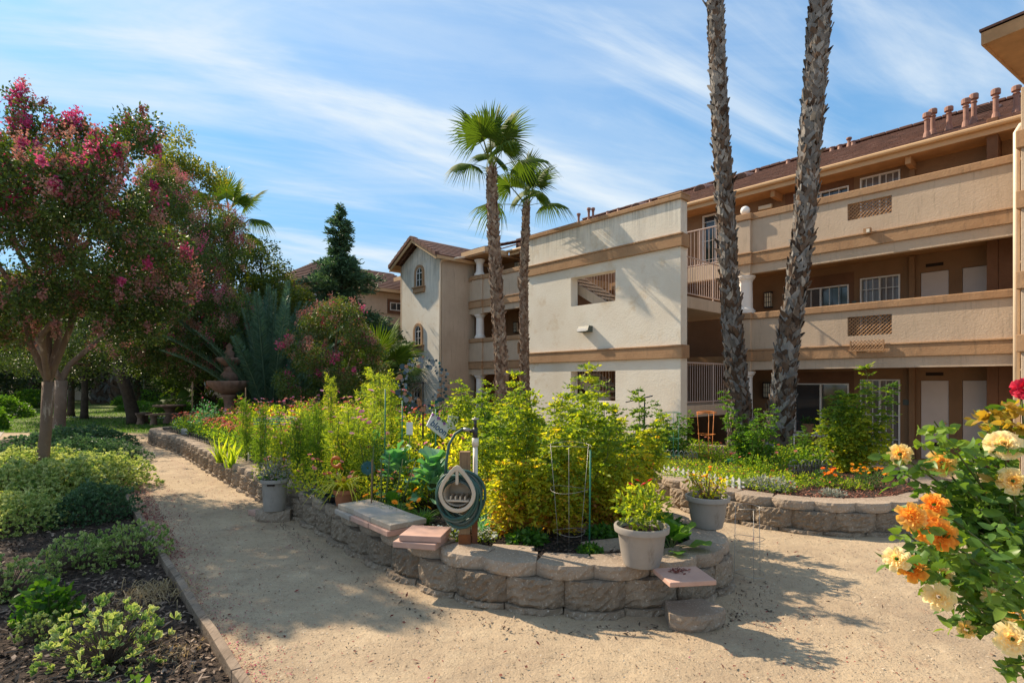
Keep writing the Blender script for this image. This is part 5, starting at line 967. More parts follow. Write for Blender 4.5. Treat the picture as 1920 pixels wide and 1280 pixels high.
def feathery(h, r, n, seed, m='feather', name='cosmos_plant', flowers=0, tint0=.5, shoots=4, fpal=None):
    root = empty(name); rr = random.Random(seed); b = MB(); P = []; D = []; L_ = []; tips = []
    for s in range(shoots):
        a = rr.uniform(0, 6.28); sp = r*rr.uniform(0, .7); pts = [Vector((sp*math.cos(a)*q**1.2+rr.gauss(0, .01), sp*math.sin(a)*q**1.2+rr.gauss(0, .01), h*rr.uniform(.97, 1.0)*q*(1-.08*s))) for q in np.linspace(0, 1, 8)]; tips.append(pts[-1]); b.tube(pts, list(np.linspace(.010, .003, 8)), 5, caps=False)
        for _ in range(n//shoots):
            f = rr.random()**.7*.98; j = min(6, int(f*7)); p = pts[j].lerp(pts[j+1], f*7-j); az = rr.uniform(0, 6.28); P.append(tuple(p)); w_ = (1-f)**.55*.55+.25; D.append((math.cos(az), math.sin(az), .75)); L_.append(.17*w_*r/.15)
    P = np.array(P); D = unit(np.array(D)); L_ = np.array(L_); k = 9; PP = []; DD = []
    for i in range(k):
        f = (i+1)/k; PP.append(P+D*(L_*f)[:, None]); DD.append(D*.6+R.normal(size=D.shape)*.7)
    PP = np.concatenate(PP); DD = np.concatenate(DD); V, T, tt = leaves(PP, DD, np.tile(L_, k)*.42, .0095, np.clip(tint0+R.normal(size=len(PP))*.15, 0, 1), 'dia', .2)
    LB().add(V, T, tt).build('foliage', LM[m], root); b.build('stems', M['stem'], root)
    for i in range(flowers): p = rr.choice(tips)*rr.uniform(.75, 1.0)+Vector((rr.uniform(-r, r), rr.uniform(-r, r), rr.uniform(-.05, .06))); daisy(root, p, .035, fpal, rr)
    return root
FLW = {}
def flower_mesh(kind, size, m, rings=((.95, 10, .0), (.6, 8, .35))):
    key = (kind, size)
    if key in FLW: return FLW[key]
    lb = LB()
    for f, n, el in rings:
        a = np.arange(n)*2*math.pi/n+el; D = np.stack([np.cos(a), np.sin(a), np.full(n, .15+el*1.3)], 1); up = np.zeros((n, 3)); up[:, 2] = 6
        lb.add(*leaves(D*size*.12, D, size*f, size*.55*f+.002, np.clip(kind+R.normal(size=n)*.04, 0, 1), 'dia', .05, up=up))
    me = lb.mesh('bloom'); me.materials.append(LM[m]); FLW[key] = me; return me
def daisy(parent, p, size, pal, rr, m='petal', rings=((.95, 10, .0), (.6, 8, .35))):
    k = rr.choice(pal or [.78]); o = link('bloom', flower_mesh(k, size, m, rings), None, parent); o.location = p; o.rotation_euler = (rr.uniform(-.7, .7), rr.uniform(-.7, .7), rr.uniform(0, 6)); return o
def zinnia(h, r, seed, nfl, pal, leafn=260, m='garden', tint=.45, fsz=.032, fm='petal', name='zinnia_plant', lsz=.07, rings=((.95, 10, .0), (.6, 8, .35))):
    root = empty(name); rr = random.Random(seed); b = MB(); P = []; D = []
    for s in range(nfl):
        a = rr.uniform(0, 6.28); sp = r*math.sqrt(rr.random()); hh = h*rr.uniform(.72, 1.05); pts = [Vector((sp*math.cos(a)*q**.8, sp*math.sin(a)*q**.8, hh*q)) for q in np.linspace(0, 1, 5)]; b.tube(pts, .0035, 4, caps=False); daisy(root, pts[-1], fsz*rr.uniform(.75, 1.25), pal, rr, fm, rings)
    n = leafn; q = inball(n, .45); P = np.stack([q[:, 0]*r, q[:, 1]*r, h*.46+q[:, 2]*h*.44], 1); D = q*.6+R.normal(size=(n, 3))*.7; D[:, 2] += .2
    LB().add(*leaves(P, D, lsz*R.uniform(.6, 1.3, n), lsz*.42, np.clip(tint+R.normal(size=n)*.15+(P[:, 2]/h-.5)*.15, 0, 1), 'dia', .3)).build('foliage', LM[m], root); b.build('stems', M['stem'], root); return root
def strap(name, n, h, wd, m, seed, droop=.7, spread=.7, tint=.5, lab=None):
    root = empty(name); P = np.stack([R.normal(size=n)*.03, R.normal(size=n)*.03, np.zeros(n)], 1); b_ = R.uniform(0, 6.28, n); D = np.stack([np.cos(b_)*spread, np.sin(b_)*spread, np.full(n, 1.0)], 1)*1.0+R.normal(size=(n, 3))*.15
    # long arching ribbons, 8 segments
    V = []; T = []; t = []; k = 9
    for i in range(n):
        d = Vector(D[i]).normalized(); hz_ = Vector((d.x, d.y, 0)); L_ = h*random.uniform(.6, 1.15); sd = Vector((-d.y, d.x, 0)).normalized(); p = Vector(P[i]); dr = droop*random.uniform(.6, 1.3)
        for j in range(k):
            f = j/(k-1); q = p+d*L_*f+hz_*L_*f*f*.25*dr+Vector((0, 0, -L_*dr*f**2.3*.95)); w_ = wd*(1-f**2.2)*.5+.0008; V += [tuple(q+sd*w_), tuple(q-Vector((0, 0, w_*.5))), tuple(q-sd*w_)]
        o = i*k*3
        for j in range(k-1):
            for s in (0, 1): a = o+j*3+s; T += [(a, a+1, a+4), (a, a+4, a+3)]
        t += [min(1, max(0, tint+random.gauss(0, .15)+.15*(j/k))) for j in range(k) for _ in range(3)]
    LB().add(np.array(V), np.array(T), np.array(t)).build('foliage', LM[m], root, True); return root
def bigleaf(name, n, h, size, m, seed, tint=.5, stalk=.5, cup=.25, wav=.12, width=.85, spreadr=.6):
    """cabbage, squash: large rounded wavy leaves on stalks"""
    root = empty(name); rr = random.Random(seed); V = []; T = []; t = []; b = MB()
    for i in range(n):
        a = i*2.4+rr.uniform(-.3, .3); f = i/max(1, n-1); el = rad(78-58*f+rr.uniform(-10, 10)); d = Vector((math.cos(a)*math.cos(el), math.sin(a)*math.cos(el), math.sin(el))); base = Vector((0, 0, h*.12+h*.75*(1-f)*rr.uniform(.7, 1))); s0 = base+d*size*stalk*(.4+f)*spreadr*1.6; b.tube([Vector((0, 0, base.z*.6)), base.lerp(s0, .6)+Vector((0, 0, .01)), s0], [.008, .006, .004], 5, caps=False)
        sd = d.cross(Vector((0, 0, 1))).normalized(); up = sd.cross(d); sz = size*rr.uniform(.75, 1.15); nr, na = 4, 14; o = len(V); V.append(tuple(s0)); tv = min(1, max(0, tint+rr.gauss(0, .15))); t.append(tv+.25); ph = rr.uniform(0, 6)
        for j in range(1, nr+1):
            for q in range(na):
                an = -2.75+5.5*q/(na-1); rr_ = sz*.5*j/nr*(1+.10*math.sin(an*5+ph)*(j == nr)); x = sz*.42*(j/nr)+rr_*math.cos(an); y = rr_*math.sin(an)*width*2*.55; zz_ = cup*(y*y)/sz*1.2+wav*sz*.5*math.sin(an*4+ph)*(j/nr)**2-cup*x*x/sz*.9
                V.append(tuple(s0+d*x+sd*y+up*zz_)); t.append(min(1, tv+(.06 if j == nr else 0)+(.12 if q == na//2 else 0)))
        for q in range(na-1): T.append((o, o+1+q, o+2+q))
        for j in range(nr-1):
            for q in range(na-1): a_ = o+1+j*na+q; T += [(a_, a_+na, a_+na+1), (a_, a_+na+1, a_+1)]
    LB().add(np.array(V), np.array(T), np.array(t)).build('foliage', LM[m], root, True); b.build('stalks', M['stem'], root, smooth=True); return root
def pet(p, z=None): return (p.x, p.y, z if z is not None else p.z)
def B(px, py, z=ZS): return G(px, py, z)
def place(proto, X, Y, sc=1, label=None, cat='plant', group=None, rz=None, z=ZS-.01):
    return put(proto, 0, 0, sc, label, cat, group, rz, z, X=X, Y=Y)
# --- the big yellowing tomato mass near the tip of the long bed
T1 = tomato(1.28, .54, 1600, 1, .86, .32, shoots=11, lsz=.050, toms=8); T2 = tomato(1.18, .54, 1600, 2, .88, .33, shoots=11, lsz=.048, toms=7); T3 = tomato(1.05, .42, 1100, 3, .55, .25, shoots=10, lsz=.05, toms=5)
tg = 'yellowing tomato plants in the long bed'
tp = [(T1, 1050, 5.35, .96, 'tall yellow tomato plant growing through the silver wire cage'), (T2, 965, 5.25, .90, 'yellowing tomato plant right of the hose post, brown at its foot'), (T2, 1140, 5.6, .93, 'yellowing tomato plant behind the near grey pot, brown leaves below'),
      (T1, 1010, 6.1, .93, 'green topped tomato plant behind the caged one'), (T3, 930, 6.3, .98, 'greener tomato plant behind the hose post'), (T3, 1185, 6.2, 1.0, 'thin tomato plant leaning by the black T shaped stake'), (T2, 1090, 6.7, .98, 'tallest tomato plant, its shoots crossing the lower tower opening')]
for q, px, Y, sc, lab in tp: place(q, (px-960)/F*Y, Y, sc, lab, 'tomato plant', tg)
# background tomatoes and dry ones in the middle of the bed
for i, (px, Y, sc, lab) in enumerate(((880, 7.4, .95, 'brownish dry tomato plant behind the tap'), (850, 8.2, .9, 'dry brown and yellow plant behind the word sign'), (915, 8.3, .95, 'dry yellow plant left of the stair tower window'), (975, 8.6, .92, 'light green tomato plant in front of the slim palm trunks'), (860, 9.4, .85, 'olive tomato plant in the back row near the column pedestal'))):
    place((T2, T3)[i % 2], (px-960)/F*Y, Y, sc, lab, 'tomato plant', tg)
# --- zinnias and cosmos along the path side
pal = [.0, .25, .5, .25, .5]; Z1 = zinnia(.62, .34, 1, 26, pal, 420); Z2 = zinnia(.75, .36, 2, 20, [.25, .75, 1.0], 460, tint=.6); Z3 = zinnia(.95, .40, 3, 12, [.5, .75, 1.0, .0], 620, tint=.75)
Z4 = zinnia(.80, .32, 4, 4, [.75, 1.0], 520, tint=.85, lsz=.075); Z5 = tomato(.78, .30, 300, 5, .80, .40, shoots=8, lsz=.045, toms=0, name='leafy_plant', m='garden')
C1 = feathery(1.25, .24, 230, 1, flowers=0, tint0=.35); C2 = feathery(1.15, .30, 190, 2, flowers=7, fpal=[.75, 1.0], tint0=.6); C3 = feathery(1.5, .22, 200, 3, flowers=3, fpal=[1.0, .75], tint0=.7)
zg = 'zinnias and cosmos in the far half of the long bed'
def lane(f, off):  # a point in the bed: f 0..1 from tip to far end, off metres right of the path-side wall
    pts = [Vector((-1.04, 4.89, 0)), Vector((-2.71, 6.9, 0)), Vector((-4.32, 8.75, 0)), Vector((-6.19, 10.99, 0)), Vector((-8.2, 13.45, 0)), Vector((-10.3, 15.6, 0))]; k = f*(len(pts)-1); j = min(len(pts)-2, int(k)); p = pts[j].lerp(pts[j+1], k-j); d = (pts[j+1]-pts[j]).normalized(); return p.x-d.y*-off, p.y+d.x*-off*-1
def lane(f, off):
    pts = [Vector((-1.04, 4.89)), Vector((-2.71, 6.9)), Vector((-4.32, 8.75)), Vector((-6.19, 10.99)), Vector((-8.2, 13.45)), Vector((-10.3, 15.6))]; k = f*(len(pts)-1); j = min(len(pts)-2, int(k)); p = pts[j].lerp(pts[j+1], k-j); d = (pts[j+1]-pts[j]).normalized(); nrm = Vector((d.y, -d.x)); q = p+nrm*off*(1 if nrm.x > 0 else -1); return q.x, q.y
rowl = ['coral zinnia clump in the row along the path side of the long bed', 'tall zinnia clump with pink and rose flowers inside the long bed', 'leafy yellow green clump with a few pale flowers in the back of the long bed']
ORD = 'first second third fourth fifth sixth seventh eighth ninth tenth eleventh twelfth thirteenth'.split(); n = 0
for f in np.arange(.44, .99, .052):
    x, y = lane(f, .62+random.uniform(-.05, .08)); place(Z1, x, y, random.uniform(.8, 1.0), f'coral zinnia clump along the path side wall, {ORD[n]} from the near end', 'zinnia', 'coral zinnias along the path side'); n += 1
n = 0
for f in np.arange(.40, .97, .052):
    x, y = lane(f, 1.25+random.uniform(-.12, .12)); place(Z2, x, y, random.uniform(.85, 1.1), f'tall rose zinnia clump in the second row, {ORD[n]} from the near end', 'zinnia', 'tall zinnias inside the long bed'); n += 1
for off, rown in ((1.9, 'middle'), (2.5, 'second last'), (3.1, 'rearmost')):
    n = 0
    for f in np.arange(.30, .86, .055):
        x, y = lane(f+random.uniform(-.02, .02), off+random.uniform(-.15, .15)); place(Z3, x, y, random.uniform(.85, 1.15), f'leafy yellow green clump in the {rown} row, {ORD[n]} from the near end', 'flowering plant', 'leafy clumps in the back of the long bed'); n += 1
for off, rown in ((1.0, 'front'), (1.6, 'inner'), (2.3, 'central'), (3.0, 'back')):
    n = 0
    for f in np.arange(.10, .40, .06):
        x, y = lane(f+random.uniform(-.02, .02), off+random.uniform(-.2, .2)); place((Z4, Z5)[(n+int(off*10)) % 2], x, y, random.uniform(.8, 1.15), f'yellow green leafy plant in the {rown} row of the near half, {ORD[n]} from the tip', 'plant', 'leafy plants in the near half of the long bed'); n += 1
for px, Y, q, sc, lab in ((462, 9.6, 0, (.9, .9, .98), 'dark green feathery plant leaning left above the zinnias'), (488, 8.6, 0, (.9, .9, .9), 'dark green feathery plant at the right of the leaning one'), (560, 7.7, 0, (.9, .9, .82), 'upright feathery plant behind the tall grey pot'), (598, 7.5, 0, (.9, .9, .98), 'dark pointed feathery plant right of the tall grey pot'), (575, 8.4, 0, (.8, .8, .85), 'short feathery plant between the two pointed ones'),
      (530, 8.2, 1, (1, 1, .75), 'low cosmos with pink flowers left of the pointed feathery plants'), (640, 7.2, 1, (1.1, 1.1, .95), 'cosmos with pink flowers behind the orange ornament'), (672, 7.5, 1, (1.2, 1.2, 1.05), 'cosmos with pink flowers behind the terracotta pot'), (690, 6.9, 1, (1, 1, .95), 'cosmos left of the cabbage leaves'), (620, 9.6, 2, (1.0, 1, 1.1), 'single tall pale green cosmos standing above the rest of the bed'), (712, 7.9, 2, (1.5, 1.5, 1.13), 'broad tall cosmos with white trumpet flowers near the gable wall'), (735, 8.6, 2, (1.3, 1.3, 1.12), 'tall cosmos just left of the metal spinner'), (705, 9.2, 2, (1.6, 1.6, 1.15), 'tallest cosmos in front of the gable building'), (660, 8.8, 1, (1.3, 1.3, 1.15), 'leafy cosmos in the middle of the bed'), (590, 9.3, 1, (1.2, 1.2, .95), 'yellowish cosmos behind the dark pointed plant')):
    place((C1, C2, C3)[q], (px-960)/F*Y, Y, sc, lab, 'cosmos plant', 'feathery cosmos plants')
KA = zinnia(.95, .30, 31, 5, [.75], 500, 'cabbage', .35, .02, name='grey_green_bush', lsz=.06); place(KA, W(385, 716, 14.2).x, 14.2, 1.15, 'grey green bushy plant at the far end of the long bed, before the fountain', 'plant'); place(KA, W(345, 716, 15.2).x, 15.2, (.9, .9, .6), 'low green plant by the white plastic edging at the far end', 'plant')
IR = strap('iris_plant', 30, .6, .03, 'garden', 4, .25, .35, .55); 
for px, Y, lab in ((415, 9.9, 'sword leaved iris clump among the zinnias'), (432, 9.3, 'yellow green iris clump nearer the white pipe stub')): place(IR, (px-960)/F*Y, Y, 1, lab, 'iris', 'iris clumps')
# fillers near the path wall between pot and cage
F1_ = zinnia(.36, .26, 11, 8, [.25, 1.0], 260, tint=.6, lsz=.05); F2_ = zinnia(.48, .28, 12, 6, [.5, 1.0], 320, tint=.78, lsz=.05)
for px, Y, q, lab in ((505, 8.0, 0, 'small leafy plant right behind the tall grey pot'), (560, 7.1, 1, 'low yellowish plant right of the tall grey pot'), (600, 6.7, 1, 'low yellow green plant behind the black seed tray'), (640, 6.5, 0, 'low leafy plant behind the terracotta pot'), (690, 6.3, 1, 'small yellow flowered plant below the teal flower ornament'), (735, 6.6, 0, 'leafy plant under the left cabbage'), (770, 6.2, 1, 'small leafy plant between the cabbages'), (850, 6.5, 0, 'dark leafy plant behind the hose reel'), (900, 5.6, 1, 'small plant right of the hose post'), (820, 7.4, 1, 'leafy plant below the word sign'), (780, 7.6, 0, 'leafy plant under the metal spinner'), (760, 8.4, 1, 'leafy plant behind the metal spinner'), (610, 7.9, 1, 'yellowish leafy plant amid cosmos stems'), (655, 7.9, 1, 'yellow leafy plant behind pink cosmos'), (700, 8.3, 1, 'yellow green plant at the foot of the tall cosmos'), (560, 8.9, 1, 'yellow leafy plant in front of the turquoise ring'), (520, 9.6, 1, 'yellow leafy plant beside the turquoise ring')):
    place((F1_, F2_)[q], (px-960)/F*Y, Y, random.uniform(.9, 1.2), lab, 'plant', 'small leafy plants in the long bed')
CB = bigleaf('cabbage_plant', 30, .66, .19, 'cabbage', 1, .42, .55, .45, .22); CB2 = bigleaf('cabbage_plant', 34, .58, .20, 'cabbage', 2, .5, .6, .5, .26)
place(CB, W(745, 0, 6.5).x, 6.5, 1.05, 'blue green cabbage left of the word sign, behind flowering onion stalks', 'cabbage'); place(CB2, W(812, 0, 6.2).x, 6.2, 1.05, 'large blue green cabbage just below the word sign', 'cabbage'); place(CB, W(705, 0, 7.3).x, 7.3, (.8, .8, 1.15), 'smaller cabbage behind, left of the onion stalks', 'cabbage')
place(bigleaf('collard_plant', 9, .18, .15, 'green', 3, .5), W(735, 0, 5.9).x, 5.9, 1, 'light green young collard below the left cabbage', 'plant')
GZ = strap('gazania_plant', 130, .34, .016, 'green', 5, .5, .55, .6)
for px, Y, sc, lab in ((745, 5.65, 1, 'grassy clump with orange daisies behind the pink pavers'), (790, 5.45, .9, 'grassy clump with orange daisies left of the hose post'), (705, 5.95, .85, 'grassy clump with orange daisies beside the black scroll fence')): place(GZ, (px-960)/F*Y, Y, sc, lab, 'gazania', 'gazanias behind the pavers')
rr = random.Random(5)
for o in [o for o in bpy.data.objects if o.name.startswith('gazania_plant')]:
    for _ in range(5): q = daisy(o, Vector((rr.uniform(-.2, .2), rr.uniform(-.2, .1), rr.uniform(.22, .33))), .036, [.5, .8], rr, 'orange')
GR = strap('onion_plant', 70, .32, .010, 'cabbage', 6, .5, .5, .45); place(GR, W(905, 0, 5.2).x, 5.2, 1.1, 'blue green grassy onion clump right of the hose post', 'plant'); place(GR, W(920, 0, 5.6).x, 5.6, 1.2, 'blue green grassy clump under the yellowing tomato', 'plant')
# onion flower stalks
b = MB()
for i, (px, h, lean) in enumerate(((697, .75, .02), (715, .62, .0), (722, .66, .05), (735, .60, .12), (745, .58, .2))):
    p = W(px, 0, 5.95); b.tube([(p.x, p.y, ZS-.02), (p.x+lean*.5, p.y, ZS+h*.5), (p.x+lean, p.y, ZS+h)], [.010, .009, .005], 6)
tag(b.build('leek_stalks', M['stem'], smooth=True), 'bundle of tall bare green onion stalks in front of the left cabbage', 'plant')
AL = zinnia(.12, .20, 21, 70, [.8], 200, 'garden', .6, .014, 'whitep', 'alyssum_plant', .03)
place(AL, W(835, 0, 4.95).x, 4.95, 1, 'white alyssum mound left of the hose post', 'alyssum'); place(AL, W(903, 0, 4.95).x, 4.95, .8, 'white alyssum mound right of the hose post', 'alyssum')
PU = zinnia(.10, .14, 22, 25, [.75], 120, 'drystuff' if False else 'garden', .9, .012, 'petal', 'lobelia_plant', .025); place(PU, W(800, 0, 4.95).x, 4.95, 1, 'tiny purple flowered plant beside the pink pavers', 'plant')
SQ = bigleaf('squash_plant', 12, .16, .19, 'green', 7, .62, .5, .2, .12, .9, .9); SQ2 = shell_bush('leafy_groundcover', .30, .22, 420, LM['green'], .08, .05, 'oval', 0, .35, 9, 6, 0, .5, stemm='stem')
place(SQ, W(1262, 0, 4.55).x, 4.6, .95, 'light green squash leaves hanging over the wall right of the near pot', 'plant'); place(SQ2, W(1235, 0, 5.1).x, 5.1, 1.05, 'dark green leafy plant between the two grey pots', 'plant'); place(SQ2, W(990, 0, 4.95).x, 4.95, (.8, .8, .6), 'low dark green leafy plant at the foot of the wire cage', 'plant'); place(SQ2, W(1110, 0, 4.55).x, 4.55, (.45, .45, .5), 'small dark seedling in the black mulch near the wall', 'plant'); place(SQ2, W(1130, 0, 5.1).x, 5.1, (.6, .6, .6), 'low leafy plant behind the flat stepping slab', 'plant')
# --- right bed
T4 = tomato(1.22, .46, 1500, 8, .66, .16, shoots=13, lsz=.055, toms=0, name='tomato_plant', m='tomato'); place(T4, W(1595, 0, 8.9).x, 8.9, (1.2, 1.2, 1.06), 'tall green tomato plant right of the leaning palm, yellow at its foot', 'tomato plant')
RB = tomato(1.0, .42, 700, 9, .12, .22, shoots=12, lsz=.05, toms=0, name='rose_bush', m='garden'); place(RB, W(1405, 0, 8.9).x, 8.9, 1.0, 'airy light green rose bush in front of the straight tall palm', 'rose bush'); place(RB, W(1505, 0, 9.4).x, 9.4, .55, 'small light green bush right of the leaning palm base', 'plant'); place(RB, W(1262, 0, 10.2).x, 10.2, .85, 'thin rose with one white flower inside the green wire cage', 'rose bush')
GC = zinnia(.16, .42, 23, 6, [.25], 520, 'garden', .55, .015, 'petal', 'ground_cover_plant', .045); GC2 = zinnia(.34, .28, 24, 3, [.5], 420, 'garden', .45, .02, 'petal', 'leafy_plant', .05); SV = zinnia(.16, .26, 25, 0, [.5], 420, 'silver', .35, .02, 'petal', 'silver_plant', .055)
gg = 'low ground cover in the right bed'
for px, Y in ((1250, 8.9), (1300, 9.1), (1350, 8.8), (1265, 8.2), (1320, 8.2), (1380, 8.3), (1290, 9.9), (1350, 9.8), (1430, 9.2), (1430, 8.4), (1400, 7.8), (1350, 7.7), (1470, 7.6), (1240, 9.6), (1500, 7.8), (1450, 7.3), (1580, 7.5)): place(GC, (px-960)/F*Y, Y, random.uniform(.8, 1.1), 'low green ground cover filling the middle of the right bed', 'ground cover', gg)
for px, Y, lab in ((1420, 8.5, 'bright green leafy plant in front of the leaning palm base'), (1455, 8.8, 'leafy plant touching the leaning palm base'), (1480, 9.2, 'dark leafy plant right of the palm base'), (1520, 8.9, 'leafy plant left of the tall green tomato'), (1335, 9.9, 'leafy plant behind the orange cage'), (1300, 10.6, 'dark leafy plant under the tower landing'), (1560, 9.6, 'leafy plant behind the tall green tomato'), (1660, 9.2, 'dark green plant right of the tall green tomato')): place(GC2, (px-960)/F*Y, Y, random.uniform(1, 1.3), lab, 'plant', 'leafy plants in the right bed')
place(SV, W(1445, 0, 7.35).x, 7.35, 1.1, 'silver grey leafy mound behind the curved wall', 'plant'); place(SV, W(1408, 0, 7.5).x, 7.5, .8, 'small silver green plant by the end of the picket fence', 'plant'); place(SV, W(1560, 0, 6.95).x, 6.95, .6, 'flat dusty green creeper on the red mulch', 'plant')
MG = zinnia(.26, .20, 26, 16, [.3, .1], 260, 'green', .4, .030, 'orange', 'marigold_plant', .04, ((.9, 10, 0), (.7, 9, .35), (.45, 7, .8))); MG2 = zinnia(.28, .24, 27, 24, [.9, .7], 320, 'green', .3, .032, 'orange', 'marigold_plant', .04, ((.9, 10, 0), (.7, 9, .35), (.45, 7, .8)))
place(MG, W(1550, 0, 7.6).x, 7.6, 1, 'deep orange marigolds beside the small black iron fence', 'marigold'); place(MG2, W(1628, 0, 7.5).x, 7.5, 1, 'golden yellow marigolds left of the wall curve', 'marigold')
place(bigleaf('broad_leaf_plant', 7, .25, .24, 'green', 12, .7, .3, .2, .08), W(1228, 0, 10.6).x, 10.6, 1.0, 'upright broad bright green leaves beside the white tower wall', 'plant')
# ---------------------------------------------------------------- objects
def lathe_obj(name, prof, m, parent, n=40, loc=(0, 0, 0)):
    b = MB(); b.lathe(prof, n); o = b.build(name, m, parent, smooth=True); o.location = loc
    md = o.modifiers.new('e', 'EDGE_SPLIT'); md.split_angle = rad(40); return o
def pot(label, loc, rt, rb, h, m, lip=.02, name='plant_pot', rz=0):
    r = empty(name, loc, rz, label, 'potted plant')
    lathe_obj('pot', [(rb*.92, 0), (rb, .006), (rb+(rt-rb)*.35, h*.3), (rt-.018, h-.055), (rt-.016, h-.05), (rt+lip*.4, h-.045), (rt+lip*.6, h-.008), (rt+lip*.4, h), (rt-.008, h), (rt-.014, h-.03), (rt-.03, h*.8)], m, r)
    b = MB(); b.lathe([(rt-.022, 0), (rt*.6, .008), (.001, .012)], 24); o = b.build('potting_soil', M['soil'], r, smooth=True); o.location = (0, 0, h-.045); return r
def adopt(r, plant, loc, sc):
    for o in list(plant.children): o.parent = r; o.location = Vector(loc)+Vector(o.location)*sc; o.scale = Vector(o.scale)*sc
    bpy.data.objects.remove(plant)
def wl(px, py, z=.37): return G(px, py, z)
p = wl(1203, 1058); q = pot('near grey plastic pot with green leaves and red flowers, on the rounded wall end', (p.x, p.y, .372), .195, .135, .30, M['pot'])
g = zinnia(.40, .20, 41, 0, [.5], 460, 'tomato', .42, .03, lsz=.06, name='geranium'); adopt(q, g, (0, 0, .26), 1)
for i in range(4): daisy(q, Vector((-.08+.05*i, .02, .60+.03*(i % 2))), .03, [.5], random.Random(i), 'redbloom')
p = wl(1330, 990); q = pot('far grey plastic pot with yellowing bent stemmed geranium, on the back of the wall', (p.x, p.y+.05, .372), .195, .135, .30, M['pot'])
g = zinnia(.30, .20, 42, 9, [.5], 190, 'tomato', .62, .02, lsz=.06, name='geranium', fm='orange'); adopt(q, g, (0, 0, .24), 1)
b = MB()
for i in range(7): a = i*.9; b.tube([(0, 0, .25), (.07*math.cos(a), .07*math.sin(a), .34), (.15*math.cos(a), .15*math.sin(a), .46)], [.010, .008, .005], 6)
b.build('woody_stems', M['drystem'], q)
p = G(515, 958, .12); q = pot('tall taupe bucket pot with dry silvery plant, standing on a loose block beside the wall', (p.x, p.y, .135), .165, .125, .40, M['pot'], .012)
b = MB(); b.box(-.045, .045, -.004, .004, -.011, .011); o = b.build('handle_slot', M['dark'], q); o.location = (.02, -.155, .34); o.rotation_euler = (rad(-6), 0, rad(8))
for k, (n_, mm, tt, hh, s2) in enumerate(((240, 'silver', .85, .34, .04), (200, 'silver', .3, .22, .05), (60, 'green', .5, .12, .05))): adopt(q, zinnia(hh, .20, 50+k, 10 if k == 0 else 0, [.0], n_, mm, tt, .012, 'silver' if k == 0 else 'petal', name='silver_plant', lsz=s2), (0, 0, .36), 1)
CAPL = link('loose_block', CAPM[1], None); CAPL.location = G(512, 975); CAPL.location.z = .0; CAPL.scale = (1, 1, 1.28); CAPL.rotation_euler = (0, 0, rad(-4)); CAPL.location.y -= .12; tag(CAPL, 'loose tan block on the path carrying the tall taupe pot', 'block')
stp = link('loose_block', block_mesh(77, .44, .115, .30, .09, .008, .07), M['captop']); stp.location = G(1322, 1186); stp.rotation_euler = (0, 0, rad(12)); tag(stp, 'loose flat block lying on the dirt in front of the rounded wall end', 'block')
def paver(label, cx_, cy_, z, rz, m, sx=.38, sy=.38, th=.05):
    b = MB(); b.box(-sx/2, sx/2, -sy/2, sy/2, 0, th); o = b.build('paver', m, None, .006); o.location = (cx_, cy_, z); o.rotation_euler = (0, 0, rz); return tag(o, label, 'paver')
pz = .372; d1 = math.atan2(-.85, .71)
dv = Vector((-.66, .75, 0)); pc0 = Vector((-1.07, 5.17, 0))
paver('pink square paver lying lowest in the short stack beside the hose post', -.77, 4.70, pz, rad(-14), M['paver_pink'], .38, .34); paver('pink square paver on top of the short stack beside the hose post', -.74, 4.72, pz+.052, rad(-9), M['paver_pink'], .36, .33)
for k, (la_, m1, lb2, m2) in enumerate((('grey paver on top of the wall, next to the pink stack', 'paver_grey', 'pink paver under the grey paver next to the pink stack', 'paver_pink'), ('pale grey paver, middle one of the row on the wall', 'concrete', 'pink paver under the middle grey paver of the row', 'paver_pink'), ('grey paver at the far end of the row on the wall, by the terracotta pot', 'paver_grey', 'greenish grey paver under the far end of the row', 'concrete'))):
    q = pc0+dv*.385*k; paver(la_, q.x+.01*k, q.y, pz+.052, d1+rad((2, -1, 3)[k]), M[m1]); paver(lb2, q.x-.015, q.y-.02, pz, d1+rad((0, 1, -1)[k]), M[m2])
a4 = wl(1282, 1078); paver('thin pink paver over the wall edge right of the near pot, dry petals on it', a4.x, a4.y, .345, rad(8), M['paver_pink'], .34, .30, .035)
scatter('dried_flowers', [(a4.x-.08, a4.y+.0), (a4.x+.05, a4.y), (a4.x+.05, a4.y+.1), (a4.x-.08, a4.y+.1)], 60, LM['litter'], .381, .03, flat=1.5, tint=lambda n: R.random(n)*.4)
a5 = G(1140, 1025, ZS); paver('flat grey stepping slab in the black mulch behind the wall', a5.x, a5.y, ZS-.01, rad(20), M['captop'], .38, .30, .035); a5 = G(985, 1030, ZS); a6 = G(940, 1040, ZS+.05); paver('square slab lying between wall caps and mulch right of the hose post', a6.x+.06, a6.y+.10, ZS-.015, rad(-12), M['captop'], .36, .40, .06)
a7 = G(1085, 990, ZS); paver('mossy slab under the yellowing tomato', a7.x, a7.y, ZS-.01, rad(-8), M['captop'], .5, .3, .03)
pk = G(478, 968); paver('small pink paver piece on the dirt left of the tall pot', pk.x-.02, pk.y+.1, 0, rad(-38), M['paver_pink'], .2, .14, .06)
q = pot('terracotta pot with arching yellow strap leaves on the wall', (-1.88, 6.16, .372), .12, .085, .18, M['terracotta'], .012); g = strap('strap_plant', 46, .52, .026, 'strappy', 9, .8, .8, .55); adopt(q, g, (0, 0, .15), 1)
g = zinnia(.16, .10, 60, 3, [.3], 120, 'tomato', .7, .012, 'orange', name='x', lsz=.05); adopt(q, g, (0, 0, .15), 1)
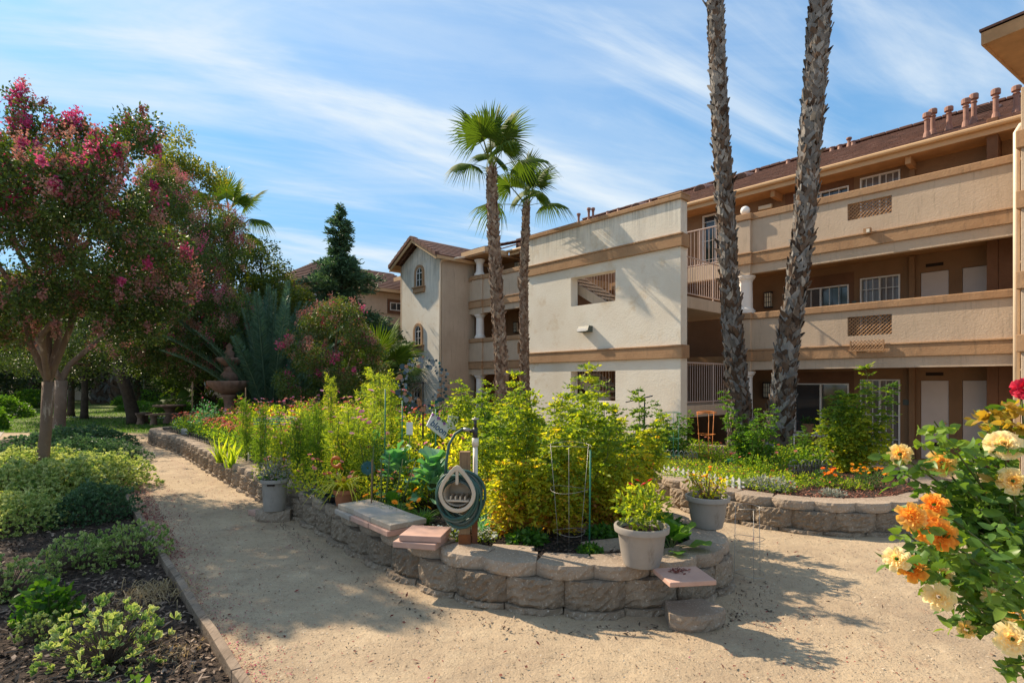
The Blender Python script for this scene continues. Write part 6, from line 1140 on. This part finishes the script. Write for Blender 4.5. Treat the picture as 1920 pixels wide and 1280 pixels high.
b = MB(); b.box(-.12, .12, -.08, .08, 0, .006); [b.box(*v, .006, .05) for v in ((-.12, .12, -.08, -.074), (-.12, .12, .074, .08), (-.12, -.114, -.0735, .0735), (.114, .12, -.0735, .0735))]; o = b.build('seed_tray', M['plastic_black']); o.location = (-2.10, 6.36, .392); o.rotation_euler = (0, 0, d1); tag(o, 'small black plastic tray on the wall left of the terracotta pot', 'tray')
b = MB(); nx, ny = 16, 5; vs = []; dv2 = Vector((.66, -.75, 0)); nv = Vector((.75, .66, 0))
for j in range(ny+1):
    for i in range(nx+1): q = Vector((-2.66, 6.86, 0))+dv2*(1.0*i/nx)+nv*(.01+.32*j/ny+random.uniform(-.012, .012)); vs.append((q.x, q.y, .38+.012*random.random()-(.04*random.uniform(.4, 1.3) if j == 0 else 0)))
b.add(vs, [(j*(nx+1)+i, j*(nx+1)+i+1, (j+1)*(nx+1)+i+1, (j+1)*(nx+1)+i) for j in range(ny) for i in range(nx)]); o = b.build('weed_cloth', M['plastic_black'], smooth=True); tag(o, 'black weed cloth lying on the wall beside the tall pot', 'cloth')
b = MB(); b.tube([(-2.62, 6.98, .42), (-2.3, 6.66, .415), (-1.98, 6.32, .41)], .006, 6); tag(b.build('drip_hose', M['teal_wire'], smooth=True), 'thin teal garden line stretched over the black cloth', 'hose')
p = G(467, 862, .37); b = MB(); b.tube([(p.x, p.y, .3), (p.x+.005, p.y, .52)], .022, 10); b.tube([(p.x+.005, p.y, .52), (p.x+.012, p.y, .60)], .028, 10); tag(b.build('pvc_stub', M['white'], smooth=True), 'short white plastic pipe standing behind the wall caps', 'pipe')
b = MB(); p = G(336, 812, .37)
for i in range(5): b.box(i*.07, i*.07+.06, -.006, .006, 0, .15+(.02 if i % 2 else 0))
b.box(0, .34, -.004, .004, .02, .05); o = b.build('picket_edging', M['white']); o.location = (p.x, p.y+.1, .34); o.rotation_euler = (0, 0, rad(-35)); tag(o, 'scrap of white plastic picket edging at the far end of the long bed', 'edging')
# hose post with hanger, hose, tap
H = Vector((W(872, 0, 4.72).x, 4.72, ZS-.02)); hp = empty('hose_post', H, 0, 'square timber post with rusty metal bracket at its foot', 'post')
b = MB(); b.box(-.045, .045, -.045, .045, 0, .86); b.build('post', M['post'], hp, .004); b = MB(); b.box(-.052, .052, -.052, .052, 0, .16); b.build('bracket', M['rust'], hp, .003)
b = MB(); b.box(.058, .108, -.03, .02, -.02, .56); o = b.build('backing_board', M['rust'], hp, .003)
tp_ = empty('water_tap', H+Vector((.085, .05, 0)), 0, 'vertical pale pipe with brass tap and hose connector behind the timber post', 'tap')
b = MB(); b.tube([(0, 0, 0), (0, 0, .90)], .021, 12); b.tube([(0, 0, .90), (0, 0, .97)], .029, 12); b.build('pipe', M['pvc'], tp_, smooth=True)
b = MB(); b.tube([(0, 0, .97), (0, 0, 1.06)], .022, 10); b.tube([(0, 0, 1.06), (0, 0, 1.12)], .013, 8); b.tube([(0, 0, 1.035), (-.05, -.02, 1.03)], .016, 10); b.build('tap_body', M['black'], tp_, smooth=True)
b = MB(); b.tube([(-.03, 0, 1.13), (.03, 0, 1.135)], .009, 8); b.tube([(0, 0, 1.115), (0, 0, 1.15)], .008, 8); b.build('tap_handle', M['wire'], tp_, smooth=True)
hh = empty('hose_hanger', H+Vector((-.02, -.06, .55)), rad(-8), 'beige plastic hose hanger with arched frame and hollow drum, fixed to the post', 'hose hanger')
b = MB(); o_ = []; i_ = []
for k in range(28):
    a = 2*math.pi*k/28; x, z = .155*math.sin(a), .16*math.cos(a)
    if z > 0: x *= (1-.55*(z/.16)**1.6); z *= 1.42
    o_.append((x, z)); i_.append((x*.80, z*.80))
vs = [(x, -.19, z) for x, z in o_]+[(x, -.19, z) for x, z in i_]+[(x, -.165, z) for x, z in o_]+[(x, -.165, z) for x, z in i_]
b.add(vs, [f for k in range(28) for f in ((k, (k+1) % 28, 28+(k+1) % 28, 28+k), (56+k, 84+k, 84+(k+1) % 28, 56+(k+1) % 28), (k, 56+k, 56+(k+1) % 28, (k+1) % 28), (28+k, 28+(k+1) % 28, 84+(k+1) % 28, 84+k))]); b.build('front_frame', M['hanger'], hh, .004, True)
b = MB(); n = 24; vs = []
for y, r in ((-.185, .115), (-.03, .10), (.0, .10)):
    for k in range(n): a = 2*math.pi*k/n; vs.append((r*math.sin(a), y, r*math.cos(a)*.85-.01))
b.add(vs, [f for j in (0, 1) for k in range(n) for f in ((j*n+k, j*n+(k+1) % n, (j+1)*n+(k+1) % n, (j+1)*n+k),)]+[tuple(2*n+k for k in range(n))]); b.build('drum', M['hanger'], hh, smooth=True)
b = MB(); b.box(-.012, .012, -.188, -.168, .07, .19); b.build('spoke', M['hanger'], hh, .003); b = MB(); b.box(-.10, .10, -.17, -.02, -.075, -.06); [b.box(x-.006, x+.006, -.16, -.02, -.059, -.03) for x in (-.06, -.02, .02, .06)]; b.build('ribs', M['hanger'], hh, .003)
rr = random.Random(2)
hs_ = empty('garden_hose', H+Vector((-.02, -.06, .52)), rad(-8), 'coiled dark green garden hose looped over the beige hanger', 'garden hose')
for m_, cnt, nm in (('hose', 9, 'hose_coil'), ('hose2', 4, 'grey_coil')):
    b = MB(); pts = []
    for lp in range(cnt):
        r0 = .148+.018*(lp % 3)+rr.uniform(-.014, .016); yy = -.155+lp*.135/cnt+(.01 if m_ == 'hose2' else 0); dz = rr.uniform(-.045, .01); dx = rr.uniform(-.02, .025)
        for k in range(22): a = 2*math.pi*k/22; yq = yy+(.135/cnt)*k/22; rz_ = r0*(1+.05*math.sin(2*a+lp)); pts.append(Vector((dx+rz_*math.sin(a)*1.0, yq, dz+rz_*math.cos(a)*(1.0 if math.cos(a) > 0 else 1.22))))
    b.tube(pts, .0125, 8); b.build(nm, M[m_], hs_, smooth=True)
b = MB(); b.tube([Vector((.035, .05, .53)), Vector((-.01, .05, .53)), Vector((-.07, .03, .49)), Vector((-.115, .0, .40)), Vector((-.125, -.04, .28)), Vector((-.13, -.06, .15))], .0125, 8); b.build('hose_lead', M['hose'], hs_, smooth=True); b = MB(); b.tube([Vector((.055, .05, .525)), Vector((.0, .05, .53))], .017, 8); b.build('hose_coupling', M['wire'], hs_, smooth=True)
# wire cages
def cage(label, loc, r0, r1, h, rings, m, wr=.0028, legs=3, name='plant_cage', tilt=0, z0=0, down=0):
    r = empty(name, loc, 0, label, 'plant cage'); r.rotation_euler = (tilt, tilt*.5, 0)
    for f in rings:
        b = MB(); rr_ = r0+(r1-r0)*f; b.tube([(rr_*math.cos(a), rr_*math.sin(a), h*f+.01*math.sin(2*a+f*5)) for a in np.linspace(0, 2*math.pi, 33)], wr, 6); b.build('ring', M[m], r, smooth=True)
    for k in range(legs):
        b = MB(); a = k*2*math.pi/legs+.4; b.tube([(r0*(.25 if down else 1)*math.cos(a), r0*(.25 if down else 1)*math.sin(a), -down-.05), ((r0)*math.cos(a), r0*math.sin(a), h*rings[0]), (r1*math.cos(a), r1*math.sin(a), h)], wr, 6); b.build('leg', M[m], r, smooth=True)
    return r
p = G(1082, 1075, ZS); cage('silver wire tomato cage with three rings in front of the yellowing tomato', (p.x, 4.68, ZS), .12, .19, .90, (.18, .58, 1.0), 'wire', .0016)
cage('tall thin wire cage standing on the dirt right of the far pot', (G(1405, 1080).x, G(1405, 1080).y, 0), .13, .12, .62, (.05, .55, 1), 'wire', .0022)
cage('green wire cage behind the ground cover in the right bed', (W(1260, 0, 9.6).x, 9.6, ZS), .13, .16, .90, (.15, .5, 1), 'green_wire', .004)
cage('orange wire cage with two rings beside the straight tall palm', (W(1325, 0, 9.9).x, 9.9, ZS), .12, .17, .90, (.12, .55, .97, 1), 'orange_wire', .006)
cage('turquoise wire plant ring above the yellow leafy plants in the long bed', (W(515, 0, 9.6).x, 9.6, ZS), .30, .34, .80, (.9, .96, 1), 'teal_wire', .006)
b = MB(); p = G(1170, 1010, ZS); X, Y = W(1208, 0, 6.0).x, 6.0; b.tube([(X, Y, ZS), (X+.0, Y, 1.58)], .011, 8); b.tube([(X-.2, Y+.02, 1.53), (X+.09, Y-.01, 1.60)], .007, 8); tag(b.build('plant_stake', M['black'], smooth=True), 'black T shaped plant stake right of the yellow tomato plants', 'plant stake')
for px, Y, h, m_, lab in ((721, 6.8, 1.35, 'green_wire', 'thin green stake among the tall cosmos'), (753, 7.0, 1.2, 'green_wire', 'thin green stake left of the metal spinner'), (696, 5.8, .62, 'drystem', 'short bamboo stake in front of the teal flower ornament'), (360, 15.5, 1.45, 'drystem', 'bare wooden stake at the far end of the long bed'), (460, 13.5, 1.3, 'drystem', 'wooden stake in front of the stone fountain'), (1105, 4.75, .85, 'green_wire', 'short green stake in the black mulch by the cage')):
    b = MB(); X = W(px, 0, Y).x; b.tube([(X, Y, ZS-.02), (X+.01, Y, ZS+h)], .012 if Y > 10 else .008, 6); tag(b.build('plant_stake', M[m_], smooth=True), lab, 'plant stake')
# word sign
sg = empty('garden_sign', W(822, 798, 6.3), 0, 'white wooden sign tilted down to the right, blue word bloom and small purple flowers', 'sign'); sg.rotation_euler = (rad(-4), rad(34), rad(48)); sg.scale = (.92, .92, .92)
M['navy'] = mat('navy_paint', (.02, .09, .20), .6, .3)
b = MB(); b.box(-.17, .17, -.008, .008, -.10, .10); b.build('board', M['white'], sg, .003)
cu = bpy.data.curves.new('bloom_text', 'FONT'); cu.body = 'bloom'; cu.size = .125; cu.shear = .35; cu.extrude = .0015; cu.align_x = 'CENTER'; cu.align_y = 'CENTER'; cu.offset = .001
to = bpy.data.objects.new('t', cu); COL.objects.link(to); dg = bpy.context.evaluated_depsgraph_get(); me = bpy.data.meshes.new_from_object(to.evaluated_get(dg)); bpy.data.objects.remove(to)
o = link('lettering', me, M['navy'], sg); o.rotation_euler = (rad(90), 0, 0); o.location = (.02, -.0102, -.025)
lb = LB(); n = 90; P = np.stack([R.uniform(-.17, .17, n), np.full(n, -.012), .095+R.normal(size=n)*.012], 1); lb.add(*leaves(P, R.normal(size=(n, 3)), .028, .014, .8, 'dia')); lb.build('leaf_garland', LM['green'], sg)
M['purple'] = leafmat('purple_petal', [(0, (.38, .16, .45)), (1, (.62, .32, .66))], .3, .6, (1, .7, 1))
for x in (-.165, -.06, .06):
    n = 26; o = LB().add(*leaves(R.normal(size=(n, 3))*.004, sph(n), .024, .016, R.random(n), 'dia')).build('purple_flower', M['purple'], sg); o.location = (x, -.016, .07 if x > -.1 else .06)
b = MB(); b.tube([(-.09, .0, .09), (-.05, .0, .24)], .004, 5); b.tube([(.06, 0, .09), (-.05, 0, .24)], .004, 5); o = b.build('hanging_cord', M['drystem'], sg)
b = MB(); X = W(817, 0, 6.72).x; b.tube([(X, 6.72, ZS), (X, 6.72, 1.42)], .008, 6); tag(b.build('plant_stake', M['green_wire'], smooth=True), 'thin green stake the word sign hangs from', 'plant stake')
b = MB(); b.box(-.07, .07, -.006, .006, -.09, .09); o = b.build('small_sign', M['white']); o.location = W(848, 792, 7.3); o.rotation_euler = (0, rad(10), rad(20)); tag(o, 'small white sign half hidden by leaves behind the word sign', 'sign')
b = MB(); X = W(768, 0, 7.0).x; b.box(-.04, .04, -.003, .003, .0, .16); o = b.build('plant_label', M['white']); o.location = (X, 7.0, 1.08); b = MB(); b.tube([(0, .006, -.8), (0, .006, .1)], .006, 6); b.build('label_stem', M['wire'], o); tag(o, 'white plant tag on a thin stem left of the word sign', 'plant label')
# spinner
M['sp0'] = mat('teal_metal', (.015, .13, .14), .35, .5, .6); M['sp1'] = mat('dark_blue_metal', (.03, .06, .08), .35, .5, .6); M['sp2'] = mat('copper_metal', (.34, .16, .09), .4, .5, .6); M['sp3'] = mat('grey_metal', (.16, .18, .20), .35, .5, .6)
ws = empty('wind_spinner', (W(793, 0, 8.0).x, 8.0, ZS), rad(12), 'metal wind spinner, a round head of teal and grey discs on wires', 'wind spinner'); b = MB(); b.tube([(0, 0, 0), (0, 0, 1.42)], .013, 8); b.build('pole', M['black'], ws); hz_ = 1.42
bs = {k: MB() for k in range(4)}; bw = MB(); rr = random.Random(4)
for lay, yy in ((0, -.06), (1, .05)):
    for i in range(24):
        a = i*2*math.pi/24+lay*.1
        for rd in ((.25, .34) if (i+lay) % 2 else (.30, .38)):
            c = Vector((rd*math.cos(a), yy*(1-rd), hz_+rd*math.sin(a))); r = rr.choice((.014, .019, .026, .040)); k = rr.choice((0, 1, 1, 1, 3, 3, 2)); mt = [Vector((r*math.cos(t), rr.uniform(-.002, .002), r*math.sin(t)))+c for t in np.linspace(0, 2*math.pi, 12, endpoint=False)]
            MB().add(mt+[v+Vector((0, .003, 0)) for v in mt], [tuple(range(12)), tuple(range(23, 11, -1))]+[(j, 12+j, 12+(j+1) % 12, (j+1) % 12) for j in range(12)]).build('disc', M[f'sp{k}'], ws)
        bw.tube([(0, yy, hz_), (.39*math.cos(a), yy*.6, hz_+.39*math.sin(a))], .0016, 4)
bw.build('wire_spokes', M['black'], ws)
# orange and teal ornaments on stakes
oo = empty('garden_ornament', W(630, 866, 6.7), 0, 'orange metal flower ornament among the cosmos stems', 'ornament'); M['orng'] = mat('orange_metal', (.62, .14, .02), .4, .5)
b = MB(); b.tube([(.055*math.cos(a), 0, .055*math.sin(a)) for a in np.linspace(.6, 6.0, 20)], [.018+.006*math.sin(i*.5) for i in range(20)], 8); b.build('ring', M['orng'], oo, smooth=True); b = MB(); b.tube([(.04, 0, -.05), (.09, .01, -.10)], [.02, .004], 8); b.tube([(.0, .02, -.05), (0, .02, -.55)], .005, 6); b.build('stake', M['orng'], oo)
ot = empty('garden_ornament', W(690, 877, 6.25), 0, 'dark teal round metal flower ornament behind the bamboo stake', 'ornament'); lb = LB(); a = np.arange(28)*2*math.pi/28; D = np.stack([np.cos(a), np.full(28, -.15), np.sin(a)], 1); lb.add(*leaves(D*.015, D, .075, .02, .5, 'oval', .1, up=np.tile([0, -4., 0], (28, 1)))); lb.add(*leaves(D*.01+[0, -.01, 0], D, .045, .016, .5, 'oval', .1, up=np.tile([0, -4., 0], (28, 1)))); M['tealm'] = mat('dark_teal_paint', (.012, .10, .11), .4, .5); lb.build('petals', M['tealm'], ot); b = MB(); b.tube([(0, .01, 0), (0, .01, -.5)], .005, 6); b.build('stake', M['black'], ot)
# iron and picket fences
def scroll_fence(label, p0, p1, h, m, z, n, kind='hoop', wr=.004, name='border_fence'):
    L_ = (p1-p0).length; r = empty(name, (p0.x, p0.y, z), math.atan2(p1.y-p0.y, p1.x-p0.x), label, 'border fence'); b = MB(); s = L_/n
    for i in range(n):
        x = i*s
        if kind == 'hoop': b.tube([(x+s*.08, 0, 0), (x+s*.08, 0, h*.6)]+[(x+s*.5-s*.42*math.cos(a), 0, h*.6+h*.4*math.sin(a)) for a in np.linspace(.3, math.pi-.3, 7)]+[(x+s*.92, 0, h*.6), (x+s*.92, 0, 0)], wr, 6); b.tube([(x+s*.5, 0, 0), (x+s*.5, 0, h*.8)], wr*.8, 5)
        if kind == 'scroll':
            b.tube([(x, 0, 0), (x, 0, h*.75)], wr, 6); b.tube([(x+s*.5-s*.5*math.cos(a), 0, h*.45+h*.5*math.sin(a)) for a in np.linspace(0, math.pi, 12)], wr, 6); b.tube([(x+s*.5-s*.28*math.cos(a), 0, h*.35+h*.35*math.sin(a)) for a in np.linspace(-.8, math.pi+.8, 14)], wr*.8, 6)
        if kind == 'picket':
            w_ = s*.42; b.add([(x, -.004, 0), (x+w_, -.004, 0), (x+w_, -.004, h*.82), (x+w_/2, -.004, h), (x, -.004, h*.82), (x, .004, 0), (x+w_, .004, 0), (x+w_, .004, h*.82), (x+w_/2, .004, h), (x, .004, h*.82)], [(0, 1, 2, 3, 4), (9, 8, 7, 6, 5)]+[(k, 5+k, 5+(k+1) % 5, (k+1) % 5) for k in range(5)])
    b.build('pickets', M[m], r); b = MB()
    if kind == 'picket': b.box(0, L_, .0045, .010, h*.25, h*.36); b.box(0, L_, .0045, .010, h*.6, h*.7)
    else: b.tube([(0, .004, h*.18), (L_, .004, h*.18)], wr, 6); b.tube([(0, .004, h*.55), (L_, .004, h*.55)], wr, 6)
    b.build('rails', M[m], r); return r
scroll_fence('black scrolled iron border fence between the terracotta pot and the gazanias', B(690, 952), B(752, 935), .26, 'black', ZS, 3, 'scroll', .0045)
scroll_fence('low black wire border fence along the zinnias near the far wall', Vector((*lane(.97, .40), 0)), Vector((*lane(.45, .40), 0)), .20, 'black', ZS, 34, 'hoop', .004)
scroll_fence('short black wire fence piece right of the tall taupe pot', B(560, 905), B(610, 900), .28, 'black', ZS, 7, 'hoop', .004)
scroll_fence('low white plastic picket fence at the front of the right bed', B(1243, 892), B(1395, 920), .17, 'white', ZS, 15, 'picket')
scroll_fence('grey wire hoop border fence in front of the green cage', B(1232, 862), B(1308, 868), .20, 'wire', ZS, 9, 'hoop', .007)
scroll_fence('small black iron border fence left of the orange marigolds', B(1488, 908), B(1540, 892), .26, 'black', ZS, 8, 'hoop', .006)
scroll_fence('grey arched plastic border fence behind the small black one', B(1478, 886), B(1560, 884), .20, 'wire', ZS, 4, 'hoop', .011)
sh = empty('clog_planter', G(1371, 868, ZS), rad(20), 'small green shoe shaped planter with one pink flower in the right bed', 'planter'); M['shoe'] = mat('green_rubber', (.03, .35, .20), .5, .4)
b = MB(); b.lathe([(.02, 0), (.07, .0), (.085, .03), (.08, .065), (.05, .085), (.045, .075)], 18); o = b.build('clog', M['shoe'], sh, smooth=True); o.scale = (1.8, .9, 1); daisy(sh, Vector((-.03, -.02, .16)), .05, [.0], random.Random(3)); b = MB(); b.tube([(-.03, -.02, .06), (-.03, -.02, .16)], .004, 5); b.build('stem', M['stem'], sh)
db = empty('planter_tub', (W(1205, 0, 10.9).x, 10.9, 0), 0, 'round dark planter tub at the foot of the white stair tower', 'planter'); lathe_obj('tub', [(.36, 0), (.42, .62), (.45, .66), (.40, .66), (.38, .55), (.0, .55)], M['plastic_black'], db)
# stone fountain
ft = empty('stone_fountain', (W(430, 0, 19.6).x, 19.6, 0), 0, 'tiered reddish stone garden fountain with scalloped bowls behind the long bed', 'fountain')
wob = lambda i, a: .05*math.sin(14*a)
b = MB(); b.lathe([(1.35, 0), (1.4, .05), (1.4, .45), (1.25, .5), (1.2, .3), (.3, .25)], 48); b.build('basin', M['stone'], ft)
b = MB(); b.lathe([(.34, .25), (.36, .5), (.22, .6), (.16, .9), (.2, 1.2), (.3, 1.3)], 32); b.build('pedestal', M['stone'], ft, smooth=True)
b = MB(); b.lathe([(.2, 1.3), (.45, 1.42), (.66, 1.62), (.70, 1.75), (.68, 1.80), (.6, 1.76), (.3, 1.6), (.1, 1.58)], 84, wob=lambda i, a: (.045*math.sin(16*a) if i in (3, 4) else 0)); b.build('lower_bowl', M['stone'], ft, smooth=True)
b = MB(); b.lathe([(.1, 1.58), (.2, 1.7), (.28, 1.84), (.3, 1.95), (.24, 2.06), (.17, 2.12), (.22, 2.2), (.17, 2.3)], 32); b.build('baluster', M['stone'], ft, smooth=True)
b = MB(); b.lathe([(.16, 2.3), (.3, 2.38), (.40, 2.5), (.43, 2.58), (.41, 2.62), (.36, 2.58), (.15, 2.5)], 70, wob=lambda i, a: (.05*math.sin(14*a) if i in (3, 4) else 0)); b.build('upper_bowl', M['stone'], ft, smooth=True)
b = MB(); b.lathe([(.1, 2.5), (.15, 2.65), (.17, 2.8), (.09, 2.9), (.12, 3.0), (.05, 3.1), (.001, 3.16)], 28); b.build('finial', M['stone'], ft, smooth=True)
# picnic table and benches
c = Vector((W(318, 0, 23.4).x, 23.4, 0)); pt_ = empty('picnic_table', c, 0, 'round pinkish concrete picnic table on the lawn', 'table'); lathe_obj('table_top', [(.01, .70), (.58, .70), (.62, .72), (.62, .77), (.60, .785), (.01, .785)], M['stone'], pt_); lathe_obj('pedestal', [(.26, 0), (.24, .1), (.15, .3), (.16, .5), (.28, .698)], M['stone'], pt_)
for k, a0 in enumerate((200, 290, 25)):
    bn = empty('curved_bench', c, 0, ['curved concrete bench at the left of the picnic table', 'curved concrete bench in front of the picnic table', 'curved concrete bench behind the picnic table, at its right'][k], 'bench', 'curved benches around the picnic table'); b = MB(); vs = []; n = 10
    for i in range(n+1):
        a = rad(a0-32+64*i/n)
        for r, z in ((.86, .40), (1.22, .40), (1.22, .47), (.86, .47)): vs.append((r*math.cos(a), r*math.sin(a), z))
    b.add(vs, [(i*4+j, (i+1)*4+j, (i+1)*4+(j+1) % 4, i*4+(j+1) % 4) for i in range(n) for j in range(4)]+[(0, 1, 2, 3), (n*4+3, n*4+2, n*4+1, n*4)]); b.build('seat', M['stone'], bn)
    for s in (-20, 20): a = rad(a0+s); b = MB(); b.lathe([(.15, 0), (.12, .1), (.10, .25), (.15, .398)], 12, (1.04*math.cos(a), 1.04*math.sin(a), 0)); b.build('leg', M['stone'], bn)
# pots on the porch
pp_ = empty('plant_pot', (W(1516, 0, 15.0).x, 15.0, F1+.55), 0, 'small pot with plant on a white stand under the ground floor window', 'potted plant'); lathe_obj('pot', [(.1, 0), (.14, .24), (.16, .24), (.16, .28), (.12, .28), (.1, .2)], M['stucco_in'], pp_); adopt(pp_, zinnia(.3, .2, 71, 0, [.5], 120, 'green', .3, .02, name='x', lsz=.08), (0, 0, .2), 1)
ps = empty('plant_stand', (W(1512, 0, 15.0).x, 15.0, F1), 0, 'white slatted plant stand on the ground floor porch', 'stand'); b = MB(); [b.box(x, x+.03, -.2, .2, .50, .545) for x in np.arange(-.45, .5, .08)]; b.build('shelf', M['white'], ps); b = MB(); [b.box(x, x+.03, y, y+.03, 0, .499) for x in (-.45, .45) for y in (-.2, .17)]; b.build('legs', M['white'], ps)
# ---------------------------------------------------------------- rose bush in the right foreground
def rose_mesh(seed, tint, sz=.05, layers=8):
    rr = random.Random(seed); V = []; T = []; t = []
    for l_ in range(layers):
        n = 4+l_//2; f = (l_+.8)/layers
        for i in range(n):
            a = i*2*math.pi/n+l_*.9+rr.uniform(-.2, .2); op = rad(86-74*f**1.1+rr.uniform(-8, 8)); pw = sz*(.45+.62*f)*rr.uniform(.85, 1.15); ln = sz*(.62+.42*f); o = len(V); tv = min(1, max(0, tint+(f-.5)*.25+rr.uniform(-.08, .08)))
            for j in range(4):
                g = j/3
                for k in range(5):
                    u = (k-2)/2; rad_ = .006+f*.008+ln*g*math.cos(op)+(.35*ln*(g**3)*f); z = ln*g*math.sin(op)-.30*ln*g**3*f+.010*(1-f); wv = pw*(.35+.75*math.sin(min(1.9, g*1.9)))*u*.55; ruf = .0045*math.sin(k*2.2+i*1.7+l_)*g+rr.uniform(-.0012, .0012); cup_ = -.30*abs(u)**2*pw*(1-f*.5)*0+.22*(u*u)*pw
                    x, y = rad_-cup_*math.sin(op)*.9+.0, wv; z2 = z+cup_*math.cos(op)+ruf; V.append((x*math.cos(a)-y*math.sin(a), x*math.sin(a)+y*math.cos(a), z2)); t.append(tv+.05*g)
            for j in range(3):
                for k in range(4): q = o+j*5+k; T += [(q, q+1, q+6), (q, q+6, q+5)]
    me = npmesh('rose_bloom', V, T, np.clip(t, 0, 1)); me.materials.append(LM['rosebloom']); me.polygons.foreach_set('use_smooth', [True]*len(me.polygons)); return me
def rose_bush():
    base = Vector((2.35, 1.95, 0)); root = empty('rose_bush', base, 0, 'rose bush with yellow and apricot roses in the right foreground', 'rose bush'); rr = random.Random(12); b = MB(); P = []; D = []; t = []
    bl = [(1735, 985, 1.72, .044, .16), (1708, 968, 1.70, .036, .35), (1765, 1003, 1.68, .040, .06), (1752, 948, 1.78, .034, .12), (1688, 852, 2.1, .0255, .55), (1765, 868, 2.05, .0345, .45), (1882, 835, 2.0, .0390, .85), (1898, 902, 1.95, .0315, .6), (1862, 912, 2.1, .0263, .62), (1682, 1048, 1.9, .0270, .95), (1710, 1066, 1.95, .0330, .2), (1768, 1078, 2.0, .0225, .6), (1760, 1118, 1.9, .0315, .92), (1812, 1178, 2.0, .0165, .6), (1905, 1152, 1.85, .0315, .7), (1897, 1198, 1.75, .0345, .9), (1858, 1118, 2.0, .0195, .65)]
    tips = []
    for x, y, Y, s, tn in bl: tips.append(W(x, y, Y)-base)
    extra = [(1752, 790, 1.95), (1738, 835, 2.05), (1860, 765, 2.1), (1915, 740, 2.1), (1815, 830, 2.1), (1700, 890, 2.1), (1790, 900, 2.0), (1830, 950, 1.95), (1800, 1000, 2.0), (1850, 1040, 2.0), (1900, 1000, 1.9), (1830, 1100, 2.05), (1880, 1250, 1.9), (1840, 1170, 2.0), (1795, 1040, 2.05), (1900, 1090, 2.1), (1870, 880, 2.15), (1915, 950, 2.2), (1960, 900, 2.0), (1990, 1000, 1.9), (2000, 1150, 1.8), (1985, 800, 2.1), (2060, 950, 2.2), (1960, 1070, 2.1), (1875, 975, 1.85), (1850, 905, 2.2), (1905, 870, 2.25), (1780, 945, 2.1), (1700, 1000, 2.1), (1735, 1050, 1.95)]
    for x, y, Y in extra: tips.append(W(x, y, Y)-base)
    main = [Vector((rr.uniform(-.55, -.05), rr.uniform(-.25, .3), rr.uniform(.6, 1.25))) for _ in range(9)]
    for m_ in main: b.tube([Vector((rr.uniform(-.05, .05), rr.uniform(-.05, .05), 0)), m_*.5+Vector((.05, 0, .1)), m_], [.013, .010, .006], 6, caps=False)
    for tp in tips:
        o = min(main, key=lambda q: (q-tp).length+max(0, q.z-tp.z)*1.5); mid = o.lerp(tp, .5)+Vector((rr.uniform(-.04, .04), rr.uniform(-.04, .04), .03)); pts = [o, mid, tp]; b.tube(pts, [.005, .004, .0028], 5, caps=False); L_ = (tp-o).length
        for k in range(int(8+L_*19)):
            f = rr.uniform(.02, 1); p = (o.lerp(mid, f*2) if f < .5 else mid.lerp(tp, f*2-1)); a = rr.uniform(0, 6.28); P.append(tuple(p)); D.append((math.cos(a), math.sin(a), rr.uniform(-.3, .5))); t.append(rr.gauss(.45, .16))
    for (x, y, Y, tn) in ((1745, 800, 1.95, .7), (1875, 760, 2.1, 1.05), (1890, 790, 2.05, 1.0), (1850, 775, 2.15, .95)):
        tp = W(x, y, Y)-base
        for k in range(9): a = rr.uniform(0, 6.28); P.append(tuple(tp-Vector((0, 0, .08*rr.random())))); D.append((math.cos(a), math.sin(a), .5)); t.append(tn)
    P = np.array(P); D = np.array(D); V, T, tt = compound(P, D, R.uniform(.05, .085, len(P)), 5, .043, .028, np.array(t), 'oval', .18); LB().add(V, T, tt).build('foliage', LM['rose'], root, True); b.build('canes', M['stem'], root, smooth=True)
    for i, (x, y, Y, s, tn) in enumerate(bl):
        s *= (.66 if i < 4 else .86); tn = tn if i in (0, 1, 2, 3, 10) else min(1, tn+.15)
        o = link('rose_bloom', rose_mesh(i, tn, s, 9 if s > .03 else 6), None, root); o.location = W(x, y, Y)-base; dirv = Vector((-.5+rr.uniform(-.4, .4), -.8, .45+rr.uniform(-.5, .3))); o.rotation_euler = dirv.to_track_quat('Z', 'Y').to_euler()
    o = link('rose_bloom', rose_mesh(99, .5, .026), None, root); o.data.materials.clear(); o.data.materials.append(LM['redbloom']); o.location = W(1924, 728, 2.1)-base; o.rotation_euler = (rad(60), 0, rad(-40)); o['label'] = 'crimson red rose at the right edge'
rose_bush()
